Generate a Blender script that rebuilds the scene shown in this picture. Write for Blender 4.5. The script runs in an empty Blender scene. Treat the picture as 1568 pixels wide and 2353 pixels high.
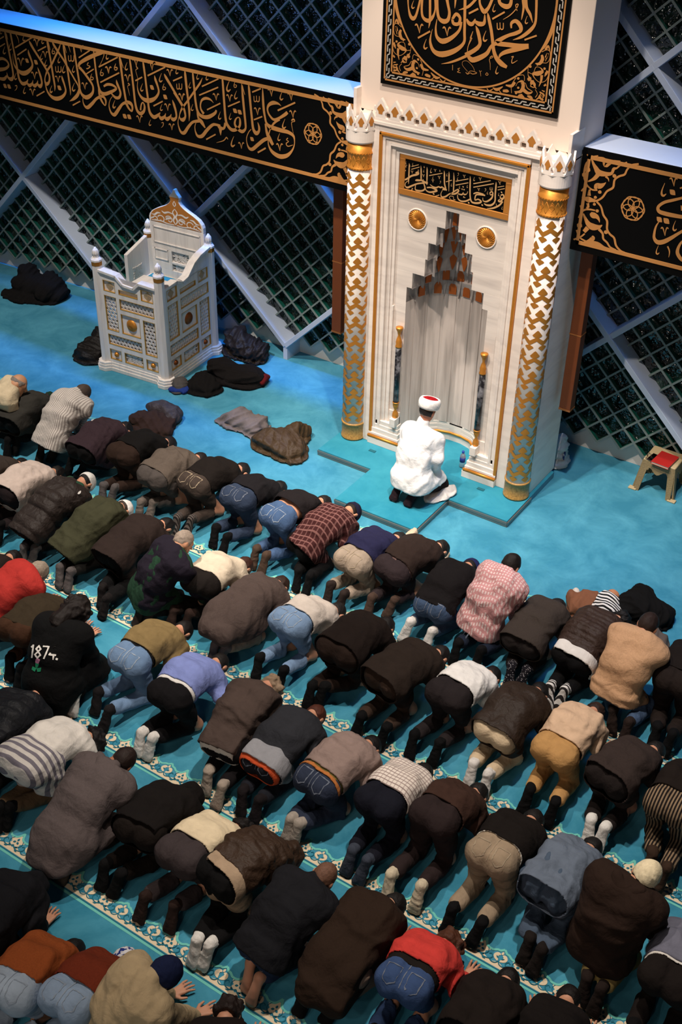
import bpy, bmesh, math, random
import numpy as np
from mathutils import Vector, Matrix, Euler
random.seed(7)
SC = bpy.context.scene
COL = SC.collection
V = Vector

# ------------------------------------------------------------------ camera
cam_d = bpy.data.cameras.new('camera')
cam = bpy.data.objects.new('camera', cam_d)
COL.objects.link(cam)
SC.camera = cam
cam_d.sensor_fit = 'HORIZONTAL'
cam_d.sensor_width = 36.0
cam_d.lens = 36.0 * 2696.9445 / 1568.0
cam_d.clip_end = 100
_yaw, _pitch, _roll = -0.576916676, 0.619891287, 0.0211556519
_f = V((math.sin(_yaw) * math.cos(_pitch), math.cos(_yaw) * math.cos(_pitch), -math.sin(_pitch)))
_r = V((math.cos(_yaw), -math.sin(_yaw), 0))
_u = _r.cross(_f)
_r2 = _r * math.cos(_roll) + _u * math.sin(_roll)
_u2 = -_r * math.sin(_roll) + _u * math.cos(_roll)
_m = Matrix((_r2, _u2, -_f)).transposed().to_4x4()
_m.translation = V((0, 0, 7.16))
cam.matrix_world = _m

# ------------------------------------------------------------------ colour management, world
SC.view_settings.view_transform = 'Standard'
SC.view_settings.look = 'None'
SC.view_settings.gamma = 1.0
SC.view_settings.use_curve_mapping = False
SC.view_settings.exposure = 0.35
wd = bpy.data.worlds.new('world')
SC.world = wd
wd.use_nodes = True
wd.node_tree.nodes['Background'].inputs[0].default_value = (0.55, 0.62, 0.75, 1)
wd.node_tree.nodes['Background'].inputs[1].default_value = 0.03


# ------------------------------------------------------------------ lights of the hall
def spot(name, loc, target, power, color, angle, blend=0.6, size=0.12):
    d = bpy.data.lights.new(name, 'SPOT')
    d.energy = power
    d.color = color
    d.spot_size = math.radians(angle)
    d.spot_blend = blend
    d.shadow_soft_size = size
    o = bpy.data.objects.new(name, d)
    COL.objects.link(o)
    o.location = loc
    o.rotation_euler = (V(target) - V(loc)).to_track_quat('-Z', 'Y').to_euler()
    return o


def area(name, loc, target, power, color, sx, sy, spread=180):
    d = bpy.data.lights.new(name, 'AREA')
    d.energy = power
    d.color = color
    d.shape = 'RECTANGLE'
    d.size = sx
    d.size_y = sy
    d.spread = math.radians(spread)
    o = bpy.data.objects.new(name, d)
    COL.objects.link(o)
    o.location = loc
    o.rotation_euler = (V(target) - V(loc)).to_track_quat('-Z', 'Y').to_euler()
    return o


WARM = (1.0, 0.85, 0.72)
spot('spot_mihrab', (-5.7, 4.5, 10.2), (-5.15, 9.6, 2.2), 1900, WARM, 33, 0.5, 0.10)
spot('downlight_niche', (-4.25, 7.5, 9.8), (-4.95, 9.7, 1.2), 1100, WARM, 48, 0.6, 0.06)
spot('spot_front_rows', (-3.0, 6.5, 10.0), (-3.2, 7.1, 0), 1900, (1.0, 0.90, 0.80), 56, 0.6, 0.14)
spot('spot_left_rows', (-8.8, 6.2, 9.6), (-8.7, 8.0, 0), 2300, (1.0, 0.90, 0.80), 60, 0.5, 0.14)
spot('spot_mid_rows', (-5.6, 5.2, 9.8), (-3.6, 4.6, 0), 900, (1.0, 0.88, 0.76), 76, 0.9, 0.14)
for _k in range(4):      # ring of unseen lamps added behind the viewer for pane glints and frontal fill
    _a = 2 * math.pi * _k / 4
    _d = bpy.data.lights.new('added_glint_lamp', 'POINT')
    _d.energy = 110
    _d.color = WARM
    _d.shadow_soft_size = 0.14
    _o = bpy.data.objects.new('added_glint_lamp', _d)
    COL.objects.link(_o)
    _o.location = (-2.0 + 1.6 * math.cos(_a), -2.6 + 1.6 * math.sin(_a), 6.4)
area('skylight_left', (-10.3, 10.75, 7.6), (-10.3, 10.74, 0), 140, (0.04, 0.30, 1.0), 8.0, 0.4, 45)
area('skylight_right', (-2.2, 10.5, 7.8), (-2.6, 10.5, 0), 22, (0.20, 0.45, 1.0), 4.0, 0.5, 55)


# ------------------------------------------------------------------ colours and materials
def lin(h, k=1.0):
    if isinstance(h, str):
        h = h.lstrip('#')
        h = [int(h[i:i + 2], 16) / 255 for i in (0, 2, 4)]
    return tuple((c / 12.92 if c <= 0.04045 else ((c + 0.055) / 1.055) ** 2.4) * k for c in h)


MATS = {}


def mat(name, col, rough=0.8, metal=0.0, noise=0.0, nscale=8.0, bump=0.0, bscale=200.0, spec=0.4, sheen=0.0):
    if name in MATS:
        return MATS[name]
    m = bpy.data.materials.new(name)
    m.use_nodes = True
    nt = m.node_tree
    b = nt.nodes['Principled BSDF']
    c = lin(col)
    b.inputs['Base Color'].default_value = (*c, 1)
    b.inputs['Roughness'].default_value = rough
    b.inputs['Metallic'].default_value = metal
    b.inputs['Specular IOR Level'].default_value = spec
    if sheen:
        b.inputs['Sheen Weight'].default_value = sheen
    tc = nt.nodes.new('ShaderNodeTexCoord')
    if noise:
        n = nt.nodes.new('ShaderNodeTexNoise')
        n.inputs['Scale'].default_value = nscale
        n.inputs['Detail'].default_value = 3
        nt.links.new(tc.outputs['Object'], n.inputs['Vector'])
        mx = nt.nodes.new('ShaderNodeMix')
        mx.data_type = 'RGBA'
        mx.inputs[6].default_value = (*[x * (1 - noise) for x in c], 1)
        mx.inputs[7].default_value = (*[min(1, x * (1 + noise)) for x in c], 1)
        nt.links.new(n.outputs['Fac'], mx.inputs[0])
        nt.links.new(mx.outputs[2], b.inputs['Base Color'])
    if bump:
        n2 = nt.nodes.new('ShaderNodeTexNoise')
        n2.inputs['Scale'].default_value = bscale
        n2.inputs['Detail'].default_value = 2
        nt.links.new(tc.outputs['Object'], n2.inputs['Vector'])
        bp = nt.nodes.new('ShaderNodeBump')
        bp.inputs['Strength'].default_value = bump
        bp.inputs['Distance'].default_value = 0.004
        nt.links.new(n2.outputs['Fac'], bp.inputs['Height'])
        nt.links.new(bp.outputs['Normal'], b.inputs['Normal'])
    MATS[name] = m
    return m


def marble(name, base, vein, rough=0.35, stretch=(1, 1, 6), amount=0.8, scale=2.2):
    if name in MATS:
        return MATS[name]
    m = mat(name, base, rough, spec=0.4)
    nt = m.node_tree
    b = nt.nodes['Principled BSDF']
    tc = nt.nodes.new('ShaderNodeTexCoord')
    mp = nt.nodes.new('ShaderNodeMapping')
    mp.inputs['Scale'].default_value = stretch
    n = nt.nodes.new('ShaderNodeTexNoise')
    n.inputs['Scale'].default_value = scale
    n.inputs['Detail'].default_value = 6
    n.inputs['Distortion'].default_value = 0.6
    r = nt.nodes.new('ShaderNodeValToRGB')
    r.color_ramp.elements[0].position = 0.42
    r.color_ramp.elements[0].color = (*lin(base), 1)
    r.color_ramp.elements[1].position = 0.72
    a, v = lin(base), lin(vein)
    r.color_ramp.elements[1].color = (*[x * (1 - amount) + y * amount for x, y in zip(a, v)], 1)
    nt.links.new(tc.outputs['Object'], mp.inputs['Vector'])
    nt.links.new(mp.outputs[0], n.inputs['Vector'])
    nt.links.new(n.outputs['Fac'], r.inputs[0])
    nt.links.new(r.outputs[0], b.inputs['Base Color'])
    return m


M_WHITE = mat('white_plaster', '#d9d2cb', 0.75, noise=0.03, nscale=3)
M_PIER = mat('warm_plaster', '#dfd0c4', 0.8, noise=0.03, nscale=2)
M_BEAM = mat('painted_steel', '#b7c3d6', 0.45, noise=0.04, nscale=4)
M_LAT = mat('lattice_frame_paint', '#75827f', 0.5, noise=0.05, nscale=5)
M_MARB = marble('white_marble', '#ece2d9', '#b9aea8', 0.38, (1, 1, 5), 0.35)
M_MARBH = marble('white_marble_veined', '#e9dfd6', '#a89d98', 0.38, (0.6, 1, 7), 0.45, 1.6)
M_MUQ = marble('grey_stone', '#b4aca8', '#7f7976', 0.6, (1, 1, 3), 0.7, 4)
M_NICHE = marble('niche_marble', '#d6cac2', '#9a8f88', 0.5, (6, 6, 0.5), 0.7, 2.0)
M_GOLD = mat('gold_leaf', '#d28c38', 0.42, 0.5, noise=0.10, nscale=20)
M_GOLDP = mat('gold_paint', '#c07f38', 0.5, 0.25, noise=0.06, nscale=15)
M_GOLDO = mat('ornament_gold', '#b98147', 0.55, 0.2, noise=0.05, nscale=10)
M_ORANGE = mat('orange_gilding', '#b8632a', 0.45, 0.35, noise=0.15, nscale=20)
M_COPPER = mat('copper_boss', '#9a5526', 0.4, 0.6, noise=0.15, nscale=30)
M_BLACK = mat('black_panel', '#040404', 0.6, spec=0.1)
M_SILVER = mat('silver_paint', '#b9b4ac', 0.5, 0.2)
M_WOOD = mat('brown_veneer', '#653519', 0.45, noise=0.12, nscale=6)
M_DARK = mat('dark_recess', '#0b0b0c', 0.9)
M_MINT = mat('carpet_mint_yarn', '#6fc4b8', 0.95, noise=0.06, nscale=30, bump=0.4, bscale=500)
M_CREAM = mat('carpet_cream_yarn', '#e0cdae', 0.95, noise=0.05, nscale=30, bump=0.4, bscale=500)
M_TEALD = mat('carpet_dark_teal_yarn', '#14667a', 0.95, noise=0.06, nscale=30)


def carpet(name, c1, c2):
    m = mat(name, c1, 0.95, spec=0.1, sheen=0.15)
    nt = m.node_tree
    b = nt.nodes['Principled BSDF']
    tc = nt.nodes.new('ShaderNodeTexCoord')
    n = nt.nodes.new('ShaderNodeTexNoise')
    n.inputs['Scale'].default_value = 2.4
    n.inputs['Detail'].default_value = 6
    n.inputs['Roughness'].default_value = 0.68
    n.inputs['Distortion'].default_value = 0.45
    r = nt.nodes.new('ShaderNodeValToRGB')
    r.color_ramp.elements[0].position = 0.36
    r.color_ramp.elements[1].position = 0.68
    r.color_ramp.elements[0].color = (*lin(c1), 1)
    r.color_ramp.elements[1].color = (*lin(c2), 1)
    nt.links.new(tc.outputs['Object'], n.inputs['Vector'])
    nt.links.new(n.outputs['Fac'], r.inputs[0])
    nt.links.new(r.outputs[0], b.inputs['Base Color'])
    n2 = nt.nodes.new('ShaderNodeTexNoise')
    n2.inputs['Scale'].default_value = 350
    bp = nt.nodes.new('ShaderNodeBump')
    bp.inputs['Strength'].default_value = 0.5
    bp.inputs['Distance'].default_value = 0.004
    nt.links.new(tc.outputs['Object'], n2.inputs['Vector'])
    nt.links.new(n2.outputs['Fac'], bp.inputs['Height'])
    nt.links.new(bp.outputs['Normal'], b.inputs['Normal'])
    return m


M_CARPET = carpet('turquoise_carpet', '#307e99', '#4e9bb4')
M_CARPETP = carpet('platform_carpet', '#1f7f98', '#3593aa')


# ------------------------------------------------------------------ object helpers
def tag(o, label=None, cat=None, group=None, kind=None):
    if label:
        o['label'] = label
    if cat:
        o['category'] = cat
    if group:
        o['group'] = group
    if kind:
        o['kind'] = kind
    return o


def empty(name, loc, rz=0.0, **kw):
    o = bpy.data.objects.new(name, None)
    COL.objects.link(o)
    o.location = loc
    o.rotation_euler = (0, 0, rz)
    o.empty_display_size = 0.1
    tag(o, **kw)
    return o


def np_mesh(name, co, faces_flat, starts, totals, smooth=True):
    me = bpy.data.meshes.new(name)
    co = np.ascontiguousarray(co, np.float32)
    me.vertices.add(len(co))
    me.vertices.foreach_set('co', co.ravel())
    me.loops.add(len(faces_flat))
    me.loops.foreach_set('vertex_index', np.ascontiguousarray(faces_flat, np.int32))
    me.polygons.add(len(starts))
    me.polygons.foreach_set('loop_start', np.ascontiguousarray(starts, np.int32))
    me.polygons.foreach_set('loop_total', np.ascontiguousarray(totals, np.int32))
    me.update(calc_edges=True)
    me.polygons.foreach_set('use_smooth', np.full(len(starts), smooth, bool))
    return me


class MB:
    """collects shapes; build() links them as one mesh object"""

    def __init__(self):
        self.v, self.f, self.mi, self.sm = [], [], [], []
        self.cur = 0
        self.smooth = False
        self.lift = 0.0

    def add(self, vs, fs):
        k = len(self.v)
        self.v += [tuple(p) for p in vs]
        for f in fs:
            self.f.append([i + k for i in f])
            self.mi.append(self.cur)
            self.sm.append(self.smooth)

    def box(self, x0, x1, y0, y1, z0, z1):
        vs = [(x, y, z) for z in (z0, z1) for y in (y0, y1) for x in (x0, x1)]
        self.add(vs, [(0, 2, 3, 1), (4, 5, 7, 6), (0, 1, 5, 4), (2, 6, 7, 3), (0, 4, 6, 2), (1, 3, 7, 5)])

    def obox(self, c, ax, ay, az):
        c, ax, ay, az = V(c), V(ax), V(ay), V(az)
        vs = [c + ax * i + ay * j + az * k for k in (-1, 1) for j in (-1, 1) for i in (-1, 1)]
        self.add(vs, [(0, 2, 3, 1), (4, 5, 7, 6), (0, 1, 5, 4), (2, 6, 7, 3), (0, 4, 6, 2), (1, 3, 7, 5)])

    def bar(self, p, q, w, h, up=(0, 1, 0)):
        p, q = V(p), V(q)
        d = q - p
        L = d.length
        d.normalize()
        s = d.cross(V(up)).normalized()
        u = s.cross(d)
        self.obox((p + q) / 2, d * (L / 2), s * (w / 2), u * (h / 2))

    def prism(self, poly, o, ex, ey, ed):
        """polygon in the plane o + x*ex + y*ey, pushed by ed"""
        o, ex, ey, ed = V(o), V(ex), V(ey), V(ed)
        n = len(poly)
        a = [o + ex * x + ey * y for x, y in poly]
        b = [p + ed for p in a]
        self.add(a + b, [list(range(n))[::-1], list(range(n, 2 * n))] + [(i, (i + 1) % n, n + (i + 1) % n, n + i) for i in range(n)])

    def lathe(self, prof, c=(0, 0, 0), seg=24, smooth=True, a0=0.0, axis='z'):
        c = V(c)
        vs, fs = [], []
        for r, z in prof:
            for i in range(seg):
                a = a0 + 2 * math.pi * i / seg
                if axis == 'z':
                    vs.append(c + V((r * math.cos(a), r * math.sin(a), z)))
                else:
                    vs.append(c + V((r * math.cos(a), -z, r * math.sin(a))))
        n = len(prof)
        for j in range(n - 1):
            for i in range(seg):
                fs.append((j * seg + i, j * seg + (i + 1) % seg, (j + 1) * seg + (i + 1) % seg, (j + 1) * seg + i))
        fs.append(list(range(seg))[::-1])
        fs.append([(n - 1) * seg + i for i in range(seg)])
        s = self.smooth
        self.smooth = smooth
        self.add(vs, fs)
        self.smooth = s

    def tube(self, pts, r, seg=8, smooth=True, closed=False):
        pts = [V(p) for p in pts]
        n = len(pts)
        vs, fs = [], []
        up = V((0.12, 0.31, 0.94)).normalized()
        for i, p in enumerate(pts):
            d = (pts[(i + 1) % n] - pts[i - 1]) if closed or 0 < i < n - 1 else (pts[1] - pts[0] if i == 0 else pts[-1] - pts[-2])
            d.normalize()
            s = d.cross(up).normalized()
            u = s.cross(d)
            rr = r[i] if isinstance(r, (list, tuple)) else r
            for k in range(seg):
                a = 2 * math.pi * k / seg
                vs.append(p + (s * math.cos(a) + u * math.sin(a)) * rr)
        for i in range(n if closed else n - 1):
            for k in range(seg):
                j = (i + 1) % n
                fs.append((i * seg + k, i * seg + (k + 1) % seg, j * seg + (k + 1) % seg, j * seg + k))
        if not closed:
            fs.append(list(range(seg))[::-1])
            fs.append([(n - 1) * seg + k for k in range(seg)])
        s0 = self.smooth
        self.smooth = smooth
        self.add(vs, fs)
        self.smooth = s0

    def ribbon(self, pts, plane):
        """pts: (x, z, width) smoothed into a flat pen stroke; plane(x, z) gives the 3-D point"""
        if len(pts) > 2:
            P = [pts[0]] + list(pts) + [pts[-1]]
            out = []
            for i in range(1, len(P) - 2):
                p0, p1, p2, p3 = P[i - 1:i + 3]
                for t in (0, .25, .5, .75):
                    out.append(tuple(0.5 * (2 * b + (c - a) * t + (2 * a - 5 * b + 4 * c - d) * t * t + (3 * b - a - 3 * c + d) * t ** 3)
                                     for a, b, c, d in zip(p0, p1, p2, p3)))
            out.append(pts[-1])
            pts = out
        self.lift += 0.00005                     # later strokes lie a hair above earlier ones
        n = len(pts)
        L, R = [], []
        nrm = (V(plane(1, 0)) - V(plane(0, 0))).cross(V(plane(0, 1)) - V(plane(0, 0))).normalized() * (self.lift % 0.004)
        if nrm.z < -1e-9:
            nrm = -nrm
        for i in range(n):
            a, b = pts[max(0, i - 1)], pts[min(n - 1, i + 1)]
            dx, dz = b[0] - a[0], b[1] - a[1]
            l = math.hypot(dx, dz) or 1e-6
            nx, nz = -dz / l, dx / l
            w = max(pts[i][2], 0.002) / 2
            L.append(V(plane(pts[i][0] + nx * w, pts[i][1] + nz * w)) + nrm)
            R.append(V(plane(pts[i][0] - nx * w, pts[i][1] - nz * w)) + nrm)
        self.add(L + R, [(i, i + 1, n + i + 1, n + i) for i in range(n - 1)])

    def build(self, name, mats, parent=None, origin=None):
        me = bpy.data.meshes.new(name)
        o3 = V(origin) if origin is not None else (V(parent.location) if parent is not None else V((0, 0, 0)))
        me.from_pydata([(p[0] - o3[0], p[1] - o3[1], p[2] - o3[2]) for p in self.v], [], self.f)
        if not isinstance(mats, (list, tuple)):
            mats = [mats]
        for m in mats:
            me.materials.append(m)
        me.polygons.foreach_set('material_index', self.mi)
        me.polygons.foreach_set('use_smooth', self.sm)
        bm = bmesh.new()
        bm.from_mesh(me)
        bmesh.ops.recalc_face_normals(bm, faces=bm.faces)
        bm.to_mesh(me)
        bm.free()
        me.update()
        o = bpy.data.objects.new(name, me)
        COL.objects.link(o)
        if parent is not None:
            o.parent = parent
        elif origin is not None:
            o.location = origin
        return o


def bevel(o, w=0.004, seg=2):
    md = o.modifiers.new('bevel', 'BEVEL')
    md.width = w
    md.segments = seg
    md.limit_method = 'ANGLE'
    return o
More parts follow.
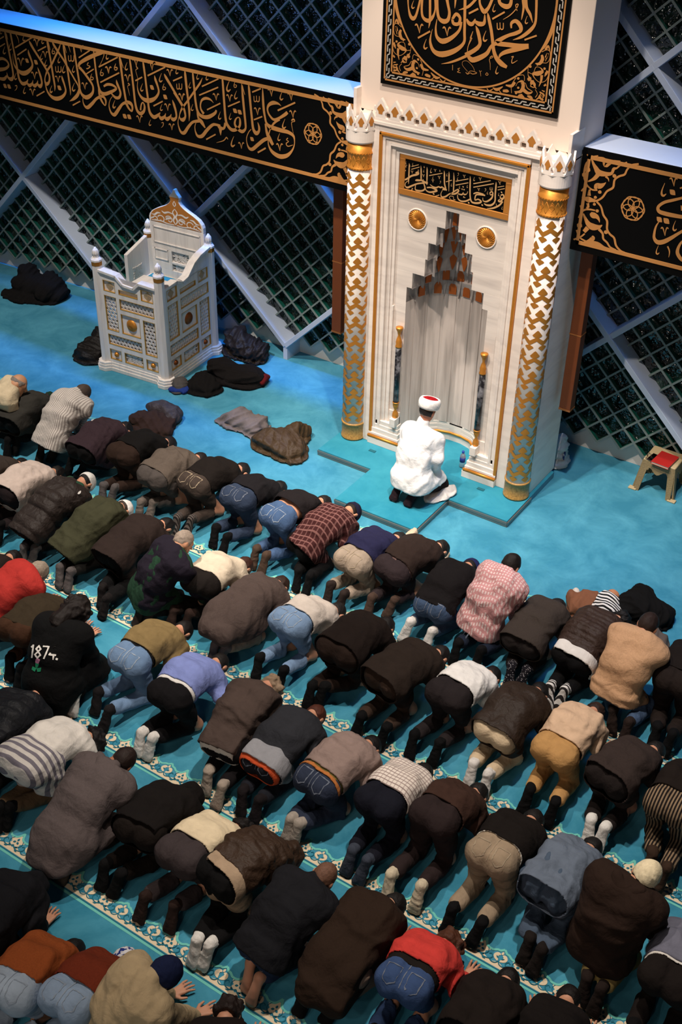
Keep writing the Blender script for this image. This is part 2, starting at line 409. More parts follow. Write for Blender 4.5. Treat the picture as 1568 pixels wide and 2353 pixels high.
# pen strokes of the inscriptions, in millimetres on their panels: x, z, width
FRIEZE_L=[[-7288,3524,3,-7325,3542,21,-7387,3540,40,-7442,3511,32,-7465,3468,21,-7457,3426,21,-7426,3389,24,-7382,3368,27,-7310,3399,27,-7238,3448,35,-7209,3475,32],[-7383,3332,24,-7424,3277,15,-7453,3203,13,-7464,3142,10,-7456,3077,18,-7407,3020,40,-7316,2994,49,-7225,3020,41,-7162,3077,24,-7127,3142,13,-7121,3201,13,-7138,3249,32,-7205,3272,40,-7294,3273,44,-7384,3278,47,-7442,3285,44,-7482,3314,28,-7499,3368,24,-7515,3459,29,-7521,3571,26,-7523,3673,5],[-7310,3385,27,-7355,3355,24,-7392,3320,21,-7424,3277,16],[-7496,3304,20,-7480,3220,33,-7449,3163,49,-7401,3099,33],[-7459,3158,33,-7523,3127,38,-7599,3064,38,-7675,3000,37,-7722,3002,29,-7748,3050,12,-7751,3109,10,-7720,3174,10,-7687,3210,7],[-7707,3677,5,-7700,3625,27,-7687,3471,28,-7673,3329,28,-7659,3222,33,-7623,3181,45,-7585,3207,28,-7580,3252,25,-7596,3300,7],[-7159,3399,11,-7132,3418,19,-7117,3399,8,-7155,3382,8,-7151,3332,6,-7134,3271,3],[-7205,3210,11,-7225,3188,8,-7197,3176,8,-7228,3148,11,-7206,3123,11,-7142,3150,6],[-7657,3601,16,-7545,3655,16],[-7646,3318,15,-7535,3372,15],[-7333,3471,18,-7109,3591,17],[-7606,2977,18,-7498,3047,18],[-7638,3565,8,-7636,3515,10,-7617,3512,11,-7605,3528,8,-7605,3574,8],[-7605,3528,8,-7593,3515,11,-7571,3527,11,-7567,3577,8],[-7453,3655,9,-7441,3668,14,-7426,3656,12,-7408,3601,3],[-7370,3668,9,-7384,3676,13,-7399,3649,9,-7408,3601,3],[-7201,3657,9,-7190,3670,14,-7175,3657,12,-7157,3603,3],[-7121,3669,9,-7134,3678,13,-7149,3651,9,-7157,3603,3],[-7639,3431,9,-7627,3445,14,-7612,3432,12,-7594,3376,3],[-7555,3445,9,-7568,3453,13,-7584,3425,9,-7594,3376,3],[-7181,3485,9,-7169,3498,14,-7155,3486,12,-7136,3431,3],[-7100,3498,9,-7113,3507,13,-7128,3479,9,-7136,3431,3],[-7356,3110,9,-7344,3124,14,-7329,3111,13,-7310,3054,3],[-7272,3125,9,-7286,3134,13,-7302,3105,9,-7310,3054,3],[-7269,3678,3,-7293,3628,9,-7298,3598,16,-7282,3589,16,-7259,3607,5],[-7239,3402,3,-7265,3347,10,-7271,3313,18,-7253,3304,18,-7228,3324,6],[-7309,3241,3,-7329,3197,8,-7334,3170,14,-7320,3163,14,-7300,3179,4],[-7702,3125,3,-7678,3108,48,-7652,3092,3],[-8057,3681,4,-8048,3643,25,-8039,3443,28,-8029,3269,30,-8010,3202,34,-7959,3158,38,-7899,3164,34,-7844,3209,27,-7831,3259,27,-7837,3299,16,-7863,3303,11,-7894,3271,20,-7904,3222,27,-7868,3181,33,-7809,3163,37,-7763,3201,24,-7760,3260,26,-7771,3375,28,-7786,3545,27,-7796,3674,5],[-7791,3647,19,-7756,3556,5],[-8032,3210,34,-8058,3151,27,-8112,3147,41,-8148,3176,14],[-8104,3155,48,-8106,3112,34,-8105,3065,4],[-8103,3167,27,-8149,3170,27,-8211,3159,31,-8292,3089,37,-8368,3008,39,-8431,2996,32,-8460,3039,17,-8464,3093,10,-8445,3139,7],[-8454,3685,4,-8452,3639,24,-8443,3490,27,-8436,3373,29,-8419,3281,30,-8384,3234,37,-8323,3222,41,-8252,3240,41,-8172,3291,31,-8151,3327,20],[-8185,3397,3,-8225,3425,20,-8286,3429,30,-8342,3402,24,-8368,3350,19,-8364,3297,23,-8328,3256,34],[-8419,3281,21,-8409,3200,27,-8365,3160,48,-8318,3105,14],[-8388,3174,34,-8412,3163,34,-8492,3136,28,-8560,3069,35,-8621,2996,39,-8669,2993,31,-8697,3043,17,-8705,3097,10,-8684,3161,7,-8660,3208,10],[-8737,3416,28,-8622,3281,30,-8596,3220,28,-8596,3171,25,-8634,3134,42,-8673,3145,21,-8673,3187,11,-8632,3261,24,-8537,3367,21,-8436,3485,23,-8361,3573,21,-8322,3637,3],[-8560,3679,4,-8560,3627,30,-8549,3472,30,-8538,3355,27,-8532,3237,28,-8543,3136,3],[-8007,3041,10,-8025,3059,14,-8049,3033,11,-8081,3009,10,-8168,2974,3],[-8336,3544,15,-8104,3662,14],[-8379,3445,15,-8111,3574,15],[-8280,3308,15,-8092,3410,15],[-7989,3394,15,-7826,3476,14],[-7659,3601,15,-7545,3657,15],[-8312,2981,15,-8176,3063,15],[-8727,3541,15,-8605,3599,15],[-7922,3385,3,-7895,3367,52,-7866,3349,3],[-7859,3382,3,-7832,3364,52,-7803,3346,3],[-8188,3484,9,-8175,3496,14,-8161,3484,12,-8144,3431,3],[-8104,3496,9,-8118,3505,13,-8134,3478,9,-8144,3431,3],[-8002,3504,9,-7990,3517,14,-7976,3505,12,-7959,3452,3],[-7920,3517,9,-7934,3525,13,-7949,3498,9,-7959,3452,3],[-8668,3397,9,-8655,3410,14,-8640,3398,12,-8624,3343,3],[-8581,3411,9,-8595,3419,13,-8612,3392,9,-8624,3343,3],[-7864,3025,8,-7852,3037,13,-7839,3026,11,-7823,2975,3],[-7787,3038,8,-7799,3046,12,-7814,3020,8,-7823,2975,3],[-7954,3670,4,-7986,3608,12,-7994,3569,21,-7974,3558,21,-7943,3581,7],[-7863,3580,3,-7888,3533,9,-7893,3504,16,-7878,3496,16,-7855,3513,5],[-8662,3691,3,-8684,3653,7,-8689,3629,13,-8677,3623,13,-8657,3637,4],[-8373,3681,3,-8394,3643,7,-8399,3619,13,-8387,3613,13,-8368,3626,4],[-8245,3693,3,-8266,3655,7,-8271,3632,13,-8259,3626,13,-8240,3639,4],[-8491,3563,3,-8511,3528,7,-8516,3506,12,-8504,3500,12,-8486,3513,4],[-8474,3334,3,-8495,3295,7,-8501,3270,13,-8488,3264,13,-8468,3278,4],[-8093,3323,3,-8117,3277,8,-8123,3249,15,-8108,3241,15,-8086,3258,5],[-7950,3334,3,-7969,3295,7,-7974,3271,13,-7962,3265,13,-7943,3279,4],[-7922,3091,4,-7953,3028,12,-7961,2988,21,-7941,2979,21,-7911,3002,6],[-8688,3514,8,-8689,3465,10,-8669,3461,12,-8656,3477,8,-8654,3524,8],[-8656,3477,8,-8644,3464,11,-8620,3476,11,-8614,3527,8],[-7878,3672,4,-7896,3634,9,-7892,3613,10,-7871,3615,9,-7862,3634,9,-7878,3639,7,-7894,3631,4],[-9498,3688,4,-9496,3638,28,-9486,3484,30,-9477,3346,30,-9465,3238,30,-9456,3179,29],[-9446,3186,36,-9389,3178,43,-9369,3138,29,-9386,3095,22,-9429,3121,29,-9457,3166,36],[-9456,3179,36,-9518,3149,29,-9576,3089,38,-9654,3006,42,-9704,3016,30,-9728,3068,18,-9725,3118,10,-9697,3173,7,-9662,3210,6],[-9490,3651,21,-9456,3555,6],[-9578,3409,4,-9571,3367,32,-9544,3311,29,-9533,3264,29,-9560,3216,32,-9612,3204,34,-9660,3229,22,-9682,3256,22],[-9348,3685,4,-9345,3632,25,-9335,3503,27,-9327,3360,29,-9322,3221,30,-9304,3125,35,-9258,3090,41,-9200,3126,32,-9182,3184,26,-9202,3223,14,-9230,3194,17,-9249,3129,22],[-9157,3685,4,-9150,3640,26,-9139,3511,27,-9130,3363,28,-9123,3274,28,-9123,3195,29,-9106,3124,37,-9052,3088,43,-8983,3128,28,-8956,3157,7],[-8980,3123,24,-8946,3092,43,-8894,3126,24,-8875,3163,6],[-8894,3126,24,-8864,3101,43,-8813,3135,24,-8794,3169,6],[-8813,3135,24,-8775,3111,42,-8728,3144,25,-8727,3205,28,-8749,3279,31,-8768,3327,4],[-9003,3549,4,-8995,3506,31,-8966,3433,26,-8960,3375,25,-9006,3312,32,-9075,3270,47,-9150,3254,50,-9214,3270,36,-9258,3317,21,-9271,3381,10,-9261,3437,6,-9253,3469,4],[-8860,3590,7,-8839,3555,34,-8775,3477,32,-8704,3389,29,-8625,3292,28],[-9266,3606,10,-9248,3588,18,-9241,3581,7,-9276,3560,7,-9262,3503,6,-9253,3469,4],[-9409,3397,17,-9383,3384,10,-9417,3363,7,-9407,3310,7,-9398,3263,3],[-9744,3550,16,-9530,3657,16],[-9768,3371,16,-9528,3491,16],[-9293,3444,16,-9186,3501,15],[-9105,3529,17,-8841,3663,16],[-8739,3535,15,-8607,3600,15],[-9052,3210,16,-8910,3287,15],[-9082,3431,3,-9054,3412,55,-9024,3394,3],[-8897,3360,3,-8868,3341,55,-8838,3323,3],[-9532,3034,3,-9502,3015,58,-9471,2996,3],[-9463,3040,3,-9434,3021,58,-9403,3002,3],[-9732,3513,9,-9717,3526,15,-9702,3514,13,-9688,3457,3],[-9639,3526,9,-9653,3535,14,-9673,3507,9,-9688,3457,3],[-9308,3660,10,-9293,3674,16,-9277,3661,14,-9261,3601,3],[-9211,3673,10,-9226,3683,15,-9246,3653,10,-9261,3601,3],[-9085,3663,11,-9068,3679,18,-9050,3664,15,-9031,3597,3],[-8976,3679,11,-8993,3689,16,-9015,3656,11,-9031,3597,3],[-9450,3472,9,-9435,3485,15,-9421,3472,13,-9406,3416,3],[-9358,3485,9,-9372,3494,14,-9391,3465,9,-9406,3416,3],[-8820,3631,9,-8807,3643,14,-8793,3631,12,-8777,3577,3],[-8734,3643,9,-8747,3652,13,-8765,3625,9,-8777,3577,3],[-8671,3400,9,-8658,3413,14,-8643,3401,12,-8627,3346,3],[-8584,3413,9,-8598,3422,13,-8615,3394,9,-8627,3346,3],[-8887,3251,9,-8873,3265,15,-8858,3252,13,-8842,3196,3],[-8798,3266,9,-8812,3274,14,-8830,3246,9,-8842,3196,3],[-9321,3041,9,-9306,3055,15,-9292,3042,13,-9276,2984,3],[-9229,3056,9,-9243,3065,14,-9262,3036,9,-9276,2984,3],[-8842,3041,9,-8829,3054,14,-8815,3043,12,-8801,2990,3],[-8759,3055,8,-8772,3063,13,-8789,3036,9,-8801,2990,3],[-9670,3688,3,-9695,3648,8,-9702,3624,14,-9689,3617,14,-9667,3631,4],[-9393,3625,3,-9421,3578,9,-9430,3550,16,-9414,3542,16,-9389,3559,5],[-9186,3432,3,-9214,3385,9,-9222,3356,16,-9207,3348,16,-9182,3365,5],[-9630,3173,3,-9660,3124,9,-9668,3093,17,-9653,3086,17,-9627,3104,5],[-8896,3590,3,-8926,3538,10,-8935,3505,18,-8918,3497,18,-8890,3515,6],[-8660,3695,3,-8684,3653,8,-8690,3627,14,-8677,3621,14,-8655,3635,4],[-8921,3255,3,-8944,3214,8,-8950,3189,14,-8937,3183,14,-8917,3197,4],[-9108,3050,3,-9130,3012,7,-9137,2988,13,-9124,2982,13,-9105,2996,4],[-8951,3042,6,-8925,3051,11,-8922,3032,10,-8934,3008,7,-8960,2988,3],[-9568,3576,4,-9591,3536,9,-9590,3513,11,-9565,3516,9,-9553,3535,9,-9570,3541,8,-9590,3533,5],[-8869,3485,4,-8892,3442,10,-8890,3418,12,-8864,3421,10,-8852,3442,10,-8871,3448,8,-8891,3439,5],[-8688,3514,8,-8688,3465,10,-8669,3461,11,-8655,3478,8,-8653,3524,8],[-8655,3478,8,-8643,3464,11,-8620,3477,11,-8614,3527,8],[-10610,3694,4,-10611,3647,30,-10599,3511,27,-10592,3411,27,-10585,3288,29,-10577,3170,25,-10590,3108,3],[-10600,3660,15,-10578,3575,5],[-10533,3684,7,-10512,3640,33,-10453,3572,31,-10386,3500,27,-10334,3430,27,-10282,3361,24,-10230,3291,23,-10197,3246,18,-10195,3210,3],[-10395,3682,4,-10439,3607,21,-10520,3501,23,-10583,3418,24,-10680,3324,25],[-10354,3691,4,-10357,3647,27,-10351,3516,28,-10337,3407,27,-10332,3296,27,-10328,3173,20,-10335,3103,3],[-10343,3660,16,-10321,3581,5],[-10194,3694,4,-10194,3645,26,-10186,3520,27,-10177,3400,28,-10170,3295,28,-10174,3216,28,-10214,3135,41,-10287,3074,34,-10362,3032,3],[-10174,3216,27,-10156,3157,34,-10105,3126,47,-10049,3136,47,-9979,3187,34,-9955,3242,27,-9967,3296,29,-10031,3363,33,-10092,3419,33,-10149,3454,31],[-10149,3454,31,-10127,3499,33,-10017,3563,43,-9893,3621,43,-9789,3664,42,-9742,3674,26,-9734,3651,10,-9759,3604,6,-9797,3549,5,-9829,3511,3],[-10122,3456,16,-10071,3406,7],[-9892,3685,4,-9887,3638,23,-9886,3513,25,-9878,3377,26,-9865,3280,29,-9841,3228,36,-9781,3216,40,-9700,3247,37,-9619,3288,29,-9593,3315,26,-9651,3338,29,-9728,3331,29,-9785,3299,20],[-9865,3280,20,-9862,3185,33,-9809,3183,33,-9775,3144,27,-9791,3085,13,-9833,3117,27,-9858,3163,33],[-9865,3168,33,-9924,3135,31,-9995,3071,38,-10075,3012,41,-10121,3021,27,-10141,3068,12,-10133,3121,7],[-10441,3312,4,-10435,3274,30,-10411,3198,26,-10406,3137,26,-10456,3076,35,-10536,3034,46,-10611,3023,46,-10673,3044,35,-10714,3089,24,-10727,3151,11,-10727,3174,8],[-10294,3697,9,-10273,3660,12,-10256,3597,3],[-9987,3530,10,-10011,3499,9,-9966,3489,11,-10017,3456,12,-10032,3462,5],[-10133,3559,15,-9948,3666,14],[-10054,3387,13,-9915,3469,13],[-9833,3505,16,-9531,3658,15],[-9832,3336,16,-9530,3489,15],[-10316,2994,15,-10187,3063,15],[-10534,3181,3,-10504,3161,60,-10472,3142,3],[-10125,3681,9,-10110,3694,15,-10096,3681,13,-10083,3626,3],[-10033,3693,9,-10047,3702,14,-10067,3674,9,-10083,3626,3],[-10551,3277,9,-10536,3289,14,-10522,3278,12,-10510,3224,3],[-10461,3290,9,-10474,3298,13,-10494,3271,9,-10510,3224,3],[-9733,3512,9,-9718,3525,15,-9704,3512,13,-9690,3457,3],[-9642,3525,9,-9656,3533,14,-9676,3506,9,-9690,3457,3],[-10130,3270,9,-10114,3283,15,-10100,3271,13,-10086,3214,3],[-10036,3284,9,-10050,3292,14,-10070,3264,9,-10086,3214,3],[-10438,3525,3,-10466,3484,8,-10474,3459,14,-10461,3453,14,-10438,3467,4],[-10375,3440,3,-10408,3390,10,-10419,3359,17,-10402,3351,17,-10374,3369,5],[-10220,3460,3,-10248,3416,8,-10257,3389,15,-10243,3382,15,-10218,3398,5],[-9670,3687,3,-9696,3646,8,-9704,3620,14,-9690,3613,14,-9667,3628,4],[-10244,3263,3,-10280,3209,10,-10290,3176,19,-10273,3167,19,-10243,3187,6],[-10627,3167,3,-10658,3122,9,-10668,3094,16,-10653,3087,16,-10627,3103,5],[-9633,3169,3,-9664,3119,10,-9673,3088,17,-9657,3080,17,-9630,3098,5],[-10527,3400,10,-10532,3344,11,-10509,3340,13,-10491,3359,10,-10484,3411,9],[-10491,3359,10,-10478,3343,13,-10449,3358,13,-10437,3414,9],[-10298,3558,9,-10302,3503,11,-10280,3499,13,-10263,3517,9,-10257,3568,9],[-10263,3517,9,-10250,3502,13,-10221,3516,13,-10210,3572,9],[-10526,3608,4,-10554,3564,11,-10553,3539,12,-10525,3542,11,-10511,3563,10,-10530,3570,9,-10553,3561,5],[-9954,3412,4,-9980,3368,10,-9979,3343,12,-9951,3346,10,-9938,3367,10,-9957,3374,9,-9979,3364,5],[-9790,3490,5,-9818,3444,11,-9816,3417,13,-9787,3420,11,-9773,3443,11,-9793,3450,9,-9816,3440,5],[-9566,3586,4,-9593,3540,11,-9591,3514,13,-9562,3517,11,-9549,3540,11,-9569,3546,9,-9591,3536,5],[-11301,3699,4,-11304,3655,27,-11292,3543,27,-11278,3390,30,-11266,3258,29,-11271,3167,28,-11313,3124,45,-11363,3138,28,-11375,3195,4],[-11380,3154,22,-11436,3108,39,-11512,3100,36,-11568,3118,34],[-11288,3653,16,-11273,3585,5],[-11528,3302,22,-11460,3337,33,-11405,3348,33,-11343,3331,28,-11323,3285,28,-11382,3239,33,-11488,3209,45,-11552,3194,39],[-11215,3694,4,-11213,3655,28,-11203,3534,27,-11190,3404,29,-11182,3316,31,-11180,3227,31,-11170,3148,33,-11126,3105,44,-11057,3126,33,-11019,3173,5],[-11044,3123,24,-11009,3102,42,-10958,3133,24,-10937,3177,5],[-10958,3133,24,-10923,3112,42,-10872,3148,24,-10855,3187,5],[-10875,3147,24,-10831,3123,44,-10792,3161,26,-10794,3224,30,-10813,3291,30,-10829,3342,4],[-10948,3521,4,-10947,3477,32,-10923,3419,29,-10910,3355,27,-10952,3300,38,-11033,3247,49,-11108,3230,53,-11169,3251,39,-11219,3297,22,-11233,3353,10,-11220,3435,4],[-10912,3628,6,-10896,3594,35,-10840,3520,32,-10772,3443,29,-10710,3370,29,-10659,3299,27,-10650,3247,26,-10671,3195,27,-10714,3170,43,-10734,3198,22,-10722,3249,13,-10681,3317,25],[-10730,3167,22,-10732,3122,10,-10727,3096,13],[-11147,3697,10,-11119,3660,14,-11095,3620,11,-11092,3568,3],[-11409,3574,14,-11336,3611,14],[-11429,3482,14,-11333,3532,14],[-11169,3509,16,-10824,3688,16],[-11147,3428,15,-10976,3525,15],[-10791,3532,15,-10643,3604,15],[-10909,2997,15,-10763,3076,15],[-11467,3043,3,-11439,3025,57,-11409,3007,3],[-11396,3049,3,-11368,3030,57,-11338,3012,3],[-11021,3409,3,-10994,3391,55,-10965,3373,3],[-10875,3416,3,-10846,3396,58,-10815,3378,3],[-11158,3379,11,-11139,3395,18,-11121,3380,16,-11108,3313,3],[-11041,3396,11,-11058,3406,17,-11085,3372,11,-11108,3313,3],[-10837,3640,10,-10820,3654,16,-10804,3641,14,-10791,3581,3],[-10734,3654,10,-10749,3663,15,-10772,3633,10,-10791,3581,3],[-10948,3255,10,-10930,3269,17,-10915,3256,14,-10902,3194,3],[-10843,3270,10,-10858,3280,15,-10882,3249,10,-10902,3194,3],[-11017,3048,10,-11000,3063,16,-10985,3050,14,-10973,2990,3],[-10916,3064,10,-10930,3073,15,-10954,3043,10,-10973,2990,3],[-10717,3526,9,-10702,3539,14,-10688,3527,13,-10676,3473,3],[-10625,3539,9,-10639,3547,13,-10660,3520,9,-10676,3473,3],[-11337,3501,3,-11373,3451,10,-11385,3420,18,-11369,3412,18,-11338,3430,5],[-11228,3555,3,-11263,3508,9,-11274,3478,17,-11258,3471,17,-11230,3488,5],[-10975,3688,3,-11005,3647,8,-11014,3621,15,-11000,3614,15,-10976,3629,5],[-10667,3703,3,-10696,3662,8,-10705,3637,14,-10691,3630,14,-10667,3645,4],[-10723,3518,3,-10752,3477,8,-10761,3451,14,-10747,3444,14,-10723,3459,5],[-10662,3454,3,-10691,3412,8,-10700,3386,15,-10686,3380,15,-10662,3395,5],[-11206,3218,3,-11239,3172,9,-11250,3144,16,-11235,3136,16,-11208,3153,5],[-11084,3076,3,-11117,3029,9,-11127,3000,16,-11112,2993,16,-11085,3010,5],[-10628,3162,3,-10659,3117,9,-10668,3088,16,-10653,3081,16,-10628,3098,5],[-11352,3702,3,-11380,3665,7,-11389,3643,13,-11376,3637,13,-11354,3650,4],[-11262,3054,6,-11232,3064,13,-11230,3044,11,-11246,3019,8,-11278,2997,3]]
PANEL=[[-5687,3168,8,-5690,3144,10,-5659,3147,17,-5600,3194,18,-5549,3217,21,-5524,3234,20,-5533,3247,13,-5554,3231,16],[-5669,3238,13,-5689,3206,7,-5694,3159,7],[-5632,3314,3,-5630,3280,13,-5629,3157,13,-5628,3107,3],[-5629,3304,8,-5619,3279,3],[-5501,3316,3,-5496,3278,13,-5491,3202,15,-5493,3175,16,-5537,3165,20,-5554,3158,8],[-5494,3178,16,-5449,3165,20,-5414,3161,24],[-5449,3157,16,-5526,3133,15,-5594,3095,17,-5637,3070,18,-5664,3080,10,-5662,3111,7,-5632,3141,5],[-5433,3317,3,-5429,3284,13,-5425,3201,13,-5423,3140,3],[-5468,3192,5,-5459,3155,13,-5441,3105,15,-5469,3075,16,-5521,3064,18,-5549,3073,12,-5547,3113,7],[-5442,3120,7,-5426,3088,11,-5382,3079,16,-5314,3105,18,-5306,3115,8],[-5420,3117,13,-5368,3128,15,-5306,3115,19],[-5387,3155,6,-5352,3140,11,-5317,3139,15,-5292,3153,13,-5270,3150,15,-5250,3162,13],[-5243,3321,3,-5238,3286,14,-5231,3204,14,-5214,3146,16,-5248,3139,15],[-5249,3158,11,-5200,3138,16],[-5190,3323,3,-5187,3289,13,-5183,3214,11,-5177,3132,3],[-5151,3114,13,-5168,3110,11,-5208,3074,16,-5250,3061,15,-5261,3090,8,-5247,3128,5],[-5139,3324,3,-5131,3263,13,-5128,3188,13,-5127,3135,11],[-5168,3107,11,-5109,3123,16,-5074,3154,16,-5080,3172,13,-5112,3150,13,-5159,3105,10],[-5076,3131,10,-5034,3132,14,-5019,3158,6],[-5022,3143,10,-5001,3140,14,-4981,3152,6,-4974,3176,6],[-4961,3326,3,-4957,3286,13,-4950,3181,14,-4939,3115,14,-4915,3082,17,-4853,3089,19,-4822,3111,16,-4857,3126,13,-4889,3111,11,-4885,3158,13,-4853,3172,13,-4787,3179,14],[-4911,3167,11,-4871,3187,14,-4804,3183,16],[-4943,3107,14,-4987,3078,16,-5037,3067,16,-5072,3085,11,-5080,3122,6],[-4741,3212,11,-4722,3231,12,-4708,3212,12,-4731,3196,9,-4741,3212,8],[-4707,3205,12,-4719,3164,16,-4765,3124,16,-4802,3123,9,-4809,3152,5],[-4687,3330,3,-4684,3299,14,-4683,3210,14,-4680,3143,14,-4713,3101,19,-4761,3090,17,-4791,3099,8],[-4626,3215,11,-4603,3227,14,-4592,3200,14,-4623,3186,12,-4629,3207,9],[-4592,3200,14,-4624,3155,16,-4645,3158,11,-4630,3176,9],[-4600,3161,14,-4632,3116,16,-4694,3075,16,-4754,3059,4],[-5158,3090,5,-5124,3093,5,-5118,3068,5,-5096,3065,6,-5138,3055,5,-5165,3072,5,-5158,3090,5],[-5589,3076,5,-5577,3071,7,-5596,3051,7,-5574,3054,5],[-5008,3123,6,-5015,3110,6,-4994,3111,6],[-4666,3127,4,-4656,3106,5],[-5603,3286,7,-5525,3321,7],[-5604,3259,7,-5515,3300,7],[-5402,3240,8,-5260,3293,8],[-5111,3246,8,-4977,3298,8],[-5108,3209,8,-4974,3261,8],[-4921,3263,9,-4743,3331,9],[-4917,3230,9,-4708,3310,9],[-4666,3285,7,-4600,3310,7],[-4662,3259,7,-4592,3288,7],[-5215,3219,7,-5152,3248,7],[-5329,3048,8,-5277,3075,8],[-5350,3079,3,-5340,3072,18,-5330,3066,3],[-5033,3215,3,-5026,3210,13,-5019,3206,3],[-5041,3190,3,-5035,3186,13,-5028,3181,3],[-5020,3191,3,-5014,3186,13,-5007,3182,3],[-4961,3076,3,-4953,3070,16,-4944,3064,3],[-4817,3085,3,-4808,3080,16,-4799,3074,3],[-4628,3251,3,-4620,3246,14,-4612,3241,3],[-5681,3282,3,-5677,3287,5,-5672,3282,4,-5665,3263,3],[-5654,3287,3,-5659,3290,4,-5663,3280,3,-5665,3263,3],[-5607,3240,3,-5604,3244,5,-5599,3240,4,-5591,3221,3],[-5581,3245,3,-5586,3248,4,-5590,3238,3,-5591,3221,3],[-5477,3230,3,-5474,3235,5,-5469,3231,4,-5461,3211,3],[-5451,3235,3,-5456,3238,4,-5460,3228,3,-5461,3211,3],[-5353,3308,3,-5349,3313,5,-5344,3309,4,-5337,3290,3],[-5327,3313,3,-5332,3316,4,-5336,3306,3,-5337,3290,3],[-5305,3251,3,-5301,3256,5,-5296,3251,4,-5287,3230,3],[-5277,3256,3,-5282,3259,5,-5286,3249,3,-5287,3230,3],[-5371,3201,3,-5367,3206,5,-5362,3202,4,-5355,3183,3],[-5345,3206,3,-5350,3209,4,-5354,3200,3,-5355,3183,3],[-5037,3319,3,-5034,3324,5,-5028,3319,4,-5020,3298,3],[-5010,3324,3,-5015,3327,5,-5019,3317,3,-5020,3298,3],[-4868,3329,3,-4864,3335,5,-4859,3330,5,-4849,3307,3],[-4838,3335,3,-4844,3338,5,-4848,3327,3,-4849,3307,3],[-4872,3225,3,-4869,3230,5,-4864,3226,4,-4856,3207,3],[-4847,3230,3,-4852,3233,4,-4855,3224,3,-4856,3207,3],[-4662,3336,3,-4659,3341,5,-4653,3336,5,-4643,3314,3],[-4633,3342,3,-4638,3345,5,-4643,3334,3,-4643,3314,3],[-5665,3324,3,-5670,3310,3,-5671,3302,4,-5666,3299,4,-5661,3305,3],[-5588,3325,3,-5593,3311,3,-5593,3302,4,-5589,3300,4,-5583,3305,3],[-5461,3286,3,-5466,3272,3,-5467,3264,4,-5463,3261,4,-5457,3267,3],[-5381,3317,3,-5389,3292,4,-5390,3277,8,-5383,3273,8,-5373,3282,3],[-5356,3240,3,-5361,3226,3,-5361,3217,4,-5357,3215,4,-5352,3220,3],[-5206,3303,3,-5211,3288,3,-5212,3279,5,-5207,3277,5,-5202,3282,3],[-5150,3216,3,-5155,3201,3,-5155,3192,5,-5151,3190,5,-5145,3195,3],[-5088,3290,3,-5093,3275,3,-5094,3266,5,-5089,3264,5,-5084,3269,3],[-5063,3212,3,-5068,3197,3,-5068,3188,5,-5064,3186,5,-5058,3191,3],[-4981,3237,3,-4986,3223,3,-4986,3214,5,-4982,3211,5,-4976,3217,3],[-4915,3328,3,-4921,3308,4,-4922,3296,6,-4916,3292,6,-4908,3300,3],[-4763,3221,3,-4768,3206,3,-4768,3197,4,-4764,3195,4,-4758,3200,3],[-4646,3232,3,-4650,3217,3,-4650,3208,4,-4646,3206,4,-4640,3211,3],[-4597,3111,3,-4602,3096,3,-4602,3087,4,-4597,3085,4,-4592,3090,3],[-5526,3274,3,-5530,3262,3,-5528,3255,3,-5522,3256,3,-5520,3262,3,-5525,3264,3,-5529,3261,3],[-5464,3321,3,-5468,3309,3,-5466,3303,3,-5460,3303,3,-5458,3309,3,-5463,3311,3,-5467,3308,3],[-5290,3321,3,-5294,3310,3,-5292,3303,3,-5286,3304,3,-5284,3310,3,-5289,3311,3,-5293,3309,3],[-5283,3209,3,-5275,3213,4,-5272,3205,4,-5275,3196,3,-5283,3187,3],[-5098,3326,3,-5088,3330,5,-5085,3321,4,-5088,3310,3,-5097,3301,3],[-4798,3240,3,-4789,3244,5,-4785,3235,4,-4788,3224,3,-4797,3215,3],[-4746,3265,3,-4742,3243,4,-4734,3242,5,-4730,3249,3,-4733,3270,3],[-4730,3249,3,-4725,3243,5,-4717,3249,5,-4718,3271,3]]
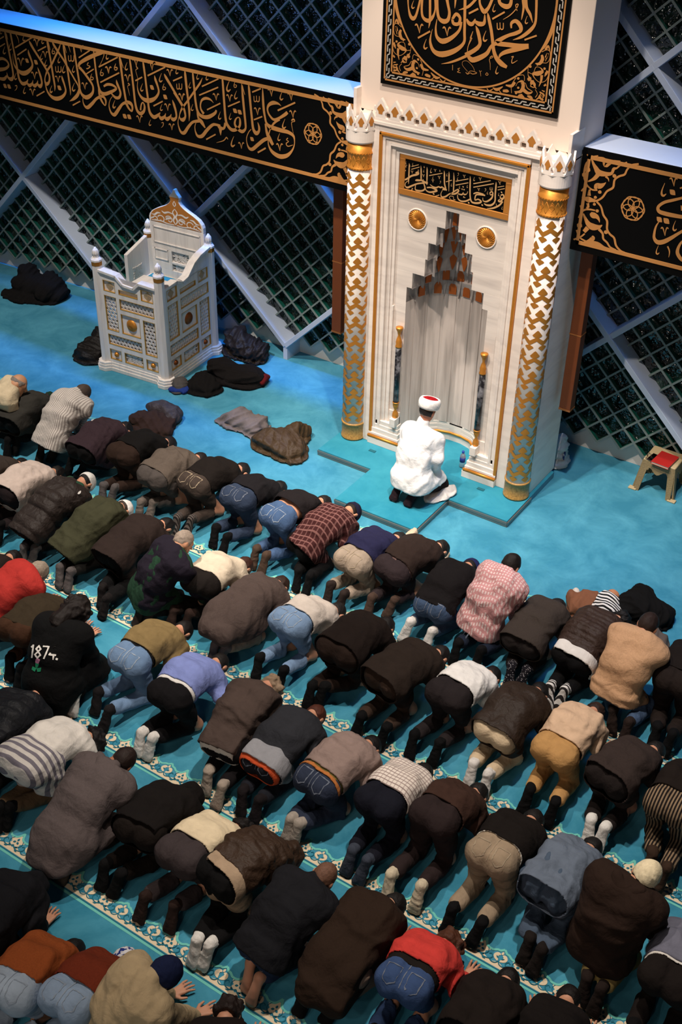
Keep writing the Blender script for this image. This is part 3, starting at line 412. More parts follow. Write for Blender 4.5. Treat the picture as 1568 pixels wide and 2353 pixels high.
ROUND=[[-5749,4884,15,-5745,4810,18,-5736,4725,12,-5712,4652,28,-5680,4629,36,-5651,4660,24,-5624,4761,20,-5610,4844,18,-5601,4903,4],[-5601,4903,18,-5596,4829,24,-5595,4717,22,-5577,4654,26,-5523,4632,36,-5479,4668,27,-5457,4735,15,-5456,4848,35,-5463,4952,5],[-5523,4913,4,-5517,4840,22,-5509,4728,24,-5504,4632,22,-5513,4570,3],[-5451,4922,23,-5446,4849,27,-5434,4739,27,-5413,4672,30,-5365,4649,41,-5321,4668,35,-5310,4729,26,-5332,4800,26,-5349,4862,29,-5364,4965,3],[-5254,4947,3,-5257,4874,20,-5258,4815,15,-5259,4773,3],[-5276,4680,23,-5241,4728,29,-5200,4701,27,-5209,4652,29,-5260,4645,29,-5276,4680,23],[-5185,4671,23,-5198,4599,24,-5270,4524,36,-5359,4480,46,-5420,4507,30,-5439,4576,18,-5432,4658,5],[-5173,5009,3,-5165,4886,26,-5156,4750,27,-5145,4591,26,-5144,4499,27,-5228,4420,42,-5357,4367,51,-5445,4382,37,-5487,4453,24,-5482,4531,8,-5471,4568,3],[-5219,4765,3,-5132,4801,23,-5074,4856,23,-5047,4901,23,-5047,4973,3],[-5357,4283,3,-5253,4317,18,-5127,4381,24,-5047,4437,30,-4995,4478,29],[-5082,4393,18,-5041,4372,36,-4986,4386,38],[-5060,4609,3,-5082,4530,8,-5101,4456,7,-5098,4418,6],[-5241,4293,6,-5238,4246,5],[-5164,4278,5,-5186,4266,5,-5168,4257,5,-5187,4240,6,-5153,4237,4],[-5083,4260,3,-5140,4307,3,-5136,4341,3,-5091,4348,3,-5036,4312,3,-5013,4277,3],[-5102,4251,6,-5081,4238,6,-5056,4253,5,-5029,4247,6,-4989,4264,5,-5051,4271,4,-5082,4244,4],[-5115,4748,15,-5026,4799,15],[-5618,4470,16,-5495,4546,16],[-5655,4572,9,-5643,4585,15,-5627,4572,13,-5603,4513,3],[-5571,4582,9,-5585,4592,14,-5599,4564,9,-5603,4513,3],[-5366,4589,9,-5355,4602,14,-5339,4589,12,-5315,4531,3],[-5284,4599,9,-5298,4608,13,-5311,4580,9,-5315,4531,3],[-5681,4783,3,-5696,4746,7,-5698,4723,13,-5685,4716,12,-5669,4729,4],[-5528,4475,3,-5546,4427,9,-5548,4398,16,-5533,4389,16,-5512,4406,5],[-5132,4703,13,-5108,4671,33,-5071,4670,33,-5047,4715,9],[-5052,4696,20,-5007,4679,39,-4959,4692,32,-4957,4752,13,-4962,4763,4],[-5038,4659,4,-5016,4623,30,-4993,4566,33,-4983,4506,33,-5036,4449,37,-5120,4399,34],[-4932,4782,4,-4917,4739,28,-4882,4643,29,-4858,4550,30,-4840,4479,33,-4809,4423,39,-4755,4382,46,-4697,4361,26],[-4690,4688,13,-4694,4729,25,-4655,4752,32,-4610,4723,38,-4599,4684,32,-4644,4653,32,-4711,4626,28,-4777,4586,35,-4822,4546,39,-4702,4549,39,-4597,4553,42,-4509,4566,42],[-4515,4565,38,-4615,4526,39,-4723,4485,36,-4770,4453,26,-4781,4427,13],[-4822,4543,33,-4869,4511,26,-4905,4445,36,-4973,4397,44,-5043,4367,44,-5081,4380,27,-5098,4402,13],[-4651,4655,19,-4655,4631,3],[-4624,5012,5,-4607,4928,22,-4594,4872,22,-4599,4801,13,-4603,4768,3],[-4604,5043,5,-4591,4964,37,-4567,4875,29,-4526,4823,25,-4495,4760,3],[-4495,5085,4,-4485,4978,22,-4473,4859,22,-4471,4761,23,-4511,4696,32,-4586,4632,25,-4665,4595,3],[-5034,4988,4,-5023,4908,19,-5012,4839,22,-4968,4786,39,-4929,4821,28,-4901,4889,25,-4890,4925,25,-4892,5006,4],[-4844,5012,4,-4835,4933,32,-4822,4876,29,-4764,4855,40,-4724,4872,35,-4717,4925,25,-4732,4998,4],[-4777,4747,3,-4715,4791,8,-4666,4845,8,-4647,4888,8,-4670,4879,8,-4651,4835,6],[-5062,4608,3,-5082,4547,8,-5064,4549,5,-5097,4477,7,-5099,4415,5],[-4873,4413,7,-4853,4431,8,-4845,4420,5,-4875,4400,5,-4864,4365,5,-4857,4310,3],[-4663,4452,8,-4643,4461,6,-4654,4435,7,-4650,4402,9,-4601,4434,3],[-4966,4289,4,-4954,4275,5,-4945,4242,3],[-4951,4282,5,-4942,4290,3],[-4889,4283,5,-4874,4270,5,-4886,4260,5,-4899,4266,5,-4889,4283,5],[-5113,4751,16,-5026,4802,16],[-4881,4737,15,-4768,4810,15],[-4554,4612,14,-4444,4664,14],[-4831,4712,7,-4823,4667,9,-4806,4663,10,-4798,4678,7,-4804,4719,7],[-4798,4678,7,-4785,4665,10,-4768,4675,10,-4771,4721,7],[-4551,4808,3,-4562,4774,6,-4563,4753,11,-4551,4747,11,-4538,4758,3],[-4869,4861,3,-4881,4827,6,-4882,4806,11,-4870,4799,11,-4856,4811,4],[-4931,4633,3,-4948,4585,9,-4949,4555,16,-4933,4546,16,-4913,4563,5],[-4787,4355,3,-4799,4319,7,-4800,4297,12,-4788,4290,12,-4774,4303,4]]
RCORNER=[[-4303,4796,6,-4307,4726,21,-4326,4665,25,-4355,4601,25,-4383,4555,13],[-4350,4560,19,-4327,4594,19,-4309,4561,6],[-4381,4538,6,-4336,4563,6,-4304,4550,6,-4300,4496,5,-4322,4457,5,-4370,4449,6,-4415,4424,19],[-4335,4497,25,-4322,4535,19,-4337,4467,4],[-4378,4514,19,-4367,4480,32,-4389,4440,26,-4430,4434,6],[-4434,4360,5,-4419,4405,5,-4378,4406,5,-4354,4379,26,-4399,4354,39,-4440,4347,19,-4422,4313,6,-4369,4285,5,-4316,4306,5,-4295,4352,6],[-4357,4348,26,-4357,4299,19,-4372,4248,4],[-4315,4374,26,-4328,4341,6],[-4494,4393,5,-4486,4327,5,-4462,4300,26,-4481,4285,20],[-4489,4351,5,-4425,4337,5],[-4440,4292,26,-4437,4268,46,-4420,4246,39,-4455,4240,10],[-4421,4252,13,-4393,4225,7],[-4593,4216,5,-4576,4250,5,-4535,4263,26,-4522,4216,33,-4546,4174,26,-4602,4165,7],[-4520,4198,33,-4468,4175,26,-4428,4195,7,-4480,4217,7,-4506,4256,5,-4547,4243,5],[-4628,4148,5,-4636,4215,5,-4601,4283,7],[-4692,4206,11,-4635,4209,27,-4604,4246,20],[-4715,4152,20,-4673,4159,27,-4655,4156,4],[-4759,4157,7,-4712,4121,7,-4655,4124,7,-4596,4115,5],[-4568,4120,13,-4534,4139,33,-4497,4120,20],[-4556,4141,13,-4522,4154,13],[-4472,4150,13,-4436,4143,26,-4411,4116,5],[-4403,4218,5,-4378,4185,5,-4394,4151,7],[-4359,4206,7,-4321,4182,33,-4347,4165,39,-4316,4139,13],[-4347,4165,20,-4385,4133,7],[-4312,4215,13,-4340,4222,5],[-4818,4163,7,-4774,4154,27,-4719,4189,7],[-4875,4147,7,-4851,4128,14,-4817,4150,7],[-4306,4277,19,-4325,4262,13],[-4307,4393,26,-4316,4355,10],[-4589,4304,5,-4528,4320,5,-4515,4273,5],[-4487,4400,12,-4481,4401,20,-4475,4402,23,-4468,4403,20,-4462,4404,12],[-4347,4405,10,-4342,4406,18,-4336,4406,20,-4331,4407,18,-4326,4408,10],[-4588,4283,11,-4582,4283,19,-4576,4284,22,-4571,4285,19,-4565,4286,11],[-4594,4154,11,-4588,4155,18,-4583,4156,21,-4577,4157,18,-4572,4157,11],[-4578,4203,10,-4572,4204,17,-4567,4205,20,-4562,4206,17,-4557,4207,10],[-4489,4293,13,-4482,4294,23,-4475,4295,26,-4469,4296,23,-4462,4297,13]]
CART=[[-3413,3715,17,-3475,3692,17,-3509,3645,17,-3525,3598,19,-3573,3571,19,-3609,3530,19,-3612,3461,21,-3662,3416,19,-3695,3353,19,-3740,3312,18,-3774,3301,21],[-3745,3300,18,-3696,3262,18,-3663,3193,20,-3619,3146,21,-3607,3071,20,-3571,3030,20,-3527,3005,20,-3498,2940,20,-3448,2902,18,-3403,2895,14],[-3520,3709,12,-3576,3671,15,-3606,3638,16,-3632,3626,27,-3646,3583,27,-3700,3565,41,-3765,3565,55,-3799,3598,41,-3824,3627,27,-3852,3668,15,-3901,3702,12],[-3764,3558,41,-3792,3511,35,-3824,3484,21,-3857,3463,11],[-3697,3545,21,-3670,3530,14,-3659,3505,4],[-3794,3710,12,-3841,3691,14,-3878,3649,15,-3900,3604,17,-3902,3515,18,-3883,3464,17,-3851,3423,15,-3804,3399,15,-3754,3406,14],[-3777,3411,21,-3767,3441,49,-3732,3449,48,-3700,3473,21,-3685,3493,4],[-3792,3694,20,-3734,3686,41,-3713,3643,41,-3688,3668,47,-3649,3689,27,-3582,3707,7],[-3893,3309,6,-3855,3304,35,-3826,3303,56,-3790,3304,35,-3760,3304,28],[-3830,3379,21,-3825,3338,35],[-3828,3268,28,-3815,3228,21],[-3905,3363,14,-3884,3395,15,-3851,3423,14],[-3896,3231,14,-3877,3200,16,-3853,3191,17],[-3747,3216,14,-3798,3215,16,-3847,3200,17,-3879,3164,16,-3893,3111,19],[-3856,3162,14,-3828,3119,29,-3792,3077,50,-3745,3060,64,-3688,3073,36,-3659,3098,7],[-3794,3041,43,-3824,2994,36],[-3685,3053,29,-3643,3020,21,-3628,2973,20,-3587,2947,19,-3552,2912,17,-3491,2898,14],[-3786,3185,28,-3762,3170,57,-3724,3164,42,-3699,3142,21,-3687,3116,4],[-3816,2890,15,-3760,2919,36,-3729,2955,43,-3739,2975,14],[-3765,2903,43,-3677,2910,43,-3608,2891,29,-3535,2895,11],[-3899,2994,16,-3860,2931,16,-3796,2910,16],[-3915,2896,15,-3853,2936,16,-3814,2978,14],[-3745,3391,16,-3737,3392,28,-3729,3394,32,-3721,3396,28,-3713,3398,16],[-3897,3564,23,-3885,3567,40,-3873,3569,46,-3862,3571,40,-3850,3574,23],[-3838,3384,11,-3833,3385,18,-3828,3386,21,-3822,3388,18,-3817,3389,10],[-3777,3334,14,-3770,3335,24,-3763,3337,28,-3756,3338,24,-3749,3340,14],[-3776,3269,13,-3769,3270,23,-3763,3272,27,-3756,3273,23,-3749,3275,13],[-3837,3222,12,-3831,3223,21,-3825,3225,24,-3819,3226,21,-3813,3227,12],[-3900,3037,24,-3888,3040,41,-3876,3043,48,-3864,3046,41,-3852,3049,24],[-3741,3213,15,-3734,3215,26,-3726,3217,30,-3719,3219,26,-3712,3220,15],[-3632,3562,17,-3624,3564,30,-3615,3566,34,-3606,3567,30,-3598,3569,17],[-3631,3037,18,-3622,3039,31,-3613,3041,36,-3604,3043,31,-3596,3045,18],[-3919,3512,21,-3909,3514,36,-3898,3516,42,-3888,3518,36,-3877,3520,21]]
FRIEZE_R=[[-2935,3535,22,-2977,3506,22,-3050,3470,26,-3125,3433,27,-3171,3382,27,-3157,3344,34,-3100,3336,38,-3025,3337,37,-2945,3342,33,-2886,3355,33],[-3139,3255,7,-3159,3206,16,-3164,3149,21,-3157,3095,27,-3120,3065,41,-3067,3082,41,-3007,3131,34,-2960,3177,27,-2902,3232,24],[-3023,3050,14,-2997,3007,12,-2994,2952,3],[-2886,3147,16,-2912,3106,20,-2926,3053,27,-2920,3005,34,-2872,2961,34,-2810,2970,34],[-2973,3440,7,-2955,3397,20],[-3011,3585,12,-2951,3618,16],[-3097,3555,3,-3069,3536,50,-3040,3517,3],[-3168,3291,3,-3141,3272,49,-3113,3254,3],[-3106,3294,3,-3076,3274,53,-3045,3254,3],[-3114,3643,8,-3106,3655,13,-3092,3643,11,-3065,3590,3],[-3048,3655,8,-3061,3663,12,-3068,3637,8,-3065,3590,3],[-3151,3601,4,-3164,3538,11,-3161,3499,19,-3142,3489,19,-3122,3511,6],[-3112,3193,8,-3104,3207,13,-3090,3195,11,-3063,3138,3],[-3045,3208,8,-3058,3216,12,-3065,3188,8,-3063,3138,3],[-2994,3296,3,-3004,3246,8,-3001,3215,15,-2986,3207,15,-2971,3225,5],[-3106,3037,3,-3115,2992,7,-3113,2964,13,-3100,2957,13,-3086,2974,4]]
# ------------------------------------------------------------------ floor and carpet rows
WY = 11.03          # lattice wall plane


def wall_y(x):      # the wall turns forward a little at its left end
    return 0.055 * min(0.0, x + 8.0)


b = MB()
b.box(-16, 2, -0.5, 12.5, -0.1, 0)
tag(b.build('floor', M_CARPET), kind='structure')

ROW_Y = [8.15, 6.95, 5.742, 4.537, 3.352, 2.15]
PER = 0.30


def border(y0, x0, x1, n):
    """cream arabesque border woven along one prayer row"""
    m = MB()
    i0, i1 = int(math.floor((x0 + 4.494) / PER)), int(math.ceil((x1 + 4.494) / PER))

    def P(h):
        return lambda u, v: (u, y0 + v, h)
    xa, xb = -4.494 + i0 * PER, -4.494 + i1 * PER
    m.cur = 1
    m.box(xa, xb, y0, y0 + 0.018, 0, 0.0016)
    m.cur = 2
    m.box(xa, xb, y0 + 0.0225, y0 + 0.029, 0, 0.0016)
    m.cur = 0
    m.box(xa, xb, y0 + 0.034, y0 + 0.046, 0, 0.0016)
    for i in range(i0, i1):
        c = -4.494 + i * PER
        z = 0.0016
        m.cur = 1
        m.ribbon([(c, .210, .017), (c + .004, .2, .017), (c + .022, .165, .017), (c + .045, .150, .017), (c + .075, .148, .017), (c + .085, .152, .017), (c + .108, .166, .017), (c + .125, .168, .017), (c + .15, .190, .017)], P(z))
        m.ribbon([(c + .15, .190, .017), (c + .175, .168, .017), (c + .192, .166, .017), (c + .215, .152, .017), (c + .225, .148, .017), (c + .255, .150, .017), (c + .278, .165, .017), (c + .296, .2, .017), (c + .30, .210, .017)], P(z))
        m.cur = 0
        # scalloped cream ground between the stems
        m.add([P(z)(c + u, v) for u, v in ((0, .046), (.3, .046), (.3, .066), (.27, .086), (.235, .074), (.20, .060), (.15, .082), (.10, .060), (.065, .074), (.03, .086), (0, .066))], [list(range(11))])
        # five lobed flower
        fl = []
        for k in range(30):
            a = math.pi * 2 * k / 30 + math.pi / 2
            r = 0.047 + 0.012 * math.cos(5 * (a - math.pi / 2))
            fl.append(P(z)(c + r * 1.15 * math.cos(a), .122 + r * math.sin(a)))
        m.add(fl, [list(range(30))])
        # paired leaves
        for s in (-1, 1):
            q = c + .15
            m.ribbon([(q + s * .008, .085, .006), (q + s * .022, .10, .026), (q + s * .034, .118, .034), (q + s * .026, .137, .026), (q + s * .008, .140, .010)], P(z))
        m.ribbon([(c + .15, .142, .006), (c + .15, .155, .018), (c + .15, .168, .005)], P(z))
        # dark teal drawing over it
        m.cur = 2
        z = 0.0026
        for a in (90, 210, 330):
            ca, sa = math.cos(math.radians(a)), math.sin(math.radians(a))
            m.ribbon([(c + ca * .006, .122 + sa * .006, .005), (c + ca * .018, .122 + sa * .018, .018), (c + ca * .03, .122 + sa * .03, .003)], P(z))
        for s in (-1, 1):
            m.ribbon([(c, .088, .008), (c + s * .02, .072, .008), (c + s * .05, .062, .008), (c + s * .085, .072, .008), (c + s * .10, .095, .008), (c + s * .085, .115, .007), (c + s * .07, .105, .006)], P(z))
            m.ribbon([(c + s * .085, .072, .007), (c + s * .11, .058, .007), (c + s * .135, .064, .007), (c + s * .15, .085, .007)], P(z))
            m.ribbon([(c + s * .03, .075, .006), (c + s * .045, .055, .010), (c + s * .065, .052, .005)], P(z))
            m.ribbon([(c + s * .044, .148, .005), (c + s * .058, .118, .006), (c + s * .047, .092, .006), (c + s * .02, .077, .006)], P(z))
            m.ribbon([(c + s * .15 - s * .03, .118, .004), (c + s * .15 - s * .02, .112, .012), (c + s * .15 - s * .012, .104, .004)], P(z))
    o = m.build('carpet_border', [M_CREAM, M_MINT, M_TEALD])
    tag(o, 'cream and mint arabesque border woven into the carpet, %s prayer line from the niche' % n, 'carpet border', 'carpet borders of the prayer rows', kind='structure')


for y0, xa, xb, n in zip(ROW_Y, (-13, -11, -9.4, -7.6, -5.6, -4.2), (-0.6, -0.6, -0.4, -0.2, 0, 0), ('first', 'second', 'third', 'fourth', 'fifth', 'sixth')):
    border(y0, xa, xb, n)

# ------------------------------------------------------------------ lattice wall
NX, NZ, HW, HH = -3.73, 1.56, 1.40, 1.37     # node, half width and half height of the big diamonds
SK = 0.137


def shear(b, y0=None):
    b.v = [(x, y + wall_y(x), z) for x, y, z in b.v]
    return b


b = MB()
for xa, xb in ((-15.5, -8.0), (-8.0, 1.5)):
    b.box(xa, xb, WY + 0.05, WY + 0.15, 0, 0.75)
    b.box(xa, xb, WY + 0.30, WY + 0.40, 0, 7.5)
o = shear(b).build('wall_qibla', [M_WHITE])
tag(o, kind='structure')

# rippled dark panes
M_PANE = mat('rippled_dark_glass', '#04110f', 0.05, spec=1.0)
_nt = M_PANE.node_tree
_b = _nt.nodes['Principled BSDF']
_tc = _nt.nodes.new('ShaderNodeTexCoord')
_n = _nt.nodes.new('ShaderNodeTexNoise')
_n.inputs['Scale'].default_value = 11
_n.inputs['Detail'].default_value = 2
_bp = _nt.nodes.new('ShaderNodeBump')
_bp.inputs['Strength'].default_value = 1.0
_bp.inputs['Distance'].default_value = 0.07
_nt.links.new(_tc.outputs['Object'], _n.inputs['Vector'])
_nt.links.new(_n.outputs['Fac'], _bp.inputs['Height'])
_nt.links.new(_bp.outputs['Normal'], _b.inputs['Normal'])
_n2 = _nt.nodes.new('ShaderNodeTexNoise')
_n2.inputs['Scale'].default_value = 5
_r = _nt.nodes.new('ShaderNodeValToRGB')
_r.color_ramp.elements[0].position = 0.45
_r.color_ramp.elements[0].color = (0.003, 0.007, 0.006, 1)
_r.color_ramp.elements[1].position = 0.75
_r.color_ramp.elements[1].color = (0.014, 0.045, 0.036, 1)
_nt.links.new(_tc.outputs['Object'], _n2.inputs['Vector'])
_nt.links.new(_n2.outputs['Fac'], _r.inputs[0])
_nt.links.new(_r.outputs[0], _b.inputs['Base Color'])
M_GEDGE = mat('green_glass_edge', '#0f5348', 0.4, noise=0.3, nscale=6)

bays = []
for k in range(-5, 3):
    for mz in range(-1, 4):
        for off in (0, 1):
            cx = NX + HW * 2 * k + off * HW
            cz = NZ + HH * 2 * mz + off * HH - HH
            if cz < 0 - HH * .9 or cz > 6.3 or cx < -14.2 or cx > -0.5:
                continue
            bays.append((cx, cz))


def bay(cx, cz, n):
    """one big diamond: small square cells of glass block in a painted grid"""
    N = 10
    A = lambda i, j: (cx + (i - j) * HW / N, cz - HH + (i + j) * HH / N)
    fr, pn, ed = MB(), MB(), MB()
    D = 0.062
    cells = [[(A(i + .5, j + .5)[1] > 0.22) for j in range(N)] for i in range(N)]

    def runs(flags):
        out, s = [], None
        for t, f in enumerate(list(flags) + [False]):
            if f and s is None:
                s = t
            if not f and s is not None:
                out.append((s, t))
                s = None
        return out
    for i in range(N + 1):
        fl = [(i < N and cells[i][j]) or (i > 0 and cells[i - 1][j]) for j in range(N)]
        for s, t in runs(fl):
            p, q = A(i, s), A(i, t)
            fr.bar((p[0], WY - D, p[1]), (q[0], WY - D, q[1]), 0.021, 0.012)
            ed.bar((p[0], WY - D / 2 + .01, p[1]), (q[0], WY - D / 2 + .01, q[1]), 0.012, D - .01)
    for j in range(N + 1):
        fl = [(j < N and cells[i][j]) or (j > 0 and cells[i][j - 1]) for i in range(N)]
        for s, t in runs(fl):
            p, q = A(s, j), A(t, j)
            fr.bar((p[0], WY - D + .0012, p[1]), (q[0], WY - D + .0012, q[1]), 0.0205, 0.012)
            ed.bar((p[0], WY - D / 2 + .01, p[1]), (q[0], WY - D / 2 + .01, q[1]), 0.012, D - .01)
    for i in range(N):
        for j in range(N):
            if cells[i][j]:
                q = [A(i, j), A(i + 1, j), A(i + 1, j + 1), A(i, j + 1)]
                pn.prism(q, (0, WY, 0), (1, 0, 0), (0, 0, 1), (0, 0.02, 0))
    if not fr.v:
        return
    root = empty('window_%d' % n, (cx, WY, max(cz - HH, 0)), kind='structure')
    L = root.location
    shear(fr).build('frame', M_LAT, root)
    shear(ed).build('glass_edge', M_GEDGE, root)
    shear(pn).build('pane', M_PANE, root)


for n, (cx, cz) in enumerate(bays):
    bay(cx, cz, n + 1)

# deep diagonal beams between the bays
YB = 10.80
nb = 0


def beam(p, q):
    global nb
    nb += 1
    m = MB()
    a, c = V((p[0], (YB + WY) / 2, p[1])), V((q[0], (YB + WY) / 2, q[1]))
    m.bar(a, c, 0.062, WY - YB + 0.02 + (0.004 if q[0] > p[0] else 0))
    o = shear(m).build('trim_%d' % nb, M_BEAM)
    tag(o, kind='structure')
    bevel(o, 0.004, 1)


for k in range(-8, 6):
    # down to the right / up to the right through the nodes, split at the mihrab body
    for s in (-1, 1):
        segs = []
        for j in range(0, 5):
            z0, z1 = 0.19 + HH * j, 0.19 + HH * (j + 1)
            x0 = -7.93 + 2 * HW * k + s * HW * j
            x1 = x0 + s * HW
            if x0 < -15 or x1 < -15 or max(x0, x1) > 0.3:
                continue
            segs.append(((x0, z0), (x1, z1)))
        run = []
        for sgm in segs:
            if run and run[-1][1] == sgm[0]:
                run[-1] = (run[-1][0], sgm[1])
            else:
                run.append(sgm)
        for p, q in run:
            beam(p, q)
for k in range(-3, 3):
    x = -7.93 + 2 * HW * k
    if x > 0.4:
        continue
    nb += 1
    m = MB()
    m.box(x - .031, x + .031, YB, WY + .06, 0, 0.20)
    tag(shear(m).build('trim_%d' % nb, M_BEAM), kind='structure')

# white ledge beams that carry the friezes
for nm, x0, x1 in (('trim_ledge_left', -15.0, -6.28), ('trim_ledge_right', -3.95, 1.0)):
    m = MB()
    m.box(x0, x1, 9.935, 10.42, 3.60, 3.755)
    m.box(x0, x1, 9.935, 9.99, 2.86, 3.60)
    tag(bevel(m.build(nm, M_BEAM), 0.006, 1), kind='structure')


# ------------------------------------------------------------------ calligraphy friezes
def frieze(label, x0, x1, data, cart_side, rosette_x):
    root = empty('calligraphy_frieze', ((x0 + x1) / 2, 9.92, 2.79), label=label, cat='frieze', group='black and gold calligraphy friezes')
    m = MB()
    m.box(x0, x1, 9.91, 9.935, 2.795, 3.755)
    m.build('board', M_BLACK, root)
    m = MB()
    for za, zb in ((3.665, 3.700), (2.862, 2.897)):
        m.box(x0 + (.055 if cart_side < 0 else 0), x1 - (.055 if cart_side > 0 else 0), 9.9035, 9.91, za, zb)
    xe = x0 + .055 if cart_side < 0 else x1 - .055
    m.box(min(xe, xe - cart_side * .03), max(xe, xe - cart_side * .03), 9.9035, 9.91, 2.862, 3.70)
    m.build('gold_border', M_GOLDO, root)
    y = 9.9045
    m = MB()
    for t in data:
        m.ribbon([(t[i] / 1000, t[i + 1] / 1000, t[i + 2] / 1000) for i in range(0, len(t), 3)], lambda x, z: (x, y, z))
    m.build('lettering', M_GOLDO, root)
    m = MB()
    for t in CART:
        pts = [(t[i] / 1000, t[i + 1] / 1000, t[i + 2] / 1000) for i in range(0, len(t), 3)]
        if cart_side > 0:
            pts = [(-10.286 - a, c, w) for a, c, w in pts]
        m.ribbon(pts, lambda x, z: (x, y + .0006, z))
    m.build('corner_ornament', M_GOLDO, root)
    m = MB()
    for k in range(6):
        a = math.pi / 2 + k * math.pi / 3
        cx, cz = rosette_x + .053 * math.cos(a), 3.314 + .053 * math.sin(a)
        ring = [(cx + .053 * math.cos(q), cz + .053 * math.sin(q), .009) for q in [2 * math.pi * i / 16 for i in range(17)]]
        m.ribbon(ring, lambda x, z: (x, y, z))
    ring = [(rosette_x + .105 * math.cos(q) * (1 + .04 * math.cos(6 * q)), 3.314 + .105 * math.sin(q) * (1 + .04 * math.cos(6 * q)), .011) for q in [2 * math.pi * i / 40 for i in range(41)]]
    m.ribbon(ring, lambda x, z: (x, y + .0004, z))
    m.build('rosette', M_GOLDO, root)


frieze('long black calligraphy frieze left of the prayer niche, gold script ending in a rosette', -14.5, -6.27, FRIEZE_L, 1, -6.888)
frieze('black calligraphy frieze right of the prayer niche, starting with an arabesque corner', -3.945, 1.0, FRIEZE_R, -1, -3.398)

# ------------------------------------------------------------------ pier above the niche
m = MB()
m.box(-6.255, -3.96, 9.79, 10.36, 3.72, 6.6)
tag(bevel(m.build('wall_pier', M_PIER), 0.004, 1), kind='structure')

root = empty('calligraphy_roundel', (-5.09, 9.77, 4.003), label='square black panel with a gold calligraphy roundel on the white pier above the niche', cat='calligraphy panel')
PX0, PX1, PZ0, PZ1 = -6.006, -4.172, 4.003, 5.85
m = MB()
m.box(PX0, PX1, 9.76, 9.789, PZ0, PZ1)
m.build('board', M_BLACK, root)
y = 9.7535
m = MB()
for d, w in ((.037, .014), (.112, .014)):
    a0, a1, c0, c1 = PX0 + d, PX1 - d, PZ0 + d, PZ1 - d
    m.box(a0, a1, y, 9.76, c0, c0 + w)
    m.box(a0, a1, y, 9.76, c1 - w, c1)
    m.box(a0, a0 + w, y, 9.76, c0, c1)
    m.box(a1 - w, a1, y, 9.76, c0, c1)
m.build('gold_border', M_GOLDO, root)
m = MB()
per = 0.0862
for side in range(4):
    horiz = side < 2
    L0, L1 = (PX0 + .055, PX1 - .055) if horiz else (PZ0 + .055, PZ1 - .055)
    nk = int((L1 - L0) / per)
    pr = (L1 - L0) / nk
    for k in range(nk):
        u = L0 + k * pr
        z1 = [(u - .2 * pr, .016), (u + .45 * pr, .016), (u + .62 * pr, .040), (u + 1.15 * pr, .040)]
        for seg in range(3):
            (ua, va), (ub, vb) = z1[seg], z1[seg + 1]
            pa, pb = (max(L0, min(L1, ua)), va), (max(L0, min(L1, ub)), vb)
            w = .011

            def pt(u, v):
                v = v + .052
                if side == 0:
                    return (u, y, PZ0 + v)
                if side == 1:
                    return (u, y, PZ1 - v)
                if side == 2:
                    return (PX0 + v, y, u)
                return (PX1 - v, y, u)
            dx, dz = pb[0] - pa[0], pb[1] - pa[1]
            l = math.hypot(dx, dz) or 1e-6
            nx, nz = -dz / l * w / 2, dx / l * w / 2
            m.add([pt(pa[0] + nx, pa[1] + nz), pt(pb[0] + nx, pb[1] + nz), pt(pb[0] - nx, pb[1] - nz), pt(pa[0] - nx, pa[1] - nz)], [(0, 1, 2, 3)])
m.build('key_border', M_SILVER, root)
m = MB()
CX, CZ, CRAD = -5.09, 4.926, .795
ring = [(CX + CRAD * math.cos(q), CZ + CRAD * math.sin(q), .016) for q in [2 * math.pi * i / 72 for i in range(73)]]
m.ribbon(ring, lambda x, z: (x, y, z))
m.build('ring', M_GOLDO, root)
m = MB()
for t in ROUND:
    m.ribbon([(t[i] / 1000, t[i + 1] / 1000, t[i + 2] / 1000) for i in range(0, len(t), 3)], lambda x, z: (x, y, z))
m.build('lettering', M_GOLDO, root)
for sx in (1, -1):
    for sz in (1, -1):
        m = MB()
        for t in RCORNER:
            pts = [(t[i] / 1000, t[i + 1] / 1000, t[i + 2] / 1000) for i in range(0, len(t), 3)]
            pts = [(CX + sx * (a - CX), CZ + sz * (c - CZ), w) for a, c, w in pts]
            m.ribbon(pts, lambda x, z: (x, y + .0005, z))
        m.build('corner_ornament', M_GOLDO, root)
# ------------------------------------------------------------------ the prayer niche
MX = -5.123
PT = 0.075
m = MB()
m.prism([(-6.30, 9.185), (-5.60, 9.185), (-5.60, 8.487), (-4.62, 8.487), (-4.62, 9.17), (-3.92, 9.17), (-3.92, 10.3), (-6.30, 10.3)], (0, 0, 0), (1, 0, 0), (0, 1, 0), (0, 0, PT))
plat = m.build('floor_platform', M_CARPETP)
tag(plat, kind='structure')
m = MB()
edge = [(-6.30, 9.185), (-5.60, 9.185), (-5.60, 8.487), (-4.62, 8.487), (-4.62, 9.17), (-3.92, 9.17), (-3.92, 9.72)]
for i in range(len(edge) - 1):
    (xa, ya), (xb, yb) = edge[i], edge[i + 1]
    for z0, z1, off in ((.004, .030, .006), (.034, .060, .010)):
        d = V((xb - xa, yb - ya, 0)).normalized()
        nrm = V((d.y, -d.x, 0))
        m.obox(V(((xa + xb) / 2, (ya + yb) / 2, (z0 + z1) / 2)) + nrm * off / 2, d * ((V((xb, yb, 0)) - V((xa, ya, 0))).length / 2 + off / 2), nrm * (off / 2 + .002), V((0, 0, (z1 - z0) / 2)))
tag(m.build('trim_platform_edge', mat('aluminium_edge', '#8b8680', 0.4, 0.7)), kind='structure')
for x, yy in ((-5.78, 9.50), (-4.42, 9.53)):
    s = MB()
    s.box(x - .04, x + .04, yy - .02, yy + .02, PT - .002, PT + .006)
    o = s.build('floor_socket', mat('socket_plastic', '#12606f', 0.5), origin=(x, yy, PT))
    tag(o, 'small dark socket cover in the carpeted platform, at the %s jamb of the niche' % ('gold-capped left' if x < -5 else 'right'), 'socket', 'sockets in the platform')

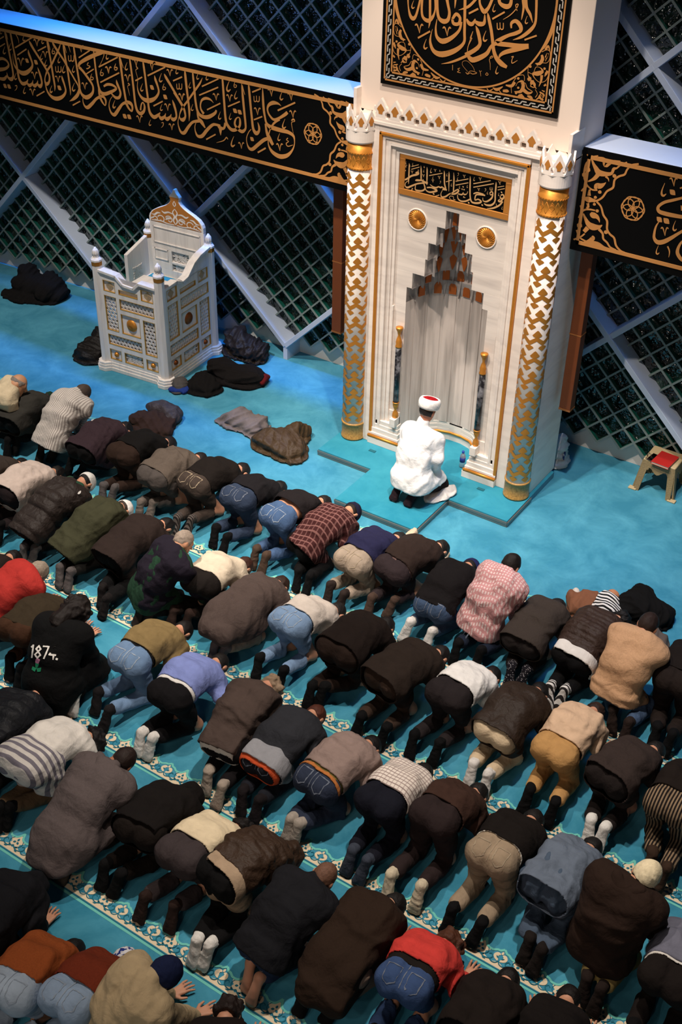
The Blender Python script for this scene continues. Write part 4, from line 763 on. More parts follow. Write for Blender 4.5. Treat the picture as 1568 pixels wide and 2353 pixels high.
mih = empty('prayer_niche', (MX, 9.70, PT), label='tall white marble prayer niche with stepped stalactite hood and gold patterned corner columns', cat='prayer niche')
Y0, Y1 = 9.66, 9.75          # front frame plane, recessed inner plane
X0, X1 = -6.27, -3.955       # body
TOPZ = 3.68
FX = (-5.935, -4.325)        # inner edge of outer frame
# outer body: two jambs, the head, the sides, the back
m = MB()
m.box(X0 + .06, FX[0], Y0, 10.36, PT, TOPZ)
m.box(FX[1], X1, Y0 + .02, 10.36, PT, TOPZ)
m.box(FX[0], FX[1], Y0, 10.36, 3.585, TOPZ)
bevel(m.build('body', M_MARB, mih), 0.004, 1)
# chamfered outer cheek strips
m = MB()
m.box(-6.07, -3.985, Y0 - .02, Y0, 3.655, 3.682)
m.build('string_course', M_MARB, mih)
# gold fillet
m = MB()
g = .032
m.box(FX[0], FX[0] + g, Y0 - .008, Y0 + .03, .16, 3.585)
m.box(FX[1] - g, FX[1], Y0 - .008, Y0 + .03, .16, 3.585)
m.box(FX[0], FX[1], Y0 - .008, Y0 + .03, 3.553, 3.585)
bevel(m.build('gold_fillet', M_GOLD, mih), 0.008, 2)
# stepped mouldings inside the fillet
m = MB()
steps = [(.032, .012), (.062, .030), (.092, .018), (.122, .050), (.160, .064)]
ax0, ax1, az1 = FX[0], FX[1], 3.585
for i in range(len(steps)):
    d0, y0 = steps[i]
    d1 = steps[i + 1][0] if i + 1 < len(steps) else .195
    yy = Y0 + y0
    m.box(ax0 + d0, ax0 + d1, yy, 9.9, .14, az1 - d0)
    m.box(ax1 - d1, ax1 - d0, yy, 9.9, .14, az1 - d0)
    m.box(ax0 + d1, ax1 - d1, yy, 9.9, az1 - d1, az1 - d0)
bevel(m.build('moulding', M_MARB, mih), 0.004, 2)
IX0, IX1, IZ1 = FX[0] + .195, FX[1] - .195, 3.585 - .16
# inner wall with the stepped opening
LV = [(2.93, .072), (2.745, .163), (2.555, .248), (2.375, .272), (2.19, .410), (2.02, .470)]
HWN = .470
m = MB()
yb = Y1 + .05
m.box(IX0, IX1, Y1, yb, LV[0][0], IZ1)
for i in range(len(LV)):
    zt = LV[i][0]
    zb = LV[i + 1][0] if i + 1 < len(LV) else 1.80
    w = LV[i][1]
    m.box(IX0, MX - w, Y1, yb, zb, zt)
    m.box(MX + w, IX1, Y1, yb, zb, zt)
# panelled spandrel above the slim columns, and jambs
for s in (-1, 1):
    xs = sorted((MX + s * HWN, (IX0 if s < 0 else IX1)))
    m.box(xs[0], xs[1], Y1, yb, .50, 1.80)
    xs3 = sorted((MX + s * HWN * 1.0, FX[0 if s < 0 else 1]))
    m.box(xs3[0], xs3[1], Y1 - .015, 9.95, PT, .52)
    xs2 = sorted((MX + s * (HWN + .135), (IX0 if s < 0 else IX1)))
    m.box(xs2[0], xs2[1], Y1 - .03, Y1, .30, 1.78)
bevel(m.build('inner_wall', M_MARBH, mih), 0.003, 1)
# niche: facetted recess
NPOLY = [(1.0, 0), (.97, .10), (.80, .34), (.50, .46), (.18, .50), (-.18, .50), (-.50, .46), (-.80, .34), (-.97, .10), (-1.0, 0)]


def npt(k, sc, dsc=1.0):
    return (MX + NPOLY[k][0] * HWN * sc, yb - .05 + NPOLY[k][1] * .92 * dsc)


m = MB()
n = len(NPOLY)
vs = [(*npt(k, 1), z) for z in (.28, 2.05) for k in range(n)]
m.add(vs, [(k, k + 1, n + k + 1, n + k) for k in range(n - 1)])
# flat pilaster strips on the facets
for k in range(1, n - 2):
    a, c = V((*npt(k, .985, .985), 0)), V((*npt(k + 1, .985, .985), 0))
    p, q = a.lerp(c, .2), a.lerp(c, .8)
    m.add([(p.x, p.y, .3), (q.x, q.y, .3), (q.x, q.y, 1.9), (p.x, p.y, 1.9)], [(0, 1, 2, 3)])
m.build('niche_wall', M_NICHE, mih)
# stepped base courses inside the niche and along the jambs
m, gm = MB(), MB()
for z0, z1, sc in ((PT, .155, .86), (.185, .215, .905), (.215, .265, .93), (.265, .30, .965)):
    inn = [npt(k, sc) for k in range(n)]
    out = [npt(k, 1.08, 1.05) for k in range(n)]
    vs = [(*p, z0) for p in inn] + [(*p, z1) for p in inn] + [(*p, z1) for p in out]
    m.add(vs, [(k, k + 1, n + k + 1, n + k) for k in range(n - 1)] + [(n + k, n + k + 1, 2 * n + k + 1, 2 * n + k) for k in range(n - 1)])
gm.tube([(*npt(k, .885), .170) for k in range(n)], .016, 8)
for s in (-1, 1):
    for z0, z1, e, yo in ((PT, .155, .86, .03), (.185, .215, .905, .01), (.215, .27, .93, -.005), (.27, .32, .965, -.02), (.32, .37, .98, -.03)):
        xs = sorted((MX + s * HWN * e, FX[0 if s < 0 else 1]))
        m.box(xs[0], xs[1], Y0 - yo, Y1 + .02, z0, z1)
    xs = sorted((MX + s * HWN * .885, FX[0 if s < 0 else 1]))
    gm.tube([(xs[0], Y0 - .018, .170), (xs[1], Y0 - .018, .170)], .017, 8)
    # plinths under the slim columns
    c = MX + s * .505
    m.box(c - .035, c + .035, Y0 - .02, Y1 + .02, .37, .47)
bevel(m.build('base_course', M_MARB, mih), 0.003, 1)
gm.build('gold_base_roll', M_GOLD, mih)
# stalactite hood: tiers that step back into the recess
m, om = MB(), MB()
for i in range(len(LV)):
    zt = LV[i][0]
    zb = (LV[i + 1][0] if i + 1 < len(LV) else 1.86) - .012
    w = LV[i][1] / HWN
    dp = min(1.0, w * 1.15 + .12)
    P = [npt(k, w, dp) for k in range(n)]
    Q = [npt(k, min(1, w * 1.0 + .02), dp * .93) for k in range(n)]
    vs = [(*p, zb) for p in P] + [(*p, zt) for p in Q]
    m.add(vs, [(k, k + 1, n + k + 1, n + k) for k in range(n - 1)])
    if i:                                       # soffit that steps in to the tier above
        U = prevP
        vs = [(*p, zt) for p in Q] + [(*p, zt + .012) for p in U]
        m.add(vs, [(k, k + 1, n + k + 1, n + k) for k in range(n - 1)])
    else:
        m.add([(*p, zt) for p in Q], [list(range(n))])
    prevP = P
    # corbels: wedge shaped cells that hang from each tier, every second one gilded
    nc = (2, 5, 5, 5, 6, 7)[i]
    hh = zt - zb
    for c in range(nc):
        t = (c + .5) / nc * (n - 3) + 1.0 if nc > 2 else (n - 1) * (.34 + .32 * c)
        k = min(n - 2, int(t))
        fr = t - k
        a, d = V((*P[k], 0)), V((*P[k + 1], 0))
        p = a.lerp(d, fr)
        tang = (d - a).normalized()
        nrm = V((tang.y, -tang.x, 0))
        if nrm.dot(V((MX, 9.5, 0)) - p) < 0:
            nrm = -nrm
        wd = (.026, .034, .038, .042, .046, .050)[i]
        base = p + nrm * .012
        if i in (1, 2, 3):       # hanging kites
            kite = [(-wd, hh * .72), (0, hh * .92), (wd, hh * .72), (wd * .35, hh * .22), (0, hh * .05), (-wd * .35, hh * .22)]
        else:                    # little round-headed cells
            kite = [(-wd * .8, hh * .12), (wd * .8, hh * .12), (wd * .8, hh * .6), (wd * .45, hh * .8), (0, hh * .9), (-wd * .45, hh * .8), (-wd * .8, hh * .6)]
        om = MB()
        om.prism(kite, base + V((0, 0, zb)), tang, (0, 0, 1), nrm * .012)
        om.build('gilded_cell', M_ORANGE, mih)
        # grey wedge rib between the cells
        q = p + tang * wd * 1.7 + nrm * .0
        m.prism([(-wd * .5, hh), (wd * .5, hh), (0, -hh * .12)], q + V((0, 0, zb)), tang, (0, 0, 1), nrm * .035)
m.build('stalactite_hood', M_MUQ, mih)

# calligraphy panel over the niche
PX0, PX1, PZ0, PZ1 = -5.735, -4.522, 2.99, 3.412
m = MB()
w = .062
m.box(PX0, PX1, Y1 - .022, Y1, PZ0, PZ0 + w)
m.box(PX0, PX1, Y1 - .022, Y1, PZ1 - w, PZ1)
m.box(PX0, PX0 + w, Y1 - .022, Y1, PZ0 + w, PZ1 - w)
m.box(PX1 - w, PX1, Y1 - .022, Y1, PZ0 + w, PZ1 - w)
pf = bevel(m.build('inscription_frame', M_GOLDP, mih), 0.004, 1)
m = MB()
m.box(PX0 + w, PX1 - w, Y1 - .012, Y1, PZ0 + w, PZ1 - w)
m.build('inscription_board', M_BLACK, mih)
m = MB()
for t in PANEL:
    m.ribbon([(t[i] / 1000, t[i + 1] / 1000, t[i + 2] / 1000) for i in range(0, len(t), 3)], lambda x, z: (x, Y1 - .0135, z))
m.build('lettering', mat('pale_gold_script', '#d9ab74', 0.5, 0.15), mih)

# swirl medallions
for cx in (-5.512, -4.740):
    m = MB()
    cz = 2.768
    ns = 22
    vs, fs = [(cx, Y1 - .012, cz)], []
    rings = [.012, .03, .05, .07, .086, .098]
    for ri, r in enumerate(rings):
        for k in range(ns * 4):
            a = 2 * math.pi * k / (ns * 4) + ri * .16
            h = (.018 if k % 4 in (1, 2) else .004) * math.sin(math.pi * min(1, (ri + .6) / 6)) + .004
            vs.append((cx + r * math.cos(a), Y1 - h, cz + r * math.sin(a)))
    K = ns * 4
    for ri in range(len(rings) - 1):
        for k in range(K):
            fs.append((1 + ri * K + k, 1 + ri * K + (k + 1) % K, 1 + (ri + 1) * K + (k + 1) % K, 1 + (ri + 1) * K + k))
    fs += [(0, 1 + k, 1 + (k + 1) % K) for k in range(K)]
    m.smooth = True
    m.add(vs, fs)
    m.build('swirl_medallion', M_GOLD, mih)
    m = MB()
    m.tube([(cx + .106 * math.cos(2 * math.pi * i / 40), Y1 - .004, cz + .106 * math.sin(2 * math.pi * i / 40)) for i in range(40)], .009, 6, closed=True)
    m.build('medallion_rim', M_MARB, mih)

# slim dark marble columns at the mouth of the niche
M_DARKM = marble('dark_marble', '#17181d', '#8d8f96', 0.25, (1, 1, 1), 0.8, 14)
for s in (-1, 1):
    cx, cy = MX + s * .505, Y1 - .045
    m = MB()
    m.lathe([(.033, .66), (.033, 1.345)], (cx, cy, 0), 20)
    sh = m.build('slim_column', M_DARKM, mih)
    m = MB()
    m.lathe([(.030, .47), (.034, .48), (.034, .50), (.030, .53), (.012, .565), (.026, .60), (.034, .63), (.030, .65), (.037, .655), (.037, .667)], (cx, cy, 0), 16)
    m.build('vase_foot', M_GOLD, sh, origin=mih.location)
    m = MB()
    m.lathe([(.037, 1.34), (.037, 1.352), (.031, 1.37), (.034, 1.40), (.024, 1.44), (.012, 1.475), (.022, 1.52), (.036, 1.545), (.040, 1.565), (.040, 1.57)], (cx, cy, 0), 16)
    m.build('vase_capital', M_GOLD, sh, origin=mih.location)

# crenellation: pierced leaf shapes with gilded hearts
LEAF = [(-.075, 0), (.075, 0), (.075, .012), (.055, .02), (.048, .045), (.052, .07), (.078, .088), (.066, .115), (.05, .13), (.028, .165), (.0, .20), (-.028, .165), (-.05, .13), (-.066, .115), (-.078, .088), (-.052, .07), (-.048, .045), (-.055, .02), (-.075, .012)]
HEART = [(-.020, .052), (.020, .052), (.024, .078), (.042, .095), (.028, .118), (0, .150), (-.028, .118), (-.042, .095), (-.024, .078)]
m = MB()
m.box(-6.03, -4.22, Y0 - .012, Y0 + .03, TOPZ - .002, TOPZ + .03)
N_LEAF = 11
span0, span1 = -5.925, -4.335
m.build('cresting_rail', M_MARB, mih)
for i in range(N_LEAF):
    cx = span0 + (span1 - span0) * i / (N_LEAF - 1)
    m = MB()
    m.prism(LEAF, (cx, Y0 - .010, TOPZ + .02), (1, 0, 0), (0, 0, 1), (0, .035, 0))
    lf = m.build('merlon', M_MARB, mih)
    m = MB()
    m.prism(HEART, (cx, Y0 - .0125, TOPZ + .02), (1, 0, 0), (0, 0, 1), (0, .004, 0))
    m.build('gilded_heart', M_GOLDP, lf, origin=mih.location)

# big engaged columns with interlocking gold and white arrows
def arrow_pattern(c, r, z0, z1, cols, tile_h):
    """curved gold inlay tiles laid on the white shaft"""
    g = MB()
    da = 2 * math.pi / cols
    ncell = int(round((z1 - z0) / tile_h))
    th = (z1 - z0) / ncell
    def P(u, v, k, j, rr):
        a = (k + u) * da
        return (c[0] + rr * math.cos(a), c[1] + rr * math.sin(a), z0 + (j + v) * th)
    pieces = [
        ([(0, 1.0), (.10, .95), (.36, .75)], [(0, .64), (.10, .65), (.25, .68), (.36, .75)], 0),
        ([(0, .66), (.10, .652), (.5, .476)], [(0, .476), (.44, .275), (.5, .26)], 0),
        ([(.16, .15), (.26, .215), (.44, .262), (.5, .27)], [(.16, .15), (.40, .03), (.5, -.01)], 1)]

    def f(poly, u):
        for (ua, va), (ub, vb) in zip(poly[:-1], poly[1:]):
            if ua - 1e-9 <= u <= ub + 1e-9:
                return va + (vb - va) * (u - ua) / (ub - ua)
        return poly[-1][1]
    g.smooth = True
    for k in range(cols):
        for j in range(ncell):
            for top, bot, right in pieces:
                us = sorted(set([p[0] for p in top] + [p[0] for p in bot] + [.05, .15, .2, .3, .33, .4, .47]))
                us = [u for u in us if top[0][0] <= u <= top[-1][0]]
                if right:
                    full = us + [1 - u for u in us[-2::-1]]
                else:
                    full = [-u for u in us[:0:-1]] + us
                vs, fs = [], []
                for u in full:
                    uu = abs(u) if not right else min(u, 1 - u)
                    vs.append(P(u, f(bot, uu), k, j, r + .0022))
                    vs.append(P(u, f(top, uu), k, j, r + .0022))
                for i in range(len(full) - 1):
                    fs.append((2 * i, 2 * i + 2, 2 * i + 3, 2 * i + 1))
                g.add(vs, fs)
    return g


for s, cx in ((-1, -6.145), (1, -4.070)):
    c = (cx, 9.665)
    R = .128
    m = MB()
    m.lathe([(R, .10), (R, 3.56)], (c[0], c[1], 0), 40)
    colm = m.build('corner_column', M_MARB, mih)
    arrow_pattern(c, R, .31, 3.17, 6, .228).build('gold_inlay', M_GOLD, colm, origin=mih.location)
    m = MB()
    m.lathe([(R + .004, .078), (R + .012, .085), (R + .012, .10), (R + .005, .11), (R + .005, .265), (R + .012, .272), (R + .012, .285), (R + .002, .292)], (c[0], c[1], 0), 40)
    m.build('chased_foot_band', marble('chased_brass', '#b58a4a', '#6f5026', 0.35, (8, 8, 8), 0.7, 6), colm, origin=mih.location)
    m = MB()
    m.lathe([(R + .002, 3.19), (R + .010, 3.195), (R + .010, 3.215), (R + .004, 3.22), (R + .004, 3.345), (R + .010, 3.35), (R + .010, 3.37), (R + .004, 3.375), (R + .004, 3.46)], (c[0], c[1], 0), 40)
    for zz in (3.205, 3.36):
        for k in range(30):
            a = 2 * math.pi * k / 30
            p = V((c[0] + (R + .010) * math.cos(a), c[1] + (R + .010) * math.sin(a), zz))
            m.obox(p, V((-math.sin(a), math.cos(a), .7)).normalized() * .011, V((math.cos(a), math.sin(a), 0)) * .003, V((0, 0, .003)))
    for k in range(8):
        a0 = 2 * math.pi * k / 8
        w8 = 2 * math.pi / 8
        for pts in ([(0, .0), (.5, .11), (1, .0)], [(0, .11), (.5, .0), (1, .11)], [(.25, .055), (.5, .085), (.75, .055), (.5, .025), (.25, .055)]):
            m.tube([(c[0] + (R + .005) * math.cos(a0 + u * w8), c[1] + (R + .005) * math.sin(a0 + u * w8), 3.228 + v) for u, v in pts], .0018, 5)
    m.build('chased_cap_band', M_GOLD, colm, origin=mih.location)
    # crown of leaves
    m, hm = MB(), MB()
    m.lathe([(R + .004, 3.455), (R + .018, 3.462), (R + .024, 3.475), (R + .024, 3.605), (R + .004, 3.606)], (c[0], c[1], 0), 40, False)
    m.lathe([(.10, 3.57), (.09, 3.64), (.02, 3.65)], (c[0], c[1], 0), 24)
    for k in range(9):
        a = 2 * math.pi * (k + .5) / 9
        t = V((-math.sin(a), math.cos(a), 0))
        nn = V((math.cos(a), math.sin(a), 0))
        o3 = V((c[0], c[1], 3.585)) + nn * (R + .005)
        lf = [(u * .74, v * .98) for u, v in LEAF]
        m.prism(lf, o3, t, (0, 0, 1), nn * .019)
        hm = MB()
        hm.prism([(u * .74, v * .92) for u, v in HEART], o3 + nn * .0195, t, (0, 0, 1), nn * .003)
        hm.build('crown_heart', M_GOLDP, colm, origin=mih.location)
    crown = m.build('crown', M_MARB, colm, origin=mih.location)

# return walls of the cresting beside the corner crowns
for xa, xb, ya, yb2 in ((-6.27, -6.235, 9.70, 9.80), (-3.985, -3.955, 9.66, 9.92)):
    m = MB()
    m.box(xa, xb, ya, yb2, TOPZ - .02, 3.93)
    bevel(m.build('cheek', M_MARB, mih), 0.003, 1)

# wood-veneer column loudspeakers hung under the friezes
for x, yy, lab in ((-6.72, 10.20, 'tall brown column loudspeaker behind the left gold patterned column, under the frieze'), (-3.82, 10.12, 'tall brown column loudspeaker hanging right of the niche, under the right frieze')):
    root = empty('column_loudspeaker', (x, yy, .98), label=lab, cat='loudspeaker', group='column loudspeakers beside the niche')
    m = MB()
    m.box(x - .062, x + .062, yy - .06, yy + .06, 1.02, 1.86)
    m.box(x - .062, x + .062, yy - .06, yy + .06, 1.875, 2.86)
    bevel(m.build('cabinet', M_WOOD, root), .006, 2)
    for z0, z1 in ((1.86, 1.875), (1.0, 1.02)):
        m = MB()
        m.box(x - .064, x + .064, yy - .062, yy + .062, z0, z1)
        m.build('joint_band', mat('brass_band', '#a86a3c', 0.4, 0.5), root)
    m = MB()
    m.box(x - .03, x + .03, yy + .06, 10.42 if x > -5 else 10.42, 2.70, 2.76)
    m.build('bracket', M_DARK, root)
# ------------------------------------------------------------------ marble preaching chair
pul = empty('preaching_chair', (-9.215, 9.885, 0), math.radians(4.6), label='white marble preaching chair with openwork panels, gold bosses and an ogee crest', cat='preaching chair')
O0 = (0, 0, 0)
PXX, PYY = .455, .515
M_PUL = marble('pulpit_marble', '#ebe4de', '#c4bcb8', 0.35, (5, 5, 0.6), 0.5, 3)
GL = mat('gold_line', '#c99a4a', 0.4, 0.5)
# stepped plinth with blocks under the posts
m = MB()
for z0, z1, e in ((0, .05, .105), (.05, .085, .085), (.085, .115, .065)):
    m.box(-PXX - e * .55, PXX + e * .55, -PYY - e * .55, PYY + e * .55, z0, z1)
    for sx in (-1, 1):
        for sy in (-1, 1):
            m.lathe([(.078 + e * .45, z0), (.078 + e * .45, z1)], (sx * PXX, sy * PYY, 0), 8, False, math.pi / 8)
bevel(m.build('plinth', M_PUL, pul, O0), .004, 1)
# posts
for sx in (-1, 1):
    for sy in (-1, 1):
        c = (sx * PXX, sy * PYY, 0)
        m = MB()
        m.lathe([(.068, .115), (.064, 1.38)], c, 8, False, math.pi / 8)
        p = bevel(m.build('post', M_PUL, pul, O0), .003, 1)
        m = MB()
        m.lathe([(.067, 1.38), (.067, 1.43)], c, 8, False, math.pi / 8)
        m.build('gilt_collar', mat('gilt_collar', '#b8772f', 0.4, 0.6), p, O0)
        m = MB()
        m.lathe([(.070, 1.43), (.070, 1.452), (.042, 1.482), (.044, 1.49)], c, 8, False, math.pi / 8)
        for k in range(8):
            a = k * math.pi / 4
            m.tube([(c[0] + .028 * math.cos(a), c[1] + .028 * math.sin(a), 1.485), (c[0] + .030 * math.cos(a), c[1] + .030 * math.sin(a), 1.53), (c[0] + .024 * math.cos(a), c[1] + .024 * math.sin(a), 1.56), (c[0] + .010 * math.cos(a), c[1] + .010 * math.sin(a), 1.585)], [.013, .014, .012, .006], 6)
        m.lathe([(.03, 1.48), (.03, 1.55), (.012, 1.60)], c, 8)
        m.build('finial', M_PUL, p, O0)


def lattice(m, P, u0, u1, v0, v1, cell, bar, arab=False):
    """pierced screen: hexagonal strapwork or scrolling arabesque inside a rectangle"""
    def clip(a, b):
        (x0, y0), (x1, y1) = a, b
        t0, t1 = 0.0, 1.0
        for p, q in ((-(x1 - x0), x0 - u0), (x1 - x0, u1 - x0), (-(y1 - y0), y0 - v0), (y1 - y0, v1 - y0)):
            if abs(p) < 1e-9:
                if q < 0:
                    return None
                continue
            t = q / p
            if p < 0:
                t0 = max(t0, t)
            else:
                t1 = min(t1, t)
        if t0 >= t1:
            return None
        return (x0 + (x1 - x0) * t0, y0 + (y1 - y0) * t0), (x0 + (x1 - x0) * t1, y0 + (y1 - y0) * t1)

    def strap(a, b, w):
        c = clip(a, b)
        if not c:
            return
        a, b = c
        d = V((b[0] - a[0], b[1] - a[1]))
        if d.length < 1e-4:
            return
        d.normalize()
        n = V((-d.y, d.x)) * w / 2
        vs = []
        for y in (-.010, .012):
            for q in ((a[0] + n.x, a[1] + n.y), (b[0] + n.x, b[1] + n.y), (b[0] - n.x, b[1] - n.y), (a[0] - n.x, a[1] - n.y)):
                vs.append(P(q[0], q[1], y))
        m.add(vs, [(0, 1, 2, 3), (7, 6, 5, 4), (0, 4, 5, 1), (1, 5, 6, 2), (2, 6, 7, 3), (3, 7, 4, 0)])
    L = (u1 - u0) + (v1 - v0)
    if not arab:
        for ang in (0, 60, 120):
            d = V((math.cos(math.radians(ang)), math.sin(math.radians(ang))))
            n = V((-d.y, d.x))
            k = -int(L / cell) - 1
            c0 = V(((u0 + u1) / 2, (v0 + v1) / 2))
            for i in range(k, -k + 1):
                o = c0 + n * (i + .5) * cell
                strap(tuple(o - d * L), tuple(o + d * L), bar)
    else:
        cu, cv = (u0 + u1) / 2, (v0 + v1) / 2
        w, h = (u1 - u0) / 2, (v1 - v0) / 2
        for sx in (-1, 1):
            for sy in (-1, 1):
                for cc in (.22, .62):
                    ctr = (cu + sx * w * cc, cv + sy * h * .45)
                    pts = [(ctr[0] + h * .45 * (1 - i / 14) * math.cos(sx * (.6 + i * .55)), ctr[1] + sy * h * .45 * (1 - i / 14) * math.sin(.6 + i * .55)) for i in range(11)]
                    for a, b in zip(pts[:-1], pts[1:]):
                        strap(a, b, bar)
                strap((cu, cv), (cu + sx * w, cv + sy * h), bar * 1.5)
                strap((cu + sx * w * .4, cv), (cu + sx * w * .9, cv + sy * h), bar * 1.6)
                strap((cu, cv + sy * h * .3), (cu + sx * w * .5, cv + sy * h), bar * 1.6)
        strap((cu - w, cv), (cu + w, cv), bar)
        strap((cu, cv - h), (cu, cv + h), bar)


def side(name, o, ex, nrm, width, top, backside=False):
    """one panelled side: o is its lower left corner, ex runs along it, nrm points out"""
    o, ex, nrm = V(o), V(ex), V(nrm)

    def P(u, v, y):
        return o + ex * u + V((0, 0, v)) - nrm * y
    W = width
    uA, uB, uC, uD, uE, uF = [W * t for t in (.045, .265, .325, .675, .735, .955)]
    z = lambda t: .135 + t * (1.235 - .135)
    rects = dict(
        rosette_l=(uA, uB, z(.02), z(.15)), arab=(uC, uD, z(.02), z(.15)), rosette_r=(uE, uF, z(.02), z(.15)),
        low=(uA, uD, z(.205), z(.335)), right=(uE, uF, z(.205), z(.625)),
        boss=(uC, uD, z(.385), z(.625)), left=(uA, uB, z(.385), z(.805)), up=(uC, uF, z(.675), z(.805)),
        dia_l=(uA, uB, z(.855), z(.985)), strip=(uC, uD, z(.855), z(.915)), dia_r=(uE, uF, z(.855), z(.985)))
    # slab with the openings left out: cut by a grid
    us = sorted(set([0, W] + [q for r in rects.values() for q in r[:2]]))
    zs = sorted(set([.115, z(1.0)] + [q for r in rects.values() for q in r[2:]]))
    m = MB()
    for i in range(len(us) - 1):
        for j in range(len(zs) - 1):
            uc, zc = (us[i] + us[i + 1]) / 2, (zs[j] + zs[j + 1]) / 2
            if any(r[0] < uc < r[1] and r[2] < zc < r[3] for r in rects.values()):
                continue
            c = P(uc, zc, .0)
            m.obox(c, ex * (us[i + 1] - us[i]) / 2, nrm * .028, V((0, 0, (zs[j + 1] - zs[j]) / 2)))
    # shaped top
    poly = [(0, z(1.0))] + [(W, z(1.0))] + [(u * W, h) for u, h in top[::-1]]
    m.prism(poly, P(0, 0, .028), ex, (0, 0, 1), nrm * .056)
    pan = m.build(name, M_PUL, pul, O0)
    # moulded hand rail along the shaped top
    m = MB()
    for (ua, ha), (ub, hb) in zip(top[:-1], top[1:]):
        a, b = P(ua * W, ha, 0), P(ub * W, hb, 0)
        d = (b - a)
        l = d.length
        d.normalize()
        m.obox((a + b) / 2, d * (l / 2 + .012), nrm * .05, d.cross(nrm).normalized() * .018)
    bevel(m.build('rail', M_PUL, pan, O0), .005, 2)
    # gilt lines round the openings
    m = MB()
    for k, r in rects.items():
        if k == 'arab' and backside:
            continue
        u0, u1, v0, v1 = r
        g = .007
        for a, b, c, d in ((u0, u1, v0, v0 + g), (u0, u1, v1 - g, v1), (u0, u0 + g, v0, v1), (u1 - g, u1, v0, v1)):
            cc = P((a + b) / 2, (c + d) / 2, -.020)
            m.obox(cc, ex * (b - a) / 2, nrm * .0095, V((0, 0, (d - c) / 2)))
    m.build('gilt_line', GL, pan, O0)
    for k in ('low', 'right', 'left', 'up'):
        m = MB()
        lattice(m, P, *rects[k], .047, .0135)
        m.build('pierced_screen', M_PUL, pan, O0)
    m = MB()
    lattice(m, P, *rects['arab'], .03, .009, True)
    m.build('arabesque_screen', M_PUL, pan, O0)
    # blind fields
    for k in ('rosette_l', 'rosette_r', 'boss', 'dia_l', 'dia_r', 'strip'):
        m = MB()
        u0, u1, v0, v1 = rects[k]
        m.obox(P((u0 + u1) / 2, (v0 + v1) / 2, .004), ex * (u1 - u0) / 2, nrm * .012, V((0, 0, (v1 - v0) / 2)))
        m.build('field', M_PUL, pan, O0)
    bossmat = M_GOLD if name == 'front_panel' else M_COPPER
    for k, R, n in (('boss', .078, 24), ('rosette_l', .034, 10), ('rosette_r', .034, 10)):
        u0, u1, v0, v1 = rects[k]
        c = P((u0 + u1) / 2, (v0 + v1) / 2, -.008)
        m = MB()
        m.smooth = True
        vs, fs = [c + nrm * .030], []
        nr = 6
        for ri in range(1, nr + 1):
            t = ri / nr
            for q in range(n * 2):
                a = 2 * math.pi * q / (n * 2) + ri * .13
                h = .030 * math.sqrt(max(0, 1 - t * t)) + (.005 if (q + ri) % 2 else 0) * (1 - t * .5)
                vs.append(c + (ex * math.cos(a) + V((0, 0, 1)) * math.sin(a)) * R * t + nrm * h)
        K = n * 2
        fs += [(0, 1 + q, 1 + (q + 1) % K) for q in range(K)]
        for ri in range(nr - 1):
            for q in range(K):
                fs.append((1 + ri * K + q, 1 + ri * K + (q + 1) % K, 1 + (ri + 1) * K + (q + 1) % K, 1 + (ri + 1) * K + q))
        m.add(vs, fs)
        m.build('boss' if k == 'boss' else 'rosette_boss', bossmat, pan, O0)
    for k in ('dia_l', 'dia_r'):
        u0, u1, v0, v1 = rects[k]
        c = P((u0 + u1) / 2, (v0 + v1) / 2, -.012)
        m = MB()
        for t in (1.0, .72, .44, .18):
            r = .052 * t
            q = [c + ex * (sx * r) + V((0, 0, sz * r)) for sx, sz in ((0, 1), (1, 0), (0, -1), (-1, 0))]
            for a, b in zip(q, q[1:] + q[:1]):
                m.bar(a, b, .007, .008, nrm)
        m.build('square_script_lozenge', mat('lozenge_gold', '#c8ab84', 0.45, 0.3), pan, O0)
    return pan


L2 = PXX - .05
FT = [(0, 1.325), (.30, 1.305), (.42, 1.215), (.62, 1.205), (.72, 1.285), (1.0, 1.275)]
side('front_panel', (-L2, -PYY, 0), (1, 0, 0), (0, -1, 0), 2 * L2, FT)
M2 = PYY - .05
RT = [(0, 1.255), (.25, 1.265), (.38, 1.215), (.50, 1.235), (.66, 1.36), (.80, 1.41), (1.0, 1.44)]
side('right_panel', (PXX, -M2, 0), (0, 1, 0), (1, 0, 0), 2 * M2, RT)
# far side: plain parapet that only stands at the back half, the front half is the stair opening
m = MB()
m.prism([(.10, .9), (.93, .9), (.93, 1.42), (.10, 1.30)], (-PXX + .02, -M2 + .44, 0), (0, .56, 0), (0, 0, 1), (-.05, 0, 0))
m.box(-PXX - .03, -PXX + .03, -M2, M2, .115, .55)
bevel(m.build('left_parapet', M_PUL, pul, O0), .004, 1)
m = MB()
lattice(m, lambda u, v, y: V((-PXX + .025 + y * .3, u, v)), .12, .30, .95, 1.10, .03, .009, True)
m.build('arabesque_screen', M_PUL, pul, O0)
# seat platform with blue carpet, reading shelf at the front
m = MB()
m.box(-PXX, PXX, -PYY + .02, PYY - .02, .86, .90)
m.build('seat_floor', M_PUL, pul, O0)
m = MB()
m.box(-PXX + .06, PXX - .06, -PYY + .1, PYY - .06, .90, .915)
m.build('seat_carpet', M_CARPETP, pul, O0)
m = MB()
m.box(-.12, PXX - .04, -PYY + .03, -PYY + .45, 1.13, 1.155)
bevel(m.build('reading_shelf', M_PUL, pul, O0), .004, 1)
